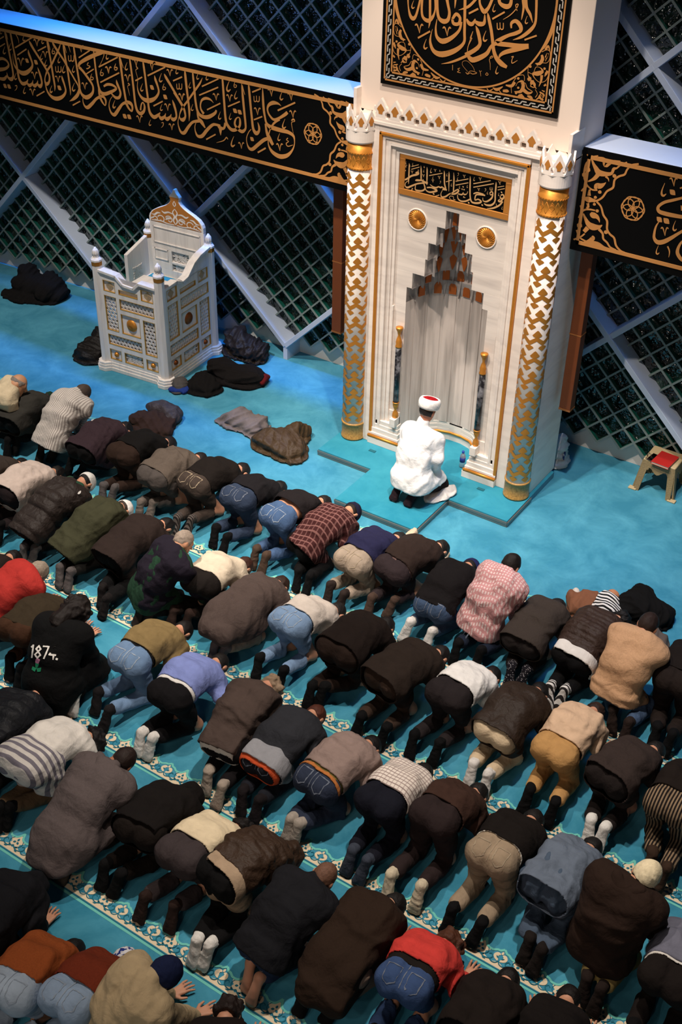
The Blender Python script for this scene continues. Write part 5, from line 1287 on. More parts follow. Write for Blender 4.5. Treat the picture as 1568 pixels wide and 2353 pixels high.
# back panel with ogee crest
YBK = PYY
m = MB()
uu = [-L2, -.10, .16, L2]
for i in range(3):
    for j, (za, zb) in enumerate(((.115, 1.0), (1.0, 1.09), (1.09, 1.12), (1.12, 1.26), (1.26, 1.30), (1.30, 1.60))):
        if i == 1 and j in (1, 3):
            continue
        m.box(uu[i], uu[i + 1], YBK - .028, YBK + .028, za, zb)
prof = [(.405, 1.60), (.405, 1.66), (.39, 1.70), (.35, 1.745), (.28, 1.785), (.20, 1.82), (.13, 1.855), (.085, 1.89), (.06, 1.925), (.066, 1.955), (.075, 1.975), (.062, 1.995), (.035, 2.02), (.02, 2.045), (.012, 2.07)]
poly = [(-x, z) for x, z in prof] + [(x, z) for x, z in prof[::-1]]
m.prism(poly, (0, YBK + .028, 0), (1, 0, 0), (0, 0, 1), (0, -.056, 0))
bp = bevel(m.build('back_panel', M_PUL, pul, O0), .003, 1)
m = MB()
inn = [(x * .93, 1.60 + (z - 1.60) * .96 + .012) for x, z in prof[:-4]]
poly = [(-x, z) for x, z in inn] + [(x, z) for x, z in inn[::-1]]
m.prism(poly, (0, YBK - .028, 0), (1, 0, 0), (0, 0, 1), (0, -.004, 0))
tym = m.build('crest_field', mat('crest_orange', '#c07a34', 0.5, 0.2), bp, O0)
m = MB()
pl = lambda x, z: (x, YBK - .0335, z)
for s in (-1, 1):
    for base in (.09, .21, .30):
        pts = []
        for i in range(14):
            a = .4 + i * .42
            r = (.062 if base < .25 else .04) * (1 - i / 17)
            pts.append((s * (base + r * math.cos(a)), 1.672 - (base - .09) * .12 + r * math.sin(a) * .9, .013))
        m.ribbon(pts, pl)
    m.ribbon([(0, 1.63, .01), (s * .03, 1.68, .02), (s * .01, 1.73, .024), (s * .035, 1.78, .016), (0, 1.83, .008)], pl)
    m.ribbon([(s * .02, 1.625, .01), (s * .12, 1.62, .014), (s * .22, 1.635, .014), (s * .36, 1.622, .01)], pl)
    m.ribbon([(s * .04, 1.76, .01), (s * .10, 1.77, .02), (s * .16, 1.75, .022), (s * .20, 1.77, .008)], pl)
    m.ribbon([(s * .22, 1.735, .008), (s * .27, 1.73, .022), (s * .31, 1.70, .02), (s * .36, 1.70, .006)], pl)
    m.ribbon([(s * .33, 1.66, .02), (s * .37, 1.645, .016), (s * .375, 1.62, .006)], pl)
    m.ribbon([(s * .05, 1.70, .01), (s * .11, 1.69, .03), (s * .15, 1.665, .01)], pl)
    m.ribbon([(0, 1.86, .008), (s * .02, 1.89, .012), (0, 1.93, .006)], pl)
m.build('crest_arabesque', M_PUL, tym, O0)
m = MB()
lattice(m, lambda u, v, y: V((u, YBK + y * .6, v)), -.10, .16, 1.12, 1.26, .03, .009, True)
m.build('arabesque_screen', M_PUL, bp, O0)
m = MB()
lattice(m, lambda u, v, y: V((u, YBK + y * .6, v)), -.10, .16, 1.0, 1.09, .03, .009, True)
m.build('arabesque_screen', M_PUL, bp, O0)
m = MB()
for a, b2, c, d in ((-L2 + .05, -.15, 1.12, 1.26), (.21, L2 - .05, 1.12, 1.26), (-L2 + .05, L2 - .05, 1.34, 1.55)):
    for (p, q, r, t) in ((a, b2, c, c + .012), (a, b2, d - .012, d), (a, a + .012, c, d), (b2 - .012, b2, c, d)):
        m.box(p, q, YBK - .038, YBK - .026, r, t)
m.build('panel_moulding', M_PUL, bp, O0)
# ------------------------------------------------------------------ people: one continuous body each, clothes as parts
def nv(a):
    a = np.asarray(a, float)
    return a / (np.linalg.norm(a) + 1e-9)


class SDF:
    """smooth union of tapered capsules and ellipsoids on a grid, meshed with surface nets"""

    inset = 0.0
    planes = []          # where a neighbour's shoulder presses against this person

    def __init__(self, k=0.03):
        self.k = k
        self.p = []
        self.cuts = []

    def cap(self, a, b, ra, rb=None, k=None):
        self.p.append(('c', np.asarray(a, float), np.asarray(b, float), ra, ra if rb is None else rb, self.k if k is None else k))
        return self

    def ell(self, c, ax, ay, az, r, k=None):
        self.p.append(('e', np.asarray(c, float), np.array([nv(ax), nv(ay), nv(az)]), np.asarray(r, float), None, self.k if k is None else k))
        return self

    def cut(self, p, n):
        """keep the side that n points to"""
        self.cuts.append((np.asarray(p, float), nv(n)))
        return self

    def mesh(self, h):
        self.cuts = self.cuts + [(p + n * SDF.inset, n) for p, n in SDF.planes]
        lo = np.full(3, 1e9)
        hi = -lo
        for q in self.p:
            if q[0] == 'c':
                r = max(q[3], q[4])
                lo = np.minimum(lo, np.minimum(q[1], q[2]) - r)
                hi = np.maximum(hi, np.maximum(q[1], q[2]) + r)
            else:
                e = np.sqrt(((q[2] * q[3][:, None]) ** 2).sum(0))
                lo = np.minimum(lo, q[1] - e)
                hi = np.maximum(hi, q[1] + e)
        lo = lo - 2.2 * h
        n = np.ceil((hi + 2.2 * h - lo) / h).astype(int) + 1
        D = np.full(n, 1.0, np.float32)
        ax = [lo[i] + h * np.arange(n[i]) for i in range(3)]
        for q in self.p:
            k = q[5]
            mg = k + 2.5 * h
            if q[0] == 'c':
                r = max(q[3], q[4])
                l2, h2 = np.minimum(q[1], q[2]) - r - mg, np.maximum(q[1], q[2]) + r + mg
            else:
                e = np.sqrt(((q[2] * q[3][:, None]) ** 2).sum(0))
                l2, h2 = q[1] - e - mg, q[1] + e + mg
            i0 = np.maximum(0, np.floor((l2 - lo) / h).astype(int))
            i1 = np.minimum(n, np.ceil((h2 - lo) / h).astype(int) + 1)
            sl = tuple(slice(i0[i], i1[i]) for i in range(3))
            X = ax[0][sl[0]][:, None, None]
            Y = ax[1][sl[1]][None, :, None]
            Z = ax[2][sl[2]][None, None, :]
            if q[0] == 'c':
                a, b, ra, rb = q[1:5]
                d = b - a
                L = d @ d + 1e-12
                px, py, pz = X - a[0], Y - a[1], Z - a[2]
                t = np.clip((px * d[0] + py * d[1] + pz * d[2]) / L, 0, 1)
                v = np.sqrt((px - t * d[0]) ** 2 + (py - t * d[1]) ** 2 + (pz - t * d[2]) ** 2) - (ra + (rb - ra) * t)
            else:
                c, R, r = q[1:4]
                px, py, pz = X - c[0], Y - c[1], Z - c[2]
                u = [(R[i][0] * px + R[i][1] * py + R[i][2] * pz) for i in range(3)]
                k0 = np.sqrt(sum((u[i] / r[i]) ** 2 for i in range(3)))
                k1 = np.sqrt(sum((u[i] / r[i] ** 2) ** 2 for i in range(3))) + 1e-9
                v = k0 * (k0 - 1) / k1
            o = D[sl]
            m = np.maximum(k - np.abs(o - v), 0) / k
            D[sl] = np.minimum(o, v) - m * m * k * .25
        for p, nn in self.cuts:
            v = -((ax[0][:, None, None] - p[0]) * nn[0] + (ax[1][None, :, None] - p[1]) * nn[1] + (ax[2][None, None, :] - p[2]) * nn[2])
            D = np.maximum(D, v)
        D[0], D[-1], D[:, 0], D[:, -1], D[:, :, 0], D[:, :, -1] = (1,) * 6
        return nets(D, lo, h)


def nets(D, lo, h):
    S = D < 0
    n = D.shape
    C = [(i, j, k) for i in (0, 1) for j in (0, 1) for k in (0, 1)]
    cnt = np.zeros([x - 1 for x in n], np.int8)
    for i, j, k in C:
        cnt += S[i:n[0] - 1 + i, j:n[1] - 1 + j, k:n[2] - 1 + k]
    cells = np.argwhere((cnt > 0) & (cnt < 8))
    if len(cells) == 0:
        return np.zeros((0, 3)), np.zeros((0, 4), int)
    vals = np.stack([D[cells[:, 0] + i, cells[:, 1] + j, cells[:, 2] + k] for i, j, k in C], 1)
    pos = np.zeros((len(cells), 3))
    num = np.zeros(len(cells))
    for a in range(8):
        for b in range(a + 1, 8):
            ca, cb = np.array(C[a]), np.array(C[b])
            if np.abs(ca - cb).sum() != 1:
                continue
            va, vb = vals[:, a], vals[:, b]
            m = (va < 0) != (vb < 0)
            t = np.where(m, va / np.where(m, va - vb, 1), 0)
            pos += np.where(m[:, None], ca + t[:, None] * (cb - ca), 0)
            num += m
    co = lo + h * (cells + pos / num[:, None])
    idx = np.full(cnt.shape, -1, np.int32)
    idx[tuple(cells.T)] = np.arange(len(cells))
    Q = []
    for d in range(3):
        e, f = (d + 1) % 3, (d + 2) % 3
        A = [slice(1, n[t] - 1) for t in range(3)]
        B = list(A)
        A[d] = slice(0, n[d] - 1)
        B[d] = slice(1, n[d])
        s0, s1 = S[tuple(A)], S[tuple(B)]
        off = np.array([A[t].start for t in range(3)])
        for flip in (False, True):
            E = np.argwhere((~s0 & s1) if flip else (s0 & ~s1)) + off
            if not len(E):
                continue
            q = []
            for u, w in ((0, 0), (1, 0), (1, 1), (0, 1)):
                c = E.copy()
                c[:, e] -= 1 - u
                c[:, f] -= 1 - w
                q.append(idx[tuple(c.T)])
            q = np.stack(q, 1)
            Q.append(q[:, ::-1] if flip else q)
    return co, np.concatenate(Q)


_rs = np.random.RandomState(3)
WAVES = [(_rs.normal(size=3), _rs.uniform(0, 6.28), _rs.uniform(.7, 1.3)) for _ in range(24)]


def folds(co, ori, amp, freq, seed, axis=None, squash=.35, sharp=False):
    """ridged cloth folds; axis: direction along which the folds run (they vary little along it)"""
    if amp == 0:
        return 0
    p = co.astype(float)
    if axis is not None:
        a = nv(axis)
        p = p - np.outer(p @ a, a) * (1 - squash)
    w = np.zeros(len(p))
    for i in range(3):
        d, ph, s = WAVES[(seed + i) % 24]
        w += np.sin(p @ (nv(d) * freq * .45) + ph + seed)
    out = np.zeros(len(p))
    for i in range(5):
        d, ph, s = WAVES[(seed * 3 + i + 5) % 24]
        x = np.sin(p @ (nv(d) * freq * s * (1 + .5 * i)) + ph + 1.6 * w + seed * 1.3)
        out += ((1 - np.abs(x)) ** 1.3 if sharp else (.5 + .5 * x) ** 2.2) / (1 + .7 * i)
    return amp * (out - .85)


def normals_of(co, q):
    a = np.cross(co[q[:, 2]] - co[q[:, 0]], co[q[:, 3]] - co[q[:, 1]])
    n = np.zeros_like(co)
    for i in range(4):
        np.add.at(n, q[:, i], a)
    return n / (np.linalg.norm(n, axis=1, keepdims=True) + 1e-12)


def cloth_obj(name, sdf, h, material, parent, org, amp=0.0, freq=22, seed=0, axis=None, ridge=None, squash=.35, floor=None, damp=None, sharp=False):
    co, q = sdf.mesh(h)
    if not len(co):
        return None
    keep = None
    if damp is not None:
        cap = np.abs((co - damp[0]) @ nv(damp[1])) < .55 * h
        keep = ~cap[q].all(1)
    if amp or ridge:
        nn = normals_of(co, q)
        d = folds(co - org, None, amp, freq, seed, axis, squash, sharp)
        if ridge:
            o, a, per, ra = ridge
            t = ((co - o) @ nv(a)) / per + .04 * np.sin((co - o) @ np.array([9., 7., 5.]) + seed)
            d = d + ra * (np.abs(np.sin(np.pi * t)) ** .55 - .7)
        d = np.asarray(d) + np.zeros(len(co))
        if damp is not None:
            d = d * np.clip(((co - damp[0]) @ nv(damp[1])) / .07, 0, 1)
        co = co + nn * d[:, None]
    if keep is not None:
        q = q[keep]
    if floor is not None:
        co[:, 2] = np.maximum(co[:, 2], floor)
    me = np_mesh(name, co - org, q.ravel(), np.arange(0, len(q) * 4, 4), np.full(len(q), 4))
    me.materials.append(material)
    ob = bpy.data.objects.new(name, me)
    COL.objects.link(ob)
    if keep is not None:
        sm = ob.modifiers.new('cloth_thickness', 'SOLIDIFY')
        sm.thickness = .007
        sm.offset = -1
    if parent is not None:
        ob.parent = parent
    else:
        ob.location = org
    return ob


# ---------- fabrics
def fabric(col, kind='plain', col2=None, scale=1.0, rot=0.0, rough=.9):
    key = ('fab', col, kind, col2, scale, round(rot, 2), rough)
    if key in MATS:
        return MATS[key]
    nm = {'plain': 'woven_cloth', 'check': 'checked_cloth', 'stripe': 'striped_cloth', 'denim': 'denim', 'leather': 'leather', 'dots': 'dotted_knit', 'print': 'printed_cloth', 'nylon': 'quilted_nylon', 'melange': 'melange_knit'}[kind]
    m = mat('%s_%d' % (nm, len(MATS)), col, rough, spec=.25 if kind in ('nylon', 'leather') else .15, sheen=0.0)
    if kind == 'nylon':
        m.node_tree.nodes['Principled BSDF'].inputs['Roughness'].default_value = .62
    MATS[key] = m
    nt = m.node_tree
    b = nt.nodes['Principled BSDF']
    tc = nt.nodes.new('ShaderNodeTexCoord')
    c1 = (*lin(col), 1)
    c2 = (*lin(col2), 1) if col2 else None

    def mix(a, bb, fac):
        x = nt.nodes.new('ShaderNodeMix')
        x.data_type = 'RGBA'
        for i, s in ((6, a), (7, bb)):
            if isinstance(s, tuple):
                x.inputs[i].default_value = s
            else:
                nt.links.new(s, x.inputs[i])
        nt.links.new(fac, x.inputs[0])
        return x.outputs[2]

    def noise(sc, det=3):
        n = nt.nodes.new('ShaderNodeTexNoise')
        n.inputs['Scale'].default_value = sc
        n.inputs['Detail'].default_value = det
        nt.links.new(tc.outputs['Object'], n.inputs['Vector'])
        return n.outputs['Fac']

    def wave(dirn, sc, thr=None):
        mp = nt.nodes.new('ShaderNodeMapping')
        mp.inputs['Rotation'].default_value = (0, 0, rot)
        nt.links.new(tc.outputs['Object'], mp.inputs['Vector'])
        w = nt.nodes.new('ShaderNodeTexWave')
        w.bands_direction = dirn
        w.inputs['Scale'].default_value = sc
        nt.links.new(mp.outputs[0], w.inputs['Vector'])
        if thr is None:
            return w.outputs['Fac']
        r = nt.nodes.new('ShaderNodeMath')
        r.operation = 'GREATER_THAN'
        r.inputs[1].default_value = thr
        nt.links.new(w.outputs['Fac'], r.inputs[0])
        return r.outputs[0]
    dark = tuple(x * .78 for x in c1[:3]) + (1,)
    lite = tuple(min(1, x * 1.18) for x in c1[:3]) + (1,)
    base = mix(dark, lite, noise(14 if kind != 'melange' else 90))
    if kind == 'check':
        th = .58 if scale > 0 else .86
        half = mix(c1, c2, noise(1, 0)) if False else tuple((x * .45 + y * .55) for x, y in zip(c1, c2))
        base = mix(base, half, wave('X', 10 * abs(scale), th))
        base = mix(base, c2 if th > .6 else half, wave('Y', 10 * abs(scale), th))
    elif kind == 'stripe':
        base = mix(base, c2, wave('X' if scale > 0 else 'Y', abs(scale), .55))
    elif kind == 'denim':
        base = mix(tuple(x * .62 for x in c1[:3]) + (1,), tuple(min(1, x * 1.5) for x in c1[:3]) + (1,), noise(6, 5))
    elif kind == 'dots':
        v = nt.nodes.new('ShaderNodeTexVoronoi')
        v.inputs['Scale'].default_value = 60
        nt.links.new(tc.outputs['Object'], v.inputs['Vector'])
        r = nt.nodes.new('ShaderNodeMath')
        r.operation = 'LESS_THAN'
        r.inputs[1].default_value = .28
        nt.links.new(v.outputs['Distance'], r.inputs[0])
        base = mix(base, c2, r.outputs[0])
    elif kind == 'print':
        r = nt.nodes.new('ShaderNodeMath')
        r.operation = 'GREATER_THAN'
        r.inputs[1].default_value = .53
        nt.links.new(noise(38, 2), r.inputs[0])
        base = mix(base, c2, r.outputs[0])
    nt.links.new(base, b.inputs['Base Color'])
    n2 = noise(420 if kind != 'nylon' else 60, 2)
    bp = nt.nodes.new('ShaderNodeBump')
    bp.inputs['Strength'].default_value = .35
    bp.inputs['Distance'].default_value = .003
    nt.links.new(n2, bp.inputs['Height'])
    wr = nt.nodes.new('ShaderNodeTexNoise')          # soft creases
    wr.inputs['Scale'].default_value = 8
    wr.inputs['Detail'].default_value = 4
    wr.inputs['Distortion'].default_value = .35
    nt.links.new(tc.outputs['Object'], wr.inputs['Vector'])
    b2 = nt.nodes.new('ShaderNodeBump')
    b2.inputs['Strength'].default_value = 1.0
    b2.inputs['Distance'].default_value = .026 if kind != 'nylon' else .04
    nt.links.new(wr.outputs['Fac'], b2.inputs['Height'])
    nt.links.new(bp.outputs['Normal'], b2.inputs['Normal'])
    nt.links.new(b2.outputs['Normal'], b.inputs['Normal'])
    return m


def skin_mat(col='#c08a6a'):
    key = ('skin', col)
    if key not in MATS:
        m = mat('skin_%d' % len(MATS), col, .55, noise=.08, nscale=30, spec=.35)
        m.node_tree.nodes['Principled BSDF'].inputs['Subsurface Weight'].default_value = 0.0
        MATS[key] = m
    return MATS[key]


def hair_mat(col):
    key = ('hair', col)
    if key not in MATS:
        m = mat('hair_%d' % len(MATS), col, .55, noise=.45, nscale=60, bump=1.0, bscale=220, spec=.3)
        MATS[key] = m
    return MATS[key]


UPZ = np.array([0, 0, 1.0])


def hand_mesh(wrist, fwd, up, side, h=.0048, flat=True):
    """palm, four unequal bent fingers and a thumb from the side of the palm; side +1 = right hand"""
    fwd, up = nv(fwd), nv(up)
    lat = nv(np.cross(fwd, up)) * side        # towards the little finger
    S = SDF(.012)
    S.cap(wrist - fwd * .03, wrist + fwd * .015, .026, .025)
    for o in (-.028, -.010, .010, .027):
        S.cap(wrist + fwd * .012 + lat * o * .6, wrist + fwd * .085 + lat * o, .014, .0125)
    for o, L, sp in ((-.030, .072, -.20), (-.010, .082, -.05), (.011, .075, .08), (.030, .058, .24)):
        k0 = wrist + fwd * .088 + lat * o
        d = nv(fwd + lat * sp)
        k1 = k0 + d * L * .45 + up * .006
        k2 = k0 + d * L * .78 + up * .0
        k3 = k0 + d * L - up * .005
        S.cap(k0, k1, .0098, .0088, .006)
        S.cap(k1, k2, .0088, .0080, .004)
        S.cap(k2, k3, .0080, .0068, .004)
    t0 = wrist + fwd * .025 - lat * .026
    t1 = t0 + nv(fwd * .7 - lat * .8) * .042 - up * .002
    t2 = t1 + nv(fwd * .95 - lat * .35) * .036 - up * .003
    S.cap(t0, t1, .014, .011, .008)
    S.cap(t1, t2, .011, .0085, .004)
    return S.mesh(h)


def build_person(P):
    """P: joints in metres and clothes; see PEOPLE below"""
    hip = np.array(P['hip'], float)
    neck = np.array(P['neck'], float)
    pose = P.get('pose', 'S')
    sd = P['id']
    z0 = P.get('z0', 0.0)
    ax = nv(neck - hip)
    T = np.linalg.norm(neck - hip)
    fwd = nv([neck[0] - hip[0], neck[1] - hip[1] + (.15 if pose == 'L' else 0), 0])
    if 'face' in P:
        fwd = nv([*P['face'], 0])
    rt = np.array([fwd[1], -fwd[0], 0])
    bk = nv(np.cross(rt, ax))                  # out of the back
    G = P.get('girth', 1.0) * .87
    head = np.array(P['head'], float) if P.get('head') else neck + (fwd * .155 - UPZ * .11 if pose == 'S' else fwd * .13 + UPZ * .02)
    hu = nv((head - neck) * 2.2 + (fwd * .25 - UPZ * .05 if pose == 'S' else UPZ * .32 + fwd * .05))
    hf = nv((-UPZ * 1.0 + fwd * .2) - hu * np.dot(-UPZ * 1.0 + fwd * .2, hu)) if pose == 'S' else nv((fwd - UPZ * .55) - hu * np.dot(fwd - UPZ * .55, hu))
    if P.get('upright'):
        hu = nv(UPZ + fwd * .35)
        hf = nv(fwd - UPZ * .35)
    hr = np.cross(hf, hu)
    if pose == 'S' and head[2] - z0 < .115:
        head[2] = z0 + .115
    # legs
    HS = .088 * G
    hips = {-1: hip - rt * HS, 1: hip + rt * HS}
    toes, heels, ankles, knees = {}, {}, {}, {}
    for s, key in ((-1, 'tl'), (1, 'tr')):
        t = P.get(key)
        t = np.array([*t, z0 + .03]) if t else hip * [1, 1, 0] + rt * s * .09 - fwd * .31 + UPZ * (z0 + .03)
        tgt = hips[s] + rt * s * P.get('kneeout', .035) + fwd * (.16 if pose == 'S' else .34)
        d = nv((tgt - t) * [1, 1, 0])
        toes[s] = t
        if P.get('flatfoot'):
            heels[s] = t + d * .19 + UPZ * .055
            ankles[s] = t + d * .21 + UPZ * .05
        else:
            jx = (((sd * 7 + s * 3) % 11) / 11 - .35) * .045
            heels[s] = t + d * .085 + UPZ * .178 + rt * s * jx
            ankles[s] = t + d * .135 + UPZ * .145 + rt * s * jx * .7
        d2 = nv((tgt - ankles[s]) * [1, 1, 0])
        knees[s] = ankles[s] + d2 * .375
        knees[s][2] = z0 + .062
    # spine
    arch = .055 if pose == 'S' else .03
    mid = hip + ax * T * .45 + bk * arch
    chest = hip + ax * T * .78 + bk * arch * .6 - bk * .02
    sc = neck - ax * .075 - bk * .035
    sh = {s: sc + rt * s * ((.172 if pose == 'S' else .192) * G) - (bk * .03 if pose == 'S' else UPZ * .03) for s in (-1, 1)}
    WR = .108 if pose == 'S' else .118
    CW = .080 if pose == 'S' else .098
    hands, elbows = {}, {}
    for s, key in ((-1, 'hl'), (1, 'hr')):
        if P.get(key):
            hands[s] = np.array(P[key], float)
        elif pose == 'S':
            g = head * [1, 1, 0]
            hands[s] = g + rt * s * .185 - fwd * .07 + UPZ * (z0 + .028)
        elif P.get('lap'):
            hands[s] = knees[s] * [1, 1, 0] - fwd * .10 - rt * s * .03 + UPZ * (z0 + .22)
        else:
            hands[s] = hip * [1, 1, 0] + fwd * .56 + rt * s * .17 + UPZ * (z0 + .03)
        m = (sh[s] + hands[s]) / 2
        gap = np.linalg.norm(hands[s] - sh[s])
        bend = math.sqrt(max(0.0, .29 ** 2 - (gap / 2) ** 2))
        e = m + nv(rt * s * (.22 if pose == 'S' else .4) - fwd * .45 + UPZ * .35) * max(.03, bend * .85)
        e[2] = max(e[2], z0 + .075)
        elbows[s] = e
    org = np.array([hip[0], hip[1], z0])
    root = empty('person', tuple(org), label=P['label'], cat='person', group='worshippers kneeling in prayer rows' if not P.get('imam') else None)

    SDF.planes = P.get('press', [])
    SDF.inset = .035
    # ---- body
    B = SDF(.035)
    r = .112 * G
    bf = 1.0 if not P.get('sock') else .80
    B.cap(hips[-1], hips[1], r * .80)
    for s in (-1, 1):
        B.cap(hips[s] - ax * .012 + bk * .010, hips[s] - ax * .018 + bk * .004, r * .88)
        B.cap(hips[s], mid + rt * s * .06, r * .88, .094 * G)
        B.cap(mid + rt * s * .06, chest + rt * s * .075, .100 * G, .108 * G)
        B.cap(chest + rt * s * .075, sh[s], .095 * G, .058)
        B.cap(neck - ax * .03, sh[s], .052, .055)
        B.cap(sh[s], elbows[s], .053, .042)
        w = hands[s] + nv(elbows[s] - hands[s]) * .0
        B.cap(elbows[s], w, .041, .027, .02)
        B.cap(hips[s], knees[s], .080 * G, .050)
        B.cap(knees[s], ankles[s], .046, .034 * bf)
        cf = knees[s] * .62 + ankles[s] * .38 + UPZ * .012
        B.cap(cf, cf * .999 + ankles[s] * .001, .050)
        B.cap(ankles[s], heels[s], .035 * bf, .034 * bf, .02)
        ft = nv(np.cross(heels[s] - toes[s], rt))
        for o in (-.02, .02):
            B.cap(heels[s], toes[s] + rt * o * .8, .030 * bf, .028 * bf, .02)
        fd = nv((ankles[s] - toes[s]) * [1, 1, 0])
        B.cap(toes[s] - rt * .025 + fd * .0, toes[s] + rt * .022, .022, .020, .015)
    B.cap(neck - ax * .03, neck * .45 + head * .55, .058, .054)
    B.ell(head + hu * .018 - hf * .006, hr, hf, hu, (.074, .093, .098), .02)
    B.ell(head - hu * .052 + hf * .022, hr, hf, hu, (.056, .062, .062), .03)
    # face: brow, nose, lips, chin, cheeks, ears
    B.cap(head + hu * .022 + hf * .078 - hr * .03, head + hu * .022 + hf * .078 + hr * .03, .012, None, .012)
    B.cap(head + hu * .012 + hf * .088, head - hu * .028 + hf * .104, .008, .013, .010)
    B.cap(head - hu * .055 + hf * .082 - hr * .016, head - hu * .055 + hf * .082 + hr * .016, .008, None, .006)
    B.cap(head - hu * .066 + hf * .080 - hr * .014, head - hu * .066 + hf * .080 + hr * .014, .008, None, .006)
    B.ell(head - hu * .096 + hf * .070, hr, hf, hu, (.022, .018, .018), .02)
    for s in (-1, 1):
        B.ell(head + hr * s * .033 + hu * .006 + hf * .076, hr, hf, hu, (.013, .010, .010), .008)
        B.ell(head + hr * s * .077 - hu * .006 - hf * .008, hr, hf * 1.0 + hr * s * .3, hu, (.012, .020, .034), .008)
    co, q = B.mesh(.0125)
    for s in (-1, 1):
        hd = nv(fwd + rt * s * P.get('splay', .15))
        wr = hands[s]
        up = UPZ
        if P.get('lap'):
            hd = nv(fwd - rt * s * .5 - UPZ * .25)
        SDF.planes = []
        hc, hq = hand_mesh(wr, hd, up, s)
        SDF.planes = P.get('press', [])
        q = np.concatenate([q, hq + len(co)])
        co = np.concatenate([co, hc])
    me = np_mesh('body', co - org, q.ravel(), np.arange(0, len(q) * 4, 4), np.full(len(q), 4))
    me.materials.append(skin_mat(P.get('skin', '#c48d70')))
    ob = bpy.data.objects.new('body', me)
    COL.objects.link(ob)
    ob.parent = root

    SDF.planes = []
    # ---- trousers
    tr = P.get('bot')
    if tr:
        S = SDF(.032)
        e = .012 * P.get('loose', 1.0)
        S.cap(hips[-1] + fwd * .02, hips[1] + fwd * .02, r * .86 + e)
        for s in (-1, 1):
            S.cap(hips[s] - ax * .012 + bk * .012, hips[s] - ax * .018 + bk * .010, r + e - .004)
            S.cap(hips[s] + ax * .0, hip + ax * .19 + rt * s * .058 + bk * arch * .85, r + e, .103 * G + e * .8)
            S.cap(hips[s] + rt * s * .006, knees[s], .098 * G + e, .064 + e)
            end = knees[s] * .05 + ankles[s] * .95
            S.cap(knees[s], end, .060 + e * .9, .049 + e * .9)
        w = P.get('waist', .15)
        S.cut(hip + ax * w, -ax)
        tro = cloth_obj('trousers', S, .0115, tr, root, org, P.get('bfold', .006), 30, sd, None, None, floor=z0 + .004)
        if P.get('denim'):
            nrm = nv(bk * .72 - ax * .70)
            ev = nv(np.cross(nrm, rt))
            ev = ev if ev @ ax > 0 else -ev
            cc = np.empty(len(tro.data.vertices) * 3, np.float32)
            tro.data.vertices.foreach_get('co', cc)
            cc = cc.reshape(-1, 3) + org
            nn = np.empty(len(cc) * 3, np.float32)
            tro.data.vertices.foreach_get('normal', nn)
            f = nn.reshape(-1, 3) @ nrm > .25
            cf, nf = cc[f], nn.reshape(-1, 3)[f]
            uu, vv = (cf - hip) @ rt, (cf - hip) @ ev

            def sp(u, v):
                i = np.argsort((uu - u) ** 2 + (vv - v) ** 2)[:5]
                return tuple(cf[i].mean(0) + nf[i].mean(0) * .0035)
            for s in (-1, 1):
                m = MB()
                o = [(.030, .075), (.125, .070), (.118, -.035), (.078, -.058), (.036, -.030), (.030, .075)]
                for (u0, v0), (u1, v1) in zip(o[:-1], o[1:]):
                    K = max(2, int(math.hypot(u1 - u0, v1 - v0) / .014))
                    l = math.hypot(u1 - u0, v1 - v0)
                    nx, ny = -(v1 - v0) / l * .0028, (u1 - u0) / l * .0028
                    for i in range(K):
                        a0 = (u0 + (u1 - u0) * i / K, v0 + (v1 - v0) * i / K)
                        a1 = (u0 + (u1 - u0) * (i + 1) / K, v0 + (v1 - v0) * (i + 1) / K)
                        m.add([sp(s * (a0[0] + nx), a0[1] + ny), sp(s * (a1[0] + nx), a1[1] + ny), sp(s * (a1[0] - nx), a1[1] - ny), sp(s * (a0[0] - nx), a0[1] - ny)], [(0, 1, 2, 3)])
                m.build('pocket_seam', P['denim'], root)
            m = MB()
            for i in range(9):
                v0, v1 = .135 - i * .02, .135 - (i + 1) * .02
                m.add([sp(-.003, v0), sp(.003, v0), sp(.003, v1), sp(-.003, v1)], [(0, 1, 2, 3)])
            m.build('back_seam', P['denim'], root)
    # ---- socks / shoes
    sk = P.get('sock')
    if sk:
        for s in (-1, 1):
            S = SDF(.022)
            fd = nv((ankles[s] - toes[s]) * [1, 1, 0])
            sole = nv(heels[s] - toes[s])
            e = P.get('sockpad', .002)
            S.cap(knees[s] * .24 + ankles[s] * .76, heels[s] * .3 + ankles[s] * .7, .039 + e, .037 + e)
            S.cap(ankles[s], heels[s], .037 + e, .034 + e)
            for o in (-.017, .019):
                S.cap(heels[s] * .94 + toes[s] * .06, toes[s] + rt * o + sole * .030, .030 + e, .029 + e)
            S.cap(heels[s] * .40 + toes[s] * .60 + fd * .02, toes[s] + fd * .018 + UPZ * .01, .032 + e, .027 + e)
            S.cap(toes[s] - rt * .027, toes[s] + rt * .026, .025 + e, .022 + e, .015)
            cloth_obj(P.get('footwear', 'sock'), S, .0085, sk, root, org, .0030, 60, sd + s, None, None, floor=z0 + .003)
    # ---- upper garments
    SDF.planes = P.get('press', [])
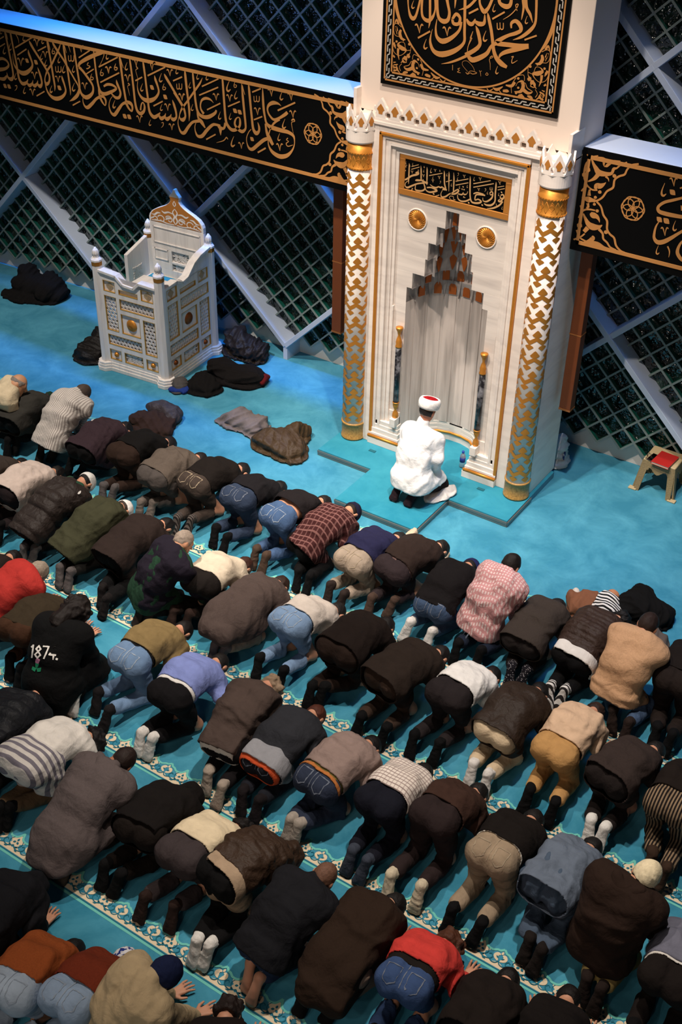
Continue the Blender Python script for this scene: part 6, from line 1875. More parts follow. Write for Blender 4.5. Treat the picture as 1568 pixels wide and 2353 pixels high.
    for g in P['tops']:
        nm, m, hem = g['name'], g['mat'], g.get('hem', -.03)
        e = g.get('e', .024)
        S = SDF(g.get('k', .07))
        SDF.inset = 0.0 if e > .018 else .02
        if not g.get('upper', True):
            for s in (-1, 1):
                S.cap(hips[s] - ax * .06, hips[s] + ax * .14, r + e + .006, .104 * G + e)
                S.cap(hips[s], hips[s] * .45 + knees[s] * .55, .108 * G + e * 1.2, .10 + e)
            S.cut(hip + ax * .17, -ax)
        for s in (-1, 1):
            if not g.get('upper', True):
                continue
            S.cap(hips[s] + ax * min(.02, hem), mid + rt * s * .066, r + (e if hem > -.02 else min(e, .018)) + .004, WR * G + e)
            S.cap(mid + rt * s * .066, chest + rt * s * CW, WR * G + e, .116 * G + e)
            S.cap(chest + rt * s * (CW - .004), sh[s], .098 * G + e * .9, .060 + e)
            S.cap(neck - ax * .045, sh[s], .050 + e * .6, .058 + e * .8)
            if g.get('sleeves', True):
                L = g.get('sleeve', .94)
                if L > .5:
                    S.cap(sh[s], elbows[s], .058 + e * .9, .048 + e * .7, .03)
                    we = elbows[s] * (1 - (L - .5) * 2) + hands[s] * (L - .5) * 2
                    S.cap(elbows[s], we, .048 + e * .7, .036 + e * .55, .03)
                else:
                    ee = sh[s] * (1 - L * 2) + elbows[s] * L * 2
                    S.cap(sh[s], ee, .060 + e, .056 + e * 1.1, .03)
            if hem < -.04:
                hg = g.get('flare', .017)
                S.cap(hips[s], hips[s] - ax * .05 + bk * .006, r + hg)
                S.cap(hips[s], hips[s] * .5 + knees[s] * .5, .100 * G + hg, .082 + hg)
            if g.get('skirt'):
                f = g['skirt']
                S.cap(hips[s] + bk * .01, hips[s] * (1 - f) + knees[s] * f, .12 * G + e, .11 + e * 1.6, .09)
                S.cap(hips[s] - fwd * .02, hips[s] * [1, 1, 0] - fwd * g.get('tail', .10) + UPZ * (z0 + .26), r + e, .09 + e, .10)
        if g.get('skirt'):
            dmp = (np.array([hip[0], hip[1], z0 + g.get('hemz', .16)]), nv(UPZ + fwd * g.get('hemtilt', .0)))
            S.cut(*dmp)
        else:
            hn = nv(ax + bk * g.get('tilt', .18))
            dmp = (hip + ax * hem, hn)
            S.cut(*dmp)
        if g.get('collar'):
            S.cap(neck - ax * .02, neck * .72 + head * .28, .070 + e * .4, .064 + e * .2, .02)
        rd = None
        if g.get('ridge'):
            rd = (hip, ax, g['ridge'], g.get('ramp', .016))
        ob = cloth_obj(nm, S, .0115, m, root, org, g.get('fold', .012 if e > .018 else .002), g.get('freq', 24), sd + len(nm), g.get('axis', rt if sd % 2 else None), rd, floor=z0 + .004, damp=dmp)
        if g.get('text'):
            g['text'](ob, S, root, org, hip, ax, rt, bk)
        if g.get('hood') == 'down':
            S = SDF(.055)
            c = neck + bk * .050 - ax * .02
            S.ell(c - ax * .045, rt, ax, bk, (.115, .095, .045))
            for s in (-1, 1):
                S.cap(c + rt * s * .02 - ax * .02, c + rt * s * .085 + ax * .045 - bk * .03, .042, .036)
            cloth_obj('hood', S, .011, g.get('hoodmat', m), root, org, .010, 26, sd + 3)
        elif g.get('hood') == 'up':
            S = SDF(.05)
            S.ell(head + hu * .022 - hf * .010, hr, hf, hu, (.100, .112, .118))
            S.cap(head - hu * .02 - hf * .03, neck - ax * .02 + bk * .01, .095, .085)
            S.cut(head + hf * .055, -hf)
            cloth_obj('hood', S, .011, g.get('hoodmat', m), root, org, .009, 26, sd + 3, None, g.get('hoodridge') and (neck, hu, .05, .012))
    SDF.inset = .012
    # ---- bands that show between top and trousers
    for nm, m, t0, t1, e in P.get('bands', ()):
        S = SDF(.045)
        for s in (-1, 1):
            S.cap(hips[s] - ax * .02, mid + rt * s * .06, r + e, .100 * G + e)
        S.cap(hips[-1], hips[1], r + e)
        S.cut(hip + ax * t0, ax)
        S.cut(hip + ax * t1, -ax)
        cloth_obj(nm, S, .010, m, root, org, .002, 30, sd, damp=(hip + ax * t0, ax))
    # ---- head wear and hair
    hk = P.get('hair')
    if hk and not P.get('hat_full'):
        style, col = hk
        S = SDF(.02)
        pad = {'short': .007, 'buzz': .003, 'full': .016, 'fringe': .006, 'long': .028}[style]
        S.ell(head + hu * .018 - hf * .006, hr, hf, hu, (.074 + pad, .093 + pad, .098 + pad))
        if style in ('long', 'full'):
            for i in range(34 if style == 'long' else 22):
                a = _rs.uniform(0, 6.28)
                b2 = _rs.uniform(-.5, 1.2)
                d = hr * math.cos(a) * math.cos(b2) + hf * (math.sin(a) * math.cos(b2)) + hu * math.sin(b2)
                if np.dot(d, hf) > .45:
                    continue
                S.cap(head + hu * .018 + d * .085, head + hu * .018 + d * (.105 + pad * .5), .022 + pad * .3, .018)
        if style == 'long':
            S.cap(head - hf * .05, neck + bk * .05, .085, .07)
            S.cap(neck + bk * .05, neck - ax * .10 + bk * .07, .07, .05)
        n1 = nv(-hf * .95 + hu * .62)
        S.cut(head + hf * .045 + hu * .02, n1)
        if style != 'long':
            S.cut(head - hu * .045 - hf * .06, nv(hu + hf * .15))
        if style == 'fringe':
            S.cut(head + hu * .055, -hu)
        cloth_obj('hair', S, .0085, hair_mat(col), root, org, .007 if style in ('full', 'long') else .003, 70, sd)
    for cap in P.get('caps', ()):
        nm, m, lowv, pad = cap[:4]
        S = SDF(.02)
        S.ell(head + hu * (.018 + pad * .4) - hf * .006, hr, hf, hu, (.074 + pad, .093 + pad, .098 + pad))
        S.cut(head + hu * lowv, nv(hu - hf * .12))
        cloth_obj(nm, S, .0085, m, root, org, .0025, 60, sd, None, cap[4] if len(cap) > 4 else None)
    SDF.planes = []
    return dict(root=root, hip=hip, neck=neck, head=head, hu=hu, hf=hf, hr=hr, ax=ax, bk=bk, rt=rt, fwd=fwd, org=org, knees=knees, ankles=ankles, toes=toes, hands=hands, heels=heels)
# joints of every worshipper in metres
JOINTS = {
    1: dict(pose='L', hip=(-9.553, 7.426, 0.310), neck=(-9.226, 7.460, 0.713), head=(-9.220, 7.556, 0.690)),
    2: dict(pose='S', hip=(-9.140, 7.306, 0.370), neck=(-9.195, 7.823, 0.385), head=(-9.241, 7.937, 0.295), tl=(-9.054, 7.101), tr=(-9.062, 7.212)),
    3: dict(pose='L', hip=(-8.597, 7.372, 0.310), neck=(-8.555, 7.752, 0.711), head=(-8.533, 7.838, 0.663), tl=(-8.710, 7.247), tr=(-8.624, 7.327), hr=(-8.791, 7.948, 0.035)),
    4: dict(pose='S', hip=(-8.083, 7.350, 0.350), neck=(-8.110, 7.868, 0.384), head=(-8.106, 7.986, 0.276), tl=(-8.263, 7.223), tr=(-8.145, 7.269)),
    5: dict(pose='S', hip=(-7.548, 7.388, 0.470), neck=(-7.532, 7.898, 0.368), tl=(-7.589, 7.052), tr=(-7.523, 7.099)),
    6: dict(pose='S', hip=(-7.034, 7.287, 0.450), neck=(-7.017, 7.804, 0.400), tl=(-7.081, 7.052), tr=(-7.015, 7.133)),
    7: dict(pose='S', hip=(-6.608, 7.415, 0.450), neck=(-6.555, 7.928, 0.382), tl=(-6.615, 7.068), tr=(-6.510, 7.126)),
    8: dict(pose='S', hip=(-6.077, 7.438, 0.470), neck=(-6.065, 7.939, 0.330), tl=(-6.172, 7.143), tr=(-6.017, 7.090)),
    9: dict(pose='S', hip=(-5.563, 7.399, 0.470), neck=(-5.500, 7.909, 0.394), tl=(-5.644, 7.099), tr=(-5.512, 7.068)),
    10: dict(pose='S', hip=(-5.198, 7.343, 0.330), neck=(-5.045, 7.805, 0.513), head=(-5.054, 7.935, 0.433), tl=(-5.093, 7.061), tr=(-4.976, 7.054)),
    11: dict(pose='S', hip=(-4.625, 7.313, 0.410), neck=(-4.555, 7.828, 0.387), tl=(-4.733, 7.051), tr=(-4.581, 7.015)),
    12: dict(pose='S', hip=(-4.253, 7.426, 0.410), neck=(-4.153, 7.936, 0.398), tl=(-4.327, 7.121), tr=(-4.174, 7.215)),
    13: dict(pose='S', hip=(-3.713, 7.266, 0.330), neck=(-3.703, 7.766, 0.471), head=(-3.692, 7.883, 0.373), tl=(-3.884, 7.035), tr=(-3.652, 7.031)),
    14: dict(pose='L', hip=(-3.284, 7.368, 0.310), neck=(-3.202, 7.564, 0.785), head=(-3.189, 7.658, 0.791), tl=(-3.357, 7.023), tr=(-3.152, 7.055), hr=(-3.163, 7.840, 0.035)),
    15: dict(pose='S', hip=(-2.824, 7.275, 0.370), neck=(-2.812, 7.794, 0.399), head=(-2.807, 7.909, 0.303), tl=(-2.813, 7.037), tr=(-2.733, 7.069)),
    16: dict(pose='S', hip=(-2.393, 7.384, 0.330), neck=(-2.338, 7.888, 0.446), head=(-2.250, 7.994, 0.359), tl=(-2.414, 7.000), tr=(-2.349, 7.033)),
    17: dict(pose='L', hip=(-1.944, 7.253, 0.310), neck=(-1.899, 7.496, 0.768), head=(-1.888, 7.595, 0.788), tl=(-1.852, 7.045), tr=(-1.727, 6.981)),
    18: dict(pose='S', hip=(-1.521, 7.435, 0.470), neck=(-1.519, 7.950, 0.398), tl=(-1.508, 7.068), tr=(-1.402, 7.058)),
    19: dict(pose='S', hip=(-8.389, 6.156, 0.470), neck=(-8.477, 6.659, 0.372)),
    20: dict(pose='S', hip=(-8.060, 6.257, 0.430), neck=(-8.073, 6.775, 0.386), head=(-8.069, 6.898, 0.282)),
    21: dict(pose='S', hip=(-7.552, 6.104, 0.330), neck=(-7.503, 6.640, 0.520), head=(-7.516, 6.788, 0.461), tl=(-7.505, 5.837), tr=(-7.437, 5.885)),
    22: dict(pose='S', hip=(-7.034, 6.128, 0.330), neck=(-6.933, 6.607, 0.506), head=(-6.953, 6.715, 0.397), tl=(-6.969, 5.803), tr=(-6.875, 5.812)),
    23: dict(pose='S', hip=(-6.565, 6.187, 0.350), neck=(-6.540, 6.704, 0.396), head=(-6.521, 6.832, 0.300), tl=(-6.428, 5.804), tr=(-6.330, 5.710)),
    24: dict(pose='L', hip=(-5.983, 6.004, 0.310), neck=(-5.795, 6.197, 0.755), head=(-5.793, 6.303, 0.760), tl=(-5.998, 5.796), tr=(-5.921, 5.836)),
    25: dict(pose='S', hip=(-5.539, 6.211, 0.470), neck=(-5.581, 6.709, 0.327), head=(-5.556, 6.839, 0.236), tl=(-5.713, 5.942), tr=(-5.588, 5.990)),
    26: dict(pose='S', hip=(-5.082, 6.098, 0.370), neck=(-5.058, 6.617, 0.388), head=(-5.055, 6.742, 0.297), tl=(-5.099, 5.789), tr=(-5.042, 5.804)),
    27: dict(pose='S', hip=(-4.549, 6.203, 0.470), neck=(-4.506, 6.689, 0.291), tl=(-4.672, 5.870), tr=(-4.431, 5.862)),
    28: dict(pose='S', hip=(-3.998, 6.176, 0.470), neck=(-3.977, 6.687, 0.373), tl=(-4.109, 5.846), tr=(-4.049, 5.910)),
    29: dict(pose='S', hip=(-3.496, 6.113, 0.470), neck=(-3.404, 6.619, 0.394), tl=(-3.587, 5.783), tr=(-3.359, 5.795)),
    30: dict(pose='S', hip=(-2.985, 6.219, 0.470), neck=(-2.934, 6.714, 0.319), tl=(-3.102, 5.859), tr=(-2.909, 5.891)),
    31: dict(pose='S', hip=(-2.509, 6.171, 0.390), neck=(-2.477, 6.690, 0.393), tl=(-2.558, 5.855), tr=(-2.416, 5.827)),
    32: dict(pose='S', hip=(-2.029, 6.217, 0.410), neck=(-1.996, 6.736, 0.397), tl=(-2.089, 5.872), tr=(-1.876, 5.861), hr=(-1.842, 6.779, 0.035)),
    33: dict(pose='S', hip=(-1.561, 6.167, 0.470), neck=(-1.463, 6.662, 0.345), tl=(-1.548, 5.870), tr=(-1.465, 5.857)),
    34: dict(pose='S', hip=(-1.085, 6.149, 0.470), neck=(-1.067, 6.655, 0.352), tl=(-1.056, 5.846), tr=(-0.964, 5.768)),
    35: dict(pose='L', hip=(-6.933, 4.969, 0.310), neck=(-6.757, 5.330, 0.641), head=(-6.735, 5.389, 0.567), hr=(-7.071, 5.402, 0.035)),
    36: dict(pose='S', hip=(-6.403, 4.811, 0.470), neck=(-6.432, 5.322, 0.380), tl=(-6.415, 4.647), tr=(-6.263, 4.602)),
    37: dict(pose='L', hip=(-5.864, 4.649, 0.310), neck=(-5.931, 4.917, 0.751), head=(-5.906, 5.057, 0.766), tl=(-5.893, 4.620), tr=(-5.672, 4.652), hl=(-6.347, 5.454, 0.035), hr=(-5.840, 5.159, 0.035)),
    38: dict(pose='S', hip=(-5.377, 5.080, 0.450), neck=(-5.386, 5.597, 0.397), tl=(-5.524, 4.765), tr=(-5.341, 4.664), hr=(-5.286, 5.556, 0.035)),
    39: dict(pose='S', hip=(-4.826, 4.950, 0.470), neck=(-4.864, 5.461, 0.379), tl=(-4.926, 4.628), tr=(-4.836, 4.639)),
    40: dict(pose='S', hip=(-4.221, 4.896, 0.330), neck=(-4.281, 5.406, 0.520), head=(-4.257, 5.517, 0.410), tl=(-4.216, 4.617), tr=(-4.059, 4.556)),
    41: dict(pose='S', hip=(-3.856, 4.914, 0.330), neck=(-3.839, 5.429, 0.396), head=(-3.834, 5.553, 0.304), tl=(-3.860, 4.611), tr=(-3.736, 4.605)),
    42: dict(pose='S', hip=(-3.366, 4.921, 0.410), neck=(-3.297, 5.436, 0.383), head=(-3.299, 5.545, 0.277), tl=(-3.424, 4.598), tr=(-3.366, 4.598), hl=(-3.725, 5.464, 0.035)),
    43: dict(pose='S', hip=(-2.847, 4.965, 0.470), neck=(-2.833, 5.464, 0.325), head=(-2.836, 5.574, 0.222), tl=(-2.899, 4.619), tr=(-2.780, 4.602)),
    44: dict(pose='S', hip=(-2.456, 5.079, 0.470), neck=(-2.423, 5.537, 0.270), tl=(-2.535, 4.593), tr=(-2.323, 4.629)),
    45: dict(pose='S', hip=(-1.948, 5.011, 0.470), neck=(-1.934, 5.507, 0.316), tl=(-2.050, 4.597), tr=(-1.857, 4.609)),
    46: dict(pose='S', hip=(-1.510, 5.027, 0.470), neck=(-1.476, 5.521, 0.310), tl=(-1.498, 4.691), tr=(-1.408, 4.652)),
    47: dict(pose='L', hip=(-1.064, 4.935, 0.310), neck=(-1.016, 5.073, 0.809), head=(-0.953, 5.181, 0.820), tl=(-1.035, 4.634), tr=(-0.947, 4.613), hr=(-0.825, 5.395, 0.035)),
    48: dict(pose='S', hip=(-0.578, 4.793, 0.470), neck=(-0.573, 5.299, 0.348)),
    49: dict(pose='S', hip=(-5.657, 3.824, 0.450), neck=(-5.799, 4.320, 0.382)),
    50: dict(pose='S', hip=(-5.246, 3.835, 0.470), neck=(-5.256, 4.333, 0.320), head=(-5.220, 4.414, 0.183), tl=(-5.280, 3.452), tr=(-5.243, 3.495)),
    51: dict(pose='L', hip=(-4.627, 3.556, 0.310), neck=(-4.633, 4.043, 0.615), head=(-4.585, 4.153, 0.578), tl=(-4.678, 3.371), tr=(-4.556, 3.390)),
    52: dict(pose='S', hip=(-4.125, 3.810, 0.470), neck=(-4.192, 4.298, 0.304), head=(-4.195, 4.399, 0.188), tl=(-4.275, 3.510), tr=(-4.165, 3.513)),
    53: dict(pose='S', hip=(-3.733, 3.787, 0.470), neck=(-3.729, 4.271, 0.280), head=(-3.699, 4.374, 0.163), tl=(-3.876, 3.462), tr=(-3.644, 3.523)),
    54: dict(pose='S', hip=(-3.406, 3.824, 0.470), neck=(-3.310, 4.314, 0.325), head=(-3.263, 4.379, 0.187), tl=(-3.345, 3.406), tr=(-3.274, 3.426)),
    55: dict(pose='L', hip=(-2.898, 3.634, 0.310), neck=(-2.827, 4.068, 0.587), head=(-2.787, 4.158, 0.553), tl=(-2.928, 3.467), tr=(-2.848, 3.413), hr=(-2.789, 4.235, 0.035)),
    56: dict(pose='S', hip=(-2.386, 3.770, 0.370), neck=(-2.429, 4.288, 0.397), head=(-2.376, 4.390, 0.288), tl=(-2.543, 3.522), tr=(-2.369, 3.574), hr=(-2.271, 4.333, 0.035)),
    57: dict(pose='S', hip=(-1.948, 3.832, 0.470), neck=(-1.977, 4.298, 0.270), head=(-1.951, 4.412, 0.170)),
    58: dict(pose='S', hip=(-1.441, 3.782, 0.470), neck=(-1.480, 4.266, 0.284), head=(-1.482, 4.381, 0.186)),
    59: dict(pose='S', hip=(-1.020, 3.807, 0.470), neck=(-1.073, 4.307, 0.337)),
    61: dict(pose='S', hip=(-4.411, 2.576, 0.470), neck=(-4.559, 3.061, 0.354), head=(-4.555, 3.134, 0.216), hr=(-4.387, 3.047, 0.035)),
    62: dict(pose='S', hip=(-3.943, 2.403, 0.470), neck=(-4.033, 2.874, 0.270), head=(-4.019, 2.952, 0.135)),
    63: dict(pose='S', hip=(-3.605, 2.558, 0.470), neck=(-3.635, 2.981, 0.270), head=(-3.661, 3.075, 0.154)),
    64: dict(pose='L', hip=(-3.337, 2.621, 0.310), neck=(-3.160, 2.818, 0.757), head=(-3.116, 2.919, 0.715), hl=(-3.314, 3.145, 0.035), hr=(-3.087, 3.126, 0.035)),
    65: dict(pose='S', hip=(-2.578, 2.653, 0.470), neck=(-2.773, 3.023, 0.270), head=(-2.839, 3.158, 0.214)),
    66: dict(pose='S', hip=(-7.232, 4.962, 0.370), neck=(-7.337, 5.471, 0.387)),
}
F = fabric
BLK = F('#100e0e')
BLKT = F('#0d0c0d')
CHAR = F('#1d1a1a')
DBRN = F('#251d19')
S_BLK = F('#0d0c0d')
S_GREY = F('#55504f', 'melange')
S_WHT = F('#d9d4ce', 'melange')
S_BRN = F('#2c211d')


def T(name, m, hem=-.02, **kw):
    return dict(name=name, mat=m, hem=hem, **kw)


def knit(col, pad=.012, low=.015, nm='skull_cap'):
    return (nm, F(col, 'melange'), low, pad)


def number_print(ob, S, root, org, hip, ax, rt, bk):
    """white number and a thistle stitched on the back of the long black coat"""
    co = np.empty(len(ob.data.vertices) * 3, np.float32)
    ob.data.vertices.foreach_get('co', co)
    co = co.reshape(-1, 3) + org
    nn = np.empty(len(co) * 3, np.float32)
    ob.data.vertices.foreach_get('normal', nn)
    nn = nn.reshape(-1, 3)
    vd = nv(np.array([0, 0, 7.16]) - hip)
    ex = nv(np.cross(np.array([0, 0, 1.0]), vd))
    ex = nv(ex * .93 - np.cross(vd, ex) * .28)
    ey = nv(np.cross(vd, ex))
    o = hip + ax * .20 + bk * .1
    front = (nn @ vd) > .15
    cf, nf = co[front], nn[front]
    u, v = (cf - o) @ ex, (cf - o) @ ey

    def surf(x, y):
        d = (u - x) ** 2 + (v - y) ** 2
        i = np.argsort(d)[:6]
        w = 1 / (d[i] + 1e-5)
        return tuple((cf[i] * w[:, None]).sum(0) / w.sum() + vd * .007)
    digits = {'1': [[(0, .085), (.012, .10), (.012, 0)]],
              '8': [[(.022, .052), (.004, .072), (.022, .098), (.040, .074), (.022, .052), (0, .026), (.022, 0), (.044, .026), (.022, .052)]],
              '7': [[(0, .098), (.044, .098), (.016, 0)]],
              '4': [[(.034, 0), (.034, .098), (0, .034), (.05, .034)]],
              '.': [[(0, 0), (.002, .008)]]}
    m = MB()
    x = -.145
    for ch, adv in (('1', .034), ('8', .058), ('7', .056), ('4', .060), ('.', .02)):
        for st in digits[ch]:
            for a, b in zip(st[:-1], st[1:]):
                k = max(1, int(math.hypot(b[0] - a[0], b[1] - a[1]) / .012))
                pts = [(x + a[0] + (b[0] - a[0]) * i / k, a[1] + (b[1] - a[1]) * i / k) for i in range(k + 1)]
                for p, q in zip(pts[:-1], pts[1:]):
                    dx, dy = q[0] - p[0], q[1] - p[1]
                    l = math.hypot(dx, dy) or 1
                    w = .0062 if ch != '.' else .009
                    nx, ny = -dy / l * w, dx / l * w
                    ex2, ey2 = dx / l * .004, dy / l * .004
                    m.add([surf(p[0] + nx - ex2, p[1] + ny - ey2), surf(q[0] + nx + ex2, q[1] + ny + ey2), surf(q[0] - nx + ex2, q[1] - ny + ey2), surf(p[0] - nx - ex2, p[1] - ny - ey2)], [(0, 1, 2, 3)])
        x += adv
    m.build('number_print', F('#e6e2dc'), root)
    for nm, col, shapes in (('thistle_flower', '#c987a8', [[(-.102, -.035), (-.085, -.05), (-.072, -.04), (-.066, -.012), (-.082, -.004), (-.10, -.010)]]),
                            ('thistle_leaves', '#1f7a56', [[(-.100, -.042), (-.068, -.046), (-.074, -.075), (-.085, -.085), (-.096, -.075)], [(-.085, -.085), (-.050, -.075), (-.048, -.105), (-.075, -.112)], [(-.085, -.085), (-.118, -.070), (-.124, -.098), (-.095, -.112)]])):
        m = MB()
        for poly in shapes:
            m.add([surf(*p) for p in poly], [list(range(len(poly)))])
        m.build(nm, F(col), root)


def shoulder_mark(ob, S, root, org, hip, ax, rt, bk):
    """small white woven mark on the shoulder of the puffer coat"""
    co = np.empty(len(ob.data.vertices) * 3, np.float32)
    ob.data.vertices.foreach_get('co', co)
    co = co.reshape(-1, 3) + org
    t = np.array([-7.40, 6.60, .5])
    d = nv(t - np.array([0, 0, 7.16]))
    w = co - np.array([0, 0, 7.16])
    dist = np.linalg.norm(w - np.outer(w @ d, d), axis=1) + .2 * (w @ d - (w @ d).min())
    i = np.argsort(dist)[:6]
    c = co[i].mean(0) - d * .012
    a = nv(np.cross(d, [0, 0, 1]))
    b = nv(np.cross(a, d))
    m = MB()
    m.prism([(.022 * math.cos(q) * (1 if math.sin(q) > 0 else .8), .013 * math.sin(q)) for q in [2 * math.pi * k / 14 for k in range(14)]], c, a * .9 + b * .45, b, -d * .002)
    m.build('shoulder_mark', F('#e6e2dd'), root)


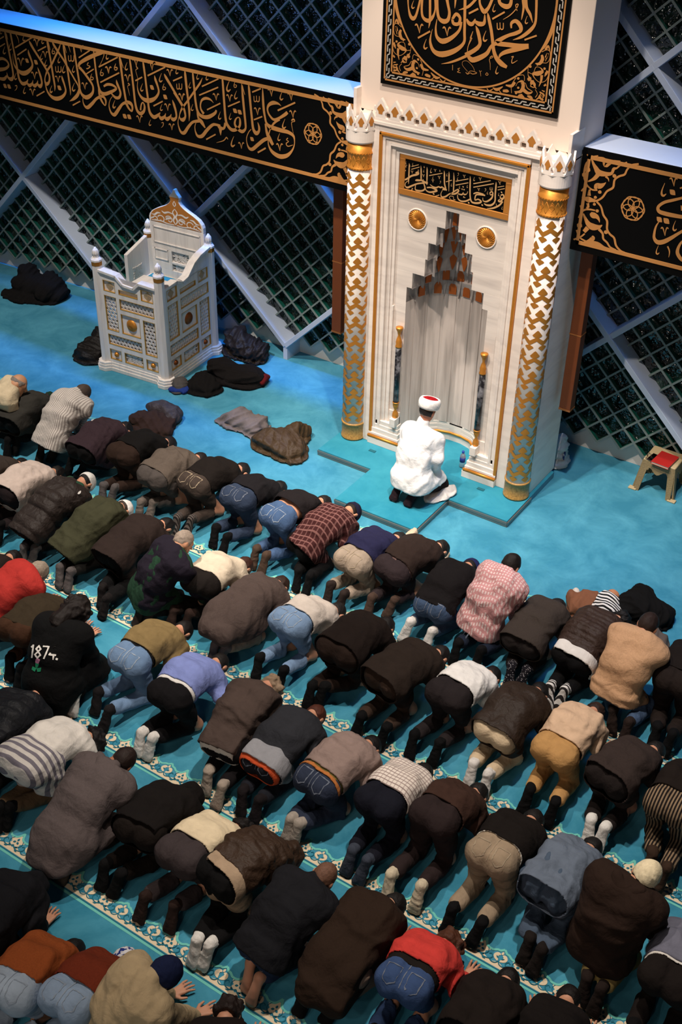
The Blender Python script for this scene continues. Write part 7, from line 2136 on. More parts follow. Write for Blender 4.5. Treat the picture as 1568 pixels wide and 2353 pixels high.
WEAR = [
 (1, dict(label='bald person in a cream shirt at the left end of the front row', tops=[T('shirt', F('#d9c7a6'), -0.08)], bot=BLKT, sock=S_BLK, hair=('fringe', '#8a8078'), skin='#c4906c')),
 (2, dict(label='person bowed down in a dark grey jacket and green cap, second in the front row', tops=[T('jacket', F('#35332f'), -0.1, e=.03)], bot=BLKT, sock=S_BLK, caps=[knit('#1c3a2a', .016, -.02)], hair=('short', '#2a211c'))),
 (3, dict(label='person kneeling upright in a pale pinstriped shirt with greying hair, front row left', tops=[T('shirt', F('#d8d0c8', 'stripe', '#a39a94', 14), -0.1, collar=True, e=.03)], bot=BLKT, sock=DBRN, hair=('short', '#4d4038'), skin='#c08466')),
 (4, dict(label='person bowed down in a plum grey sweater with black hair, front row left', tops=[T('sweater', F('#382a30', 'melange'), -0.06)], bot=BLKT, sock=S_BLK, hair=('short', '#14100f'))),
 (5, dict(label='person bowed down in a black hooded top, brown trousers and grey socks, front row', tops=[T('sweatshirt', BLK, 0.065, hood='down')], bot=F('#2e211b'), sock=S_GREY, hair=('short', '#14100f'))),
 (6, dict(label='person bowed down in a grey-brown jacket over grey trousers and pale grey socks, front row', tops=[T('jacket', F('#5a5048', 'melange'), -0.01, e=.032, hood=None)], bot=F('#4b4542'), sock=F('#6c625b', 'melange'), hair=('short', '#1c1512'))),
 (7, dict(label='person bowed down in a black sweater with ringed socks, front row', tops=[T('sweater', F('#1a1513'), 0.055)], bot=F('#3c332e', 'denim'), sock=F('#5a524e', 'stripe', '#211d1c', -16), hair=('short', '#14100f'))),
 (8, dict(label='person bowed down in a black top and dark blue jeans with dark socks, front row', tops=[T('sweater', F('#19171a'), 0.095)], bot=F('#2d384c', 'denim'), sock=S_BLK, hair=('short', '#14100f'), waist=.15)),
 (9, dict(label='person bowed down in blue jeans with bare skin showing under a black sweater, front row', tops=[T('sweater', F('#1c181a'), 0.165)], bot=F('#41587a', 'denim'), sock=F('#4a3a30'), hair=('short', '#14100f'), waist=.125)),
 (10, dict(label='person bowed down in a maroon checked jacket and navy cap, front row by the platform', tops=[T('jacket', F('#3c1d1d', 'check', '#7a5450', -.62), -0.06)], bot=BLKT, sock=S_BLK, caps=[knit('#191a30', .016, .0)], hair=('short', '#1c1512'))),
 (11, dict(label='person bowed down in a navy sweater and faded beige jeans, front row', tops=[T('sweater', F('#22223f'), 0.095)], bot=F('#978878', 'denim'), sock=F('#2c2320'), hair=('short', '#14100f'))),
 (12, dict(label='person bowed down in a dark brown waistcoat, in front of a cream cloth', tops=[T('shirt', F('#7d625e'), 0.045, e=.012), T('waistcoat', F('#2c211d'), 0.055, sleeves=False, e=.03)], bot=F('#2e2527'), sock=F('#46362e'), hair=('short', '#14100f'))),
 (13, dict(label='person bowed down in black sweater, navy cap and white socks, right of the cream cloth', tops=[T('sweater', F('#141112'), -0.02)], bot=F('#384860', 'denim'), sock=S_WHT, caps=[knit('#20254e', .016, .0)], hair=('short', '#14100f'))),
 (14, dict(label='person kneeling upright in a red and white checked shirt', tops=[T('shirt', F('#e2c9c6', 'check', '#b03440', 1.15), -0.1, e=.03, collar=True)], bot=F('#1a2130', 'denim'), sock=S_BLK, footwear='shoe', hair=('short', '#17100e'), bands=[('red_cloth', F('#b3322c'), -.14, -.09, .034)])),
 (15, dict(label='person bowed down in a dark taupe sweater with polka dot socks', tops=[T('sweater', F('#3a322d', 'melange'), -0.08)], bot=F('#221d1c'), sock=F('#1c1a20', 'dots', '#a8a4a8'), hair=('short', '#17100e'))),
 (16, dict(label='person bowed down in a brown quilted puffer jacket with black-ringed white socks', tops=[T('shirt', F('#d9d3cc'), -0.05, e=.016), T('puffer_jacket', F('#35261f', 'nylon'), 0.045, e=.036, ridge=.05, ramp=.012, fold=.006)], bot=BLKT, sock=F('#dcd7d1', 'stripe', '#2a2625', -9), hair=('full', '#0f0c0c'))),
 (17, dict(kneeout=.13, label='person kneeling upright in a tan sweater and blue jeans, right end of the front row', tops=[T('sweater', F('#c89d78', 'melange'), -0.07, e=.03)], bot=F('#475a76', 'denim'), sock=S_BRN, hair=('short', '#2a1a14'), skin='#c98f70')),
 (18, dict(label='person bowed down all in black at the right edge beside the tan sweater', tops=[T('sweater', F('#1c1614'), 0.045)], bot=F('#231b18'), sock=S_BLK, hair=('short', '#14100f'))),
 (19, dict(label='person in a brown-grey jacket cut by the left edge, beside the pale pink shirt', tops=[T('jacket', F('#3c332e'), -0.1)], bot=BLKT, sock=S_BLK, hair=('short', '#14100f'))),
 (20, dict(label='person bowed down in a pale pink shirt with black hair, second row left', tops=[T('shirt', F('#cdbbb0'), -0.06)], bot=F('#221a1b'), sock=S_BLK, hair=('short', '#120d0c'))),
 (21, dict(label='person bowed down in a long black puffer coat with green hood and white cap', tops=[T('puffer_coat', F('#2b2320', 'nylon'), -.16, e=.038, ridge=.115, ramp=.016, fold=.008, hood='down', hoodmat=F('#2c4a38'), text=shoulder_mark)], bot=BLKT, sock=S_GREY, caps=[knit('#dcd9d4', .014, .0)], hair=('short', '#14100f'))),
 (22, dict(label='person bowed down in a long olive jacket and white knitted cap', tops=[T('jacket', F('#3b3b2a'), -0.17, e=.032, collar=True, fold=.013)], bot=F('#1b1917'), sock=F('#575150', 'melange'), caps=[knit('#e4e2de', .014, -.005)], hair=('short', '#3a3028'))),
 (23, dict(label='person bowed down in a dark brown hooded sweatshirt behind the olive jacket', tops=[T('sweatshirt', F('#2b211e'), -0.12, e=.03, hood='down')], bot=BLKT, sock=F('#1c1818'), footwear='shoe', hair=('short', '#120d0c'))),
 (24, dict(label='older person kneeling upright in a navy sweater with grey hair', tops=[T('undershirt', F('#1f3a2a'), -0.14, e=.026), T('sweater', F('#1f1a25'), -0.08, e=.034)], bot=BLKT, sock=S_BRN, hair=('buzz', '#9a8a7c'), skin='#c08a6a')),
 (25, dict(label='person bowed down in a cream sweater and black trousers, second row', tops=[T('sweater', F('#d2c3ad'), 0.045)], bot=F('#1b1614'), sock=F('#3a2b26'), hair=('short', '#3d2118'))),
 (26, dict(label='person bowed down in a long taupe overcoat', tops=[T('overcoat', F('#4b3f3b', 'melange'), -.2, e=.038, skirt=.70, tail=.02, hemz=.25)], bot=F('#8d7c6e'), sock=F('#6c6263', 'melange'), hair=('short', '#2e1d16'))),
 (27, dict(label='person bowed down in a pale grey shirt and light blue jeans with black socks', tops=[T('shirt', F('#c3b8ae'), 0.105)], bot=F('#7088a6', 'denim'), sock=S_BLK, hair=('short', '#14100f'))),
 (28, dict(label='broad person bowed down in a black top, beside the light blue jeans', tops=[T('sweater', F('#1b1310'), -0.06, e=.032)], bot=F('#241914'), sock=S_BLK, hair=('short', '#14100f'), girth=1.12)),
 (29, dict(label='person bowed down in a dark brown open jacket with legs wide apart', tops=[T('jacket', F('#29201b'), -0.12, e=.036)], bot=F('#3a2c24'), sock=S_BLK, hair=('short', '#14100f'), girth=1.05)),
 (30, dict(label='person bowed down in a bright white T-shirt and black trousers', tops=[T('shirt', F('#ece8e3'), 0.095, sleeve=.42)], bot=F('#262021'), sock=S_BLK, hair=('short', '#14100f'))),
 (31, dict(label='person bowed down in a dark brown jacket, cream trousers and white socks', tops=[T('jacket', F('#2d2119', 'nylon'), -0.06, e=.034, hood='down')], bot=F('#cdb798'), sock=S_WHT, hair=('short', '#14100f'))),
 (32, dict(label='person bowed down in a beige sweater and mustard tan trousers', tops=[T('sweater', F('#d2b193'), 0.085)], bot=F('#b98d58'), sock=S_BLK, hair=('short', '#2a1a14'))),
 (33, dict(label='person bowed down in a charcoal brown knit with long white socks', tops=[T('sweater', F('#352b28', 'melange'), -0.08)], bot=F('#211b1a'), sock=F('#e0dcd6', 'melange'), hair=('short', '#14100f'))),
 (34, dict(label='person bowed down in pinstriped dark trousers at the right edge', tops=[T('sweater', F('#1c1512'), 0.085)], bot=F('#1f1917', 'stripe', '#8a745c', 13), sock=F('#3a2a20'), hair=('short', '#14100f'))),
 (35, dict(label='grey-haired person kneeling upright in a red sweater at the left edge', tops=[T('sweater', F('#a52f2a'), -0.08)], bot=F('#1c1c22'), sock=S_BLK, hair=('short', '#8f8071'), skin='#c08a6c')),
 (36, dict(label='person bowed down in an olive brown sweater, behind the coat with a number', tops=[T('sweater', F('#30271b'), -0.02)], bot=F('#3b2518'), sock=S_BLK, footwear='shoe', hair=('short', '#14100f'))),
 (37, dict(label='person with dark curly hair in a long black coat printed with 1874', tops=[T('overcoat', F('#0b0b0c'), -.2, e=.040, skirt=.9, tail=.02, hemz=.10, fold=.006, text=number_print)], bot=BLKT, sock=S_WHT, hair=('long', '#160d0a'), skin='#d09a80')),
 (38, dict(label='person bowed down in an olive T-shirt and blue jeans with black belt', tops=[T('shirt', F('#7e6a46'), 0.115, sleeve=.42)], bot=F('#647c9a', 'denim'), sock=F('#161214', 'leather'), footwear='shoe', hair=('short', '#120d0c'), bands=[('belt', F('#14100f', 'leather'), .085, .118, .020)], waist=.12)),
 (39, dict(label='person bowed down in a lavender blue hooded sweatshirt with white socks', tops=[T('undershirt', F('#e2ded9'), 0.065, e=.014, sleeves=False), T('sweatshirt', F('#7f8cc6'), 0.095, hood='down')], bot=F('#131113'), sock=S_WHT, hair=('short', '#14100f'))),
 (40, dict(label='person bowed down in a brown-grey sweater with sandy grey hair', tops=[T('sweater', F('#4a3d38'), -0.07, e=.03)], bot=F('#141012'), sock=F('#9d9083', 'melange'), hair=('full', '#8d7761'), skin='#c98f74', bands=[('undershirt', F('#d8d2ca'), -.11, -.06, .020)])),
 (41, dict(label='person bowed down in a slate sweater with an orange waistband and auburn hair', tops=[T('undershirt', F('#8d8d92'), -0.05, e=.016, sleeves=False), T('sweater', F('#2b2c31'), -0.02, e=.028)], bot=F('#1c1d24', 'denim'), sock=F('#1c1719'), hair=('short', '#4c2518'), bands=[('waistband', F('#c8532f'), -.10, -.05, .020)])),
 (42, dict(label='person bowed down in a mauve grey hooded sweatshirt with a tan belt', tops=[T('undershirt', F('#6b6132'), 0.045, e=.014, sleeves=False), T('sweatshirt', F('#8c7871'), 0.075, hood='down', e=.03)], bot=F('#293041', 'denim'), sock=F('#9d9389', 'melange'), hair=('short', '#120d0c'), bands=[('belt', F('#b06c38', 'leather'), .01, .045, .020)])),
 (43, dict(label='person bowed down in a pale windowpane checked shirt and navy trousers', tops=[T('shirt', F('#e0d4ca', 'check', '#94817c', -1.0), 0.095, fold=.012)], bot=F('#14151f'), sock=F('#3a3f4b', 'melange'), hair=('short', '#120d0c'))),
 (44, dict(label='person bowed down in a dark brown sweater with cream socks, legs apart', tops=[T('sweater', F('#3a2720'), 0.095)], bot=F('#2a2020'), sock=F('#c6b89f', 'melange'), hair=('short', '#14100f'))),
 (45, dict(label='person bowed down in a black sweater and washed khaki jeans', tops=[T('sweater', F('#16110f'), 0.105)], bot=F('#8f7d68', 'denim'), sock=S_BLK, hair=('short', '#14100f'), bands=[('undershirt', F('#d6d0c6'), .085, .13, .020)])),
 (46, dict(label='person bowed down in a long blue-grey tunic and loose matching trousers', tops=[T('tunic', F('#616b7a'), -.14, e=.034, fold=.013)], bot=F('#465466'), sock=F('#1d1715'), hair=('short', '#14100f'), loose=1.9, bfold=.02)),
 (47, dict(label='person crouching in a dark brown hooded coat with a cream cap', tops=[T('coat', F('#281b15'), -.12, e=.040, hood='down', fold=.012)], bot=F('#907c4c'), sock=F('#211815'), caps=[knit('#e3d3b0', .014, -.01)], hair=('short', '#14100f'), girth=1.1)),
 (48, dict(label='person bowed down in a grey-violet top and black trousers in the right bottom corner', tops=[T('shirt', F('#6a6a78'), 0.095)], bot=F('#1a1412'), sock=S_BLK, hair=('short', '#14100f'), bands=[('undershirt', F('#d6d0c8'), .06, .11, .02)])),
 (49, dict(label='person in a black-navy puffer jacket at the left edge, behind the coat with a number', tops=[T('puffer_jacket', F('#14161b', 'nylon'), -0.1, e=.038, ridge=.10, ramp=.012)], bot=BLKT, sock=S_BLK, hair=('short', '#14100f'))),
 (50, dict(label='person bowed down in a white shirt with a striped shawl over the hips', tops=[T('shirt', F('#ddd7cf'), -0.02), T('shawl', F('#d2ccc6', 'stripe', '#77727c', -5.2), -.24, e=.040, sleeves=False, upper=False, tilt=.3)], bot=F('#5c4936'), sock=S_BLK, hair=('full', '#100c0c'))),
 (51, dict(label='person kneeling in a long charcoal grey hooded coat', tops=[T('overcoat', F('#5b5150', 'melange'), -.2, e=.042, skirt=.80, tail=.06, hemz=.21, fold=.012, hood='down')], bot=F('#37312b'), sock=F('#4c4036'), hair=('short', '#231611'), skin='#a86f52')),
 (52, dict(label='person bowed down in a black hooded sweatshirt with the hood up', tops=[T('sweatshirt', F('#14100f'), -0.06, e=.032, hood='up')], bot=F('#1a1411'), sock=S_BLK)),
 (53, dict(label='person bowed down in a cream sweater and dark grey trousers with curly black hair', tops=[T('sweater', F('#d8c6a6'), 0.105)], bot=F('#3b3334', 'melange'), sock=F('#2a1d19'), hair=('full', '#120d0c'))),
 (54, dict(label='person bowed down in a brown puffer vest with the fur hood up', tops=[T('shirt', F('#a38c74'), -0.05, e=.014), T('puffer_vest', F('#35251a', 'nylon'), 0.045, e=.038, ridge=.065, ramp=.012, sleeves=False, hood='up', hoodridge=True)], bot=BLKT, sock=F('#dedad4', 'melange'))),
 (55, dict(label='person kneeling with cropped hair in a black shirt and dark jeans, barefoot', tops=[T('shirt', F('#17171b'), -0.07, e=.03, collar=True)], bot=F('#1e2a42', 'denim'), sock=None, hair=('buzz', '#6a4a3a'), skin='#c78e72', bands=[('waistband', F('#1d2a44', 'denim'), -.11, -.06, .018)])),
 (56, dict(label='person bowed down in a dark brown overcoat and mauve beige trousers', tops=[T('overcoat', F('#291c14', 'melange'), -.2, e=.040, skirt=.5, tail=.0, hemz=.27, collar=True)], bot=F('#8f7769'), sock=S_BLK, hair=('short', '#14100f'), girth=1.06)),
 (57, dict(label='auburn-haired person bowed down in a bright red sweater and jeans', tops=[T('undershirt', F('#1a1512'), 0.075, e=.012, sleeves=False), T('sweater', F('#c43b35'), 0.125)], bot=F('#33466a', 'denim'), sock=S_BLK, hair=('full', '#4c2a1a'))),
 (58, dict(label='person in a black jacket with short black hair at the bottom edge', tops=[T('jacket', F('#1b1411'), -0.08, e=.03)], bot=BLKT, sock=S_BLK, hair=('short', '#130d0b'))),
 (59, dict(label='person in a black jacket of whom only the back shows at the bottom edge', tops=[T('jacket', F('#15100f'), -0.05, e=.03)], bot=BLKT, sock=S_BLK, hair=('short', '#130d0b'))),
 (61, dict(label='person in a black hooded jacket by the left edge, one hand flat on the carpet', tops=[T('jacket', F('#17171b'), -0.1, e=.034, hood='up')], bot=BLKT, sock=S_BLK)),
 (62, dict(label='person bowed down in a ginger sweater and pale jeans, bottom left', tops=[T('sweater', F('#8f4822', 'melange'), 0.075)], bot=F('#9aa8b8', 'denim'), sock=S_BLK, hair=('short', '#0f0b0b'))),
 (63, dict(label='person bowed down in a rust sweater and blue patterned knitted hat', tops=[T('sweater', F('#6c2b18', 'melange'), 0.075)], bot=F('#8699b0', 'denim'), sock=S_BLK, caps=[('knit_hat', F('#d9d6d8', 'print', '#27397f'), -.05, .018)])),
 (64, dict(label='person in a beige jacket and navy beanie with both hands spread on the carpet', tops=[T('jacket', F('#b7a17e'), -0.12, e=.034, collar=True)], bot=BLKT, sock=S_BLK, caps=[knit('#18203f', .018, -.05, 'beanie')], hair=('buzz', '#1a120f'), splay=.05)),
 (65, dict(label='person of whom only dark curly hair shows at the bottom edge', tops=[T('sweater', F('#1c1412'), -0.05)], bot=BLKT, sock=S_BLK, hair=('full', '#1c100d'))),
 (66, dict(label='person in a dark brown jacket cut by the left edge, above the red sweater', tops=[T('jacket', F('#241b17'), -0.1)], bot=BLKT, sock=S_BLK, hair=('short', '#14100f'))),
]
for pid, w in WEAR:
    j = dict(JOINTS[pid])
    j['id'] = pid
    j.update(w)
    if j.get('bot') is not None and j['bot'].name.startswith('denim'):
        c = j['bot'].node_tree.nodes['Principled BSDF'].inputs['Base Color'].default_value
        j['denim'] = (F('#a3937d') if c[0] > c[2] else F('#97a3b2') if c[2] > .17 else F('#6b7280'))
    pr = []
    c0 = (np.array(j['hip']) + np.array(j['neck'])) / 2
    for q, jj in JOINTS.items():
        c1 = (np.array(jj['hip']) + np.array(jj['neck'])) / 2
        if (j['pose'] == 'L' and jj['pose'] == 'S') or q == pid or abs(c1[1] - c0[1]) > .55 or abs(c1[0] - c0[0]) > .8:
            continue
        sgn = np.sign(c1[0] - c0[0])
        pr.append(((c0 + c1) / 2 - np.array([sgn * .012, 0, 0]), np.array([-sgn, 0, 0])))
    j['press'] = pr
    build_person(j)

# the imam on the platform
IM = build_person(dict(
    id=70, pose='L', imam=True, z0=PT, hip=(-4.93, 8.93, .33), neck=(-4.985, 9.15, .86), head=(-4.958, 9.215, 1.02), upright=True, face=(.10, 1.0), tl=(-5.07, 8.80), tr=(-4.90, 8.80),
    label='prayer leader in white robe and red-topped turban kneeling on the platform', lap=True, girth=1.0,
    tops=[T('robe', F('#e2e3e4'), -.2, e=.024, k=.05, skirt=.7, tail=.03, hemz=PT + .12, fold=.011, freq=24, collar=True)], bot=F('#1a1214'), sock=F('#24151a', 'leather'), footwear='shoe', hair=('short', '#17100e'), skin='#b8785c'))
im = IM['root']
h0, hu, hf, hr = IM['head'], IM['hu'], IM['hf'], IM['hr']
m = MB()
Rm = Matrix((V(hr), V(hf), V(hu))).transposed()
vs, fs = [], []
prof = [(.085, .028), (.100, .030), (.108, .05), (.113, .085), (.110, .115), (.098, .132), (.084, .136), (.078, .128)]
K = 36
for r, z in prof:
    for k in range(K):
        a = 2 * math.pi * k / K
        vs.append(V(h0) + Rm @ V((r * math.cos(a), r * 1.12 * math.sin(a) - .006, z)))
for i in range(len(prof) - 1):
    for k in range(K):
        fs.append((i * K + k, i * K + (k + 1) % K, (i + 1) * K + (k + 1) % K, (i + 1) * K + k))
m.smooth = True
m.add(vs, fs)
tb = m.build('turban', F('#eeebe8'), im)
m = MB()
m.smooth = True
vs, fs = [V(h0) + Rm @ V((0, -.006, .142))], []
for r, z in ((.03, .141), (.06, .138), (.080, .128)):
    for k in range(K):
        a = 2 * math.pi * k / K
        vs.append(V(h0) + Rm @ V((r * math.cos(a), r * 1.12 * math.sin(a) - .006, z)))
fs += [(0, 1 + k, 1 + (k + 1) % K) for k in range(K)]
for i in range(2):
    for k in range(K):
        fs.append((1 + i * K + k, 1 + i * K + (k + 1) % K, 1 + (i + 1) * K + (k + 1) % K, 1 + (i + 1) * K + k))
m.add(vs, fs)
m.build('turban_top', F('#a3121c', 'print', '#7a0d15'), im)
m = MB()
ring = [V(h0) + Rm @ V((.0835 * math.cos(a), .0955 * math.sin(a) - .006, .026)) for a in [2 * math.pi * k / 32 for k in range(32)]]
m.tube(ring, .004, 5, closed=True)
m.build('gold_braid', M_GOLD, im)
# ------------------------------------------------------------------ clothes left on the carpet
def heap(name, label, cat, blobs, m, seed, amp=.02, freq=17, k=.05, group='coats and clothes left on the carpet', extra=(), ridge=None, h=.011):
    """blobs: (x, y, z, radii, turn) flattened lobes of folded cloth resting on the carpet"""
    S = SDF(k)
    for x, y, z, (a, b2, c), rz in blobs:
        ca, sa = math.cos(rz), math.sin(rz)
        S.ell((x, y, z), (ca, sa, 0), (-sa, ca, 0), (0, 0, 1), (a, b2, c))
        S.ell((x + .03 * math.cos(seed + x * 9), y - .03, .02 + (PT if z < .1 and -6.2 < x < -4 and y > 9 else 0)), (ca, sa, 0), (-sa, ca, 0), (0, 0, 1), (a * 1.12, b2 * 1.12, .022), .02)
    org = np.array([blobs[0][0], blobs[0][1], 0.0])
    root = empty(name, tuple(org), label=label, cat=cat, group=group)
    ang = seed * 1.7
    cloth_obj('cloth', S, h, m, root, org, amp * 1.7, freq * .95, seed, (math.cos(ang), math.sin(ang), .15), ridge, squash=.22, sharp=True, floor=.003 + (PT if blobs[0][2] < .1 and -6.2 < blobs[0][0] < -4 and blobs[0][1] > 9 else 0))
    for nm, bl, mm in extra:
        S = SDF(.03)
        for x, y, z, (a, b2, c), rz in bl:
            ca, sa = math.cos(rz), math.sin(rz)
            S.ell((x, y, z), (ca, sa, 0), (-sa, ca, 0), (0, 0, 1), (a, b2, c))
        cloth_obj(nm, S, .009, mm, root, org, amp * .6, freq * 1.4, seed + 5, floor=.003 + (PT if blobs[0][2] < .1 and -6.2 < blobs[0][0] < -4 and blobs[0][1] > 9 else 0))
    return root


heap('coat', 'heap of black coats by the lattice wall, left of the preaching chair', 'coat',
     [(-11.95, 10.36, .10, (.34, .24, .17), .3), (-11.62, 10.36, .09, (.22, .24, .15), -.4), (-12.10, 10.42, .24, (.15, .15, .12), .8), (-11.72, 10.46, .20, (.16, .13, .11), .2), (-11.98, 10.12, .03, (.30, .13, .05), .15)], BLK, 1)
heap('coat', 'black padded coat slumped against the left foot of the preaching chair', 'coat',
     [(-10.02, 9.56, .07, (.16, .28, .12), -.25), (-9.97, 9.36, .05, (.20, .15, .09), .2), (-10.12, 9.78, .12, (.10, .18, .14), .1)], F('#14110f', 'nylon'), 2)
heap('coat', 'dark brown and black coats bundled at the wall, right of the preaching chair', 'coat',
     [(-8.42, 10.62, .11, (.30, .19, .16), .1), (-8.62, 10.66, .16, (.16, .16, .15), .5), (-8.25, 10.60, .10, (.20, .15, .13), -.3)], F('#1f1713', 'nylon'), 3, .024)
heap('coat', 'black coat with red lining lying on the blue carpet right of the preaching chair', 'coat',
     [(-8.16, 10.02, .07, (.36, .18, .10), .12), (-8.32, 10.02, .10, (.20, .13, .09), .3), (-7.92, 10.08, .08, (.18, .16, .11), -.3)], F('#131010'), 4, .02,
     extra=[('red_lining', [(-7.76, 10.12, .07, (.055, .12, .06), .3)], F('#5d1417'))])
heap('coat', 'folded black garment at the front right foot of the preaching chair', 'coat',
     [(-8.30, 9.60, .05, (.22, .17, .08), .35), (-8.34, 9.66, .10, (.14, .11, .06), .2)], BLK, 5, .012)
r_ = heap('cap', 'grey cap with blue lining at the front foot of the preaching chair', 'cap',
          [(-8.53, 9.44, .06, (.10, .13, .07), .5)], F('#4b4847', 'melange'), 6, .008, 26,
          extra=[('blue_lining', [(-8.50, 9.36, .03, (.12, .06, .04), .5), (-8.44, 9.44, .03, (.05, .12, .035), .4)], F('#20367c'))])
heap('jacket', 'brown jacket folded over a grey one, in front of the preaching chair', 'jacket',
     [(-8.22, 8.62, .06, (.27, .17, .09), .4), (-8.30, 8.56, .10, (.20, .13, .07), .6), (-8.12, 8.50, .05, (.22, .10, .06), .1)], F('#33231c'), 7, .018,
     extra=[('grey_jacket', [(-8.26, 8.84, .08, (.24, .12, .09), .15), (-8.08, 8.78, .07, (.10, .14, .08), .2)], F('#3a3230', 'nylon'))])
heap('jacket', 'crumpled grey jacket lying beside the olive puffer jacket', 'jacket',
     [(-7.34, 9.22, .06, (.27, .16, .09), .25), (-7.44, 9.22, .10, (.17, .11, .07), .5), (-7.22, 9.14, .07, (.18, .10, .08), -.4), (-7.58, 9.18, .05, (.12, .09, .07), 1.0)], F('#6d6462'), 8, .022)
heap('jacket', 'olive brown puffer jacket lying on the blue carpet', 'jacket',
     [(-6.74, 9.06, .09, (.30, .19, .12), .35), (-6.60, 9.00, .08, (.22, .17, .11), .1), (-6.68, 9.28, .10, (.10, .20, .12), -.3), (-6.86, 9.02, .08, (.17, .15, .10), .5)], F('#40301d', 'nylon'), 9, .014,
     ridge=((-6.9, 9.0, 0), (.9, .4, 0), .10, .012))
heap('shawl', 'cream cloth spread on the carpet below the platform corner', 'shawl',
     [(-4.42, 8.30, .035, (.24, .12, .05), .1), (-4.52, 8.32, .06, (.16, .08, .05), .25), (-4.60, 8.42, .04, (.07, .12, .06), .6), (-4.26, 8.30, .03, (.13, .12, .04), -.2)], F('#cbb49b'), 10, .018, 22)
heap('coat', 'black coat heaped on the blue carpet to the right of the striped cloth', 'coat',
     [(-2.24, 8.62, .10, (.22, .17, .14), .2), (-2.28, 8.72, .16, (.13, .12, .12), .1), (-2.10, 8.66, .07, (.15, .17, .10), -.5), (-2.38, 8.58, .07, (.14, .12, .10), .4)], F('#0c0b0b'), 11, .018)
heap('bag', 'brown fabric bag beside the striped cloth', 'bag',
     [(-2.74, 8.36, .07, (.12, .14, .10), .2), (-2.68, 8.46, .09, (.12, .10, .09), .5), (-2.84, 8.40, .07, (.05, .10, .09), .4)], F('#7b5039'), 12, .012,
     extra=[('white_flap', [(-2.83, 8.46, .10, (.045, .07, .06), .3)], F('#cfc6bb')), ('pale_strap', [(-2.52, 8.60, .14, (.06, .05, .06), .2)], F('#b57a58'))])
heap('scarf', 'black and white striped cloth lying on the carpet ahead of the front row', 'scarf',
     [(-2.50, 8.40, .09, (.15, .13, .11), .3), (-2.54, 8.52, .12, (.12, .10, .09), .1)], F('#dcd8d3', 'stripe', '#141416', -8), 13, .012)
heap('jacket', 'grey jacket lying in front of the tan sweater, with a white-edged sleeve', 'jacket',
     [(-2.02, 8.22, .09, (.20, .16, .12), .1), (-1.92, 8.12, .07, (.13, .18, .10), -.3), (-2.16, 8.20, .07, (.13, .14, .10), .3)], F('#5c524c', 'melange'), 14, .014,
     extra=[('white_cuff', [(-1.86, 7.98, .07, (.06, .025, .05), .2)], F('#cfc8c0'))])

# ------------------------------------------------------------------ stool with a red book, phone and glasses
st = empty('stool', (-2.93, 10.88, 0), label='small beige plastic stool by the right wall, carrying a red book', cat='stool')
M_PL = mat('beige_plastic', '#b9a680', 0.5, noise=.04, nscale=6)
M_PLT = mat('woven_plastic', '#8d7a57', 0.6, noise=.35, nscale=70, bump=1.0, bscale=120)
SX0, SX1, SY0, SY1, SZ = -3.11, -2.69, 10.62, 11.0, .38
m = MB()
m.box(SX0 + .03, SX1 - .03, SY0 + .03, SY1 - .02, SZ - .02, SZ)
bevel(m.build('seat', M_PL, st), .012, 3)


def apron(a, b2, out):
    """splayed side with an arched cut-out between two feet"""
    a, b2, out = V(a), V(b2), V(out)
    N = 16
    vs, fs = [], []
    L = b2 - a
    for i in range(N + 1):
        t = i / N
        top = a + L * (.07 + .86 * t)
        x = abs(t - .5) * 2
        zc = 0.0 if x > .74 else .27 - .03 * math.cos(t * math.pi * 4) - .10 * max(0, (x - .5) / .24) ** 2
        for z, th in ((SZ - .01, 0), (zc, 0), (zc, .018), (SZ - .01, .018)):
            f = (SZ - z) / SZ
            p = a + L * (.07 + .86 * t + (t - .5) * .12 * f) + out * (.055 * f - th)
            vs.append((p.x, p.y, z))
    for i in range(N):
        for k in range(4):
            fs.append((4 * i + k, 4 * i + (k + 1) % 4, 4 * i + 4 + (k + 1) % 4, 4 * i + 4 + k))
    fs += [(0, 1, 2, 3), (4 * N + 3, 4 * N + 2, 4 * N + 1, 4 * N)]
    return vs, fs


for a, b2, o in (((SX0, SY0 + .03, 0), (SX1, SY0 + .03, 0), (0, -1, 0)), ((SX1, SY1 - .02, 0), (SX0, SY1 - .02, 0), (0, 1, 0)),
                 ((SX1 - .03, SY0, 0), (SX1 - .03, SY1, 0), (1, 0, 0)), ((SX0 + .03, SY1, 0), (SX0 + .03, SY0, 0), (-1, 0, 0))):
    m = MB()
    m.add(*apron(a, b2, o))
    m.build('leg_panel', M_PLT, st)
for x, yy in ((SX0 - .02, SY0 - .02), (SX1 + .02, SY0 - .02), (SX0 - .02, SY1 + .03), (SX1 + .02, SY1 + .03)):
    m = MB()
    cx_, cy_ = (SX0 + SX1) / 2, (SY0 + SY1) / 2
    x2, y2 = cx_ + (x - cx_) * .96, cy_ + (yy - cy_) * .96
    m.box(x2 - .045, x2 + .045, y2 - .03, y2 + .03, 0, .018)
    bevel(m.build('foot', M_PL, st), .006, 2)
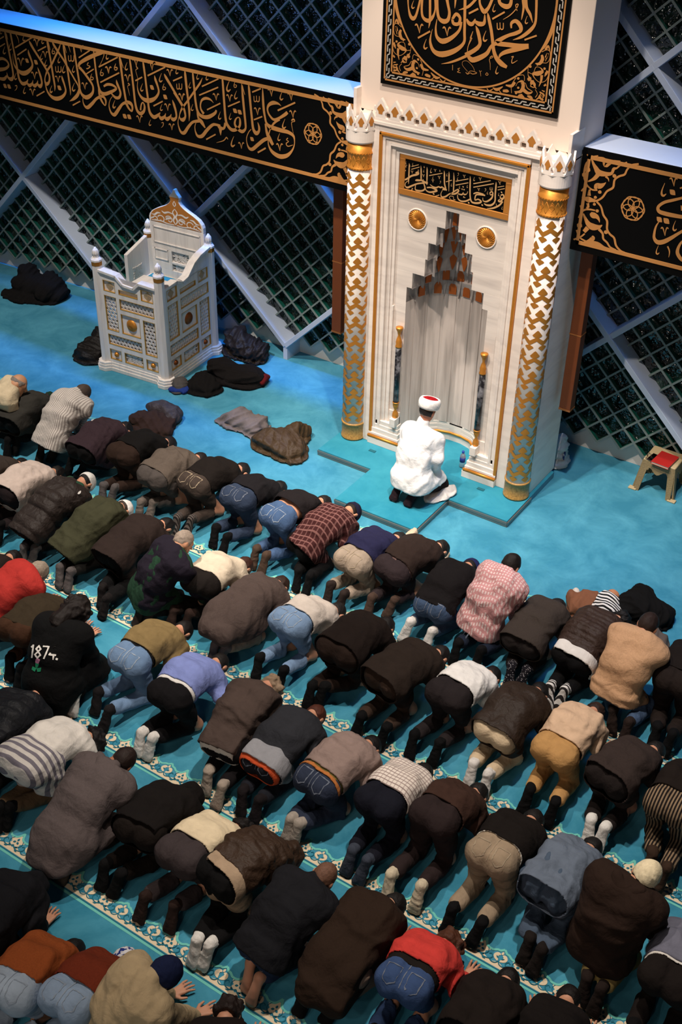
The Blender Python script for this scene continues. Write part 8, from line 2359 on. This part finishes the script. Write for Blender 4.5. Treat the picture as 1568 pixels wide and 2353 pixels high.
# book
bk = empty('book', (-2.87, 10.73, SZ), math.radians(-4), label='red hardback book lying on the beige stool', cat='book')
m = MB()
m.box(-.095, .095, -.13, .13, .002, .022)
m.build('pages', mat('paper', '#d8cdb8', .8), bk, O0)
m = MB()
m.box(-.10, .10, -.135, .135, .022, .026)
m.box(-.10, .10, -.135, .135, 0, .003)
m.box(-.102, -.097, -.135, .135, 0, .026)
bevel(m.build('cover', mat('red_bookcloth', '#a81f1b', .55, noise=.06), bk, O0), .0015, 1)
ph = empty('phone', (-3.0, 10.72, SZ), math.radians(-8), label='black phone beside the red book on the stool', cat='phone')
m = MB()
m.box(-.038, .038, -.078, .078, 0, .009)
bevel(m.build('case', mat('black_plastic', '#08080a', .3), ph, O0), .006, 3)
m = MB()
m.box(-.034, .034, -.072, .072, .009, .0095)
m.build('screen', mat('phone_glass', '#020203', .08, spec=.6), ph, O0)
gl = empty('glasses', (-3.055, 10.70, SZ), math.radians(8), label='folded brown spectacles beside the phone on the stool', cat='glasses')
for s in (-1, 1):
    m = MB()
    m.tube([(.012 * math.sin(a) - .0, s * .033 + .024 * math.cos(a), .018 + .016 * math.sin(a)) for a in [2 * math.pi * k / 20 for k in range(20)]], .0022, 6, closed=True)
    m.build('rim', mat('brown_acetate', '#3a1d16', .35), gl, O0)
    m = MB()
    m.tube([(0, s * .058, .02), (.03, s * .05, .012), (.045, -s * .03, .006)], .0022, 6)
    m.build('temple_arm', mat('brown_acetate', '#3a1d16', .35), gl, O0)
m = MB()
m.tube([(0, -.010, .022), (-.003, 0, .026), (0, .010, .022)], .0022, 6)
m.build('bridge', mat('brown_acetate', '#3a1d16', .35), gl, O0)

# ------------------------------------------------------------------ water bottle in the corner of the niche
bo = empty('water_bottle', (-4.80, 9.80, PT), label='small water bottle with a blue cap at the right foot of the niche', cat='bottle')
M_PET = mat('clear_plastic', '#d5e4ee', .12, spec=.5)
M_PET.node_tree.nodes['Principled BSDF'].inputs['Transmission Weight'].default_value = .75
m = MB()
m.lathe([(.026, 0), (.031, .006), (.031, .05), (.029, .06), (.031, .07), (.031, .135), (.026, .155), (.014, .175), (.0125, .185)], (0, 0, 0), 24)
m.build('bottle', M_PET, bo, O0)
m = MB()
m.lathe([(.0318, .072), (.0318, .128)], (0, 0, 0), 24)
m.build('label', mat('blue_label', '#1c2f86', .5), bo, O0)
m = MB()
m.lathe([(.0145, .182), (.0150, .186), (.0150, .203), (.013, .206)], (0, 0, 0), 16)
m.build('cap', mat('blue_cap', '#1c3f9c', .4), bo, O0)

# white carrier bag behind the right cheek of the niche
heap('carrier_bag', 'white carrier bag with blue print, behind the right side of the niche', 'bag',
     [(-4.02, 10.60, .15, (.10, .12, .17), .2), (-4.01, 10.62, .27, (.07, .09, .10), .1), (-4.0, 10.60, .05, (.12, .14, .07), .4)], F('#d4d0cb'), 15, .014, 20, group=None,
     extra=[('blue_print', [(-3.925, 10.55, .15, (.012, .05, .05), .2)], F('#2b3a6a', 'print', '#d4d0cb'))])

# loose cloth at the right side of the prayer leader's robe
heap('cloth', 'white cloth on the platform at the right of the kneeling prayer leader', 'cloth',
     [(-4.73, 9.18, PT + .02, (.10, .16, .03), -.3), (-4.70, 9.28, PT + .02, (.09, .10, .025), .2)], F('#d9d5d1'), 16, .010, 24, group=None)
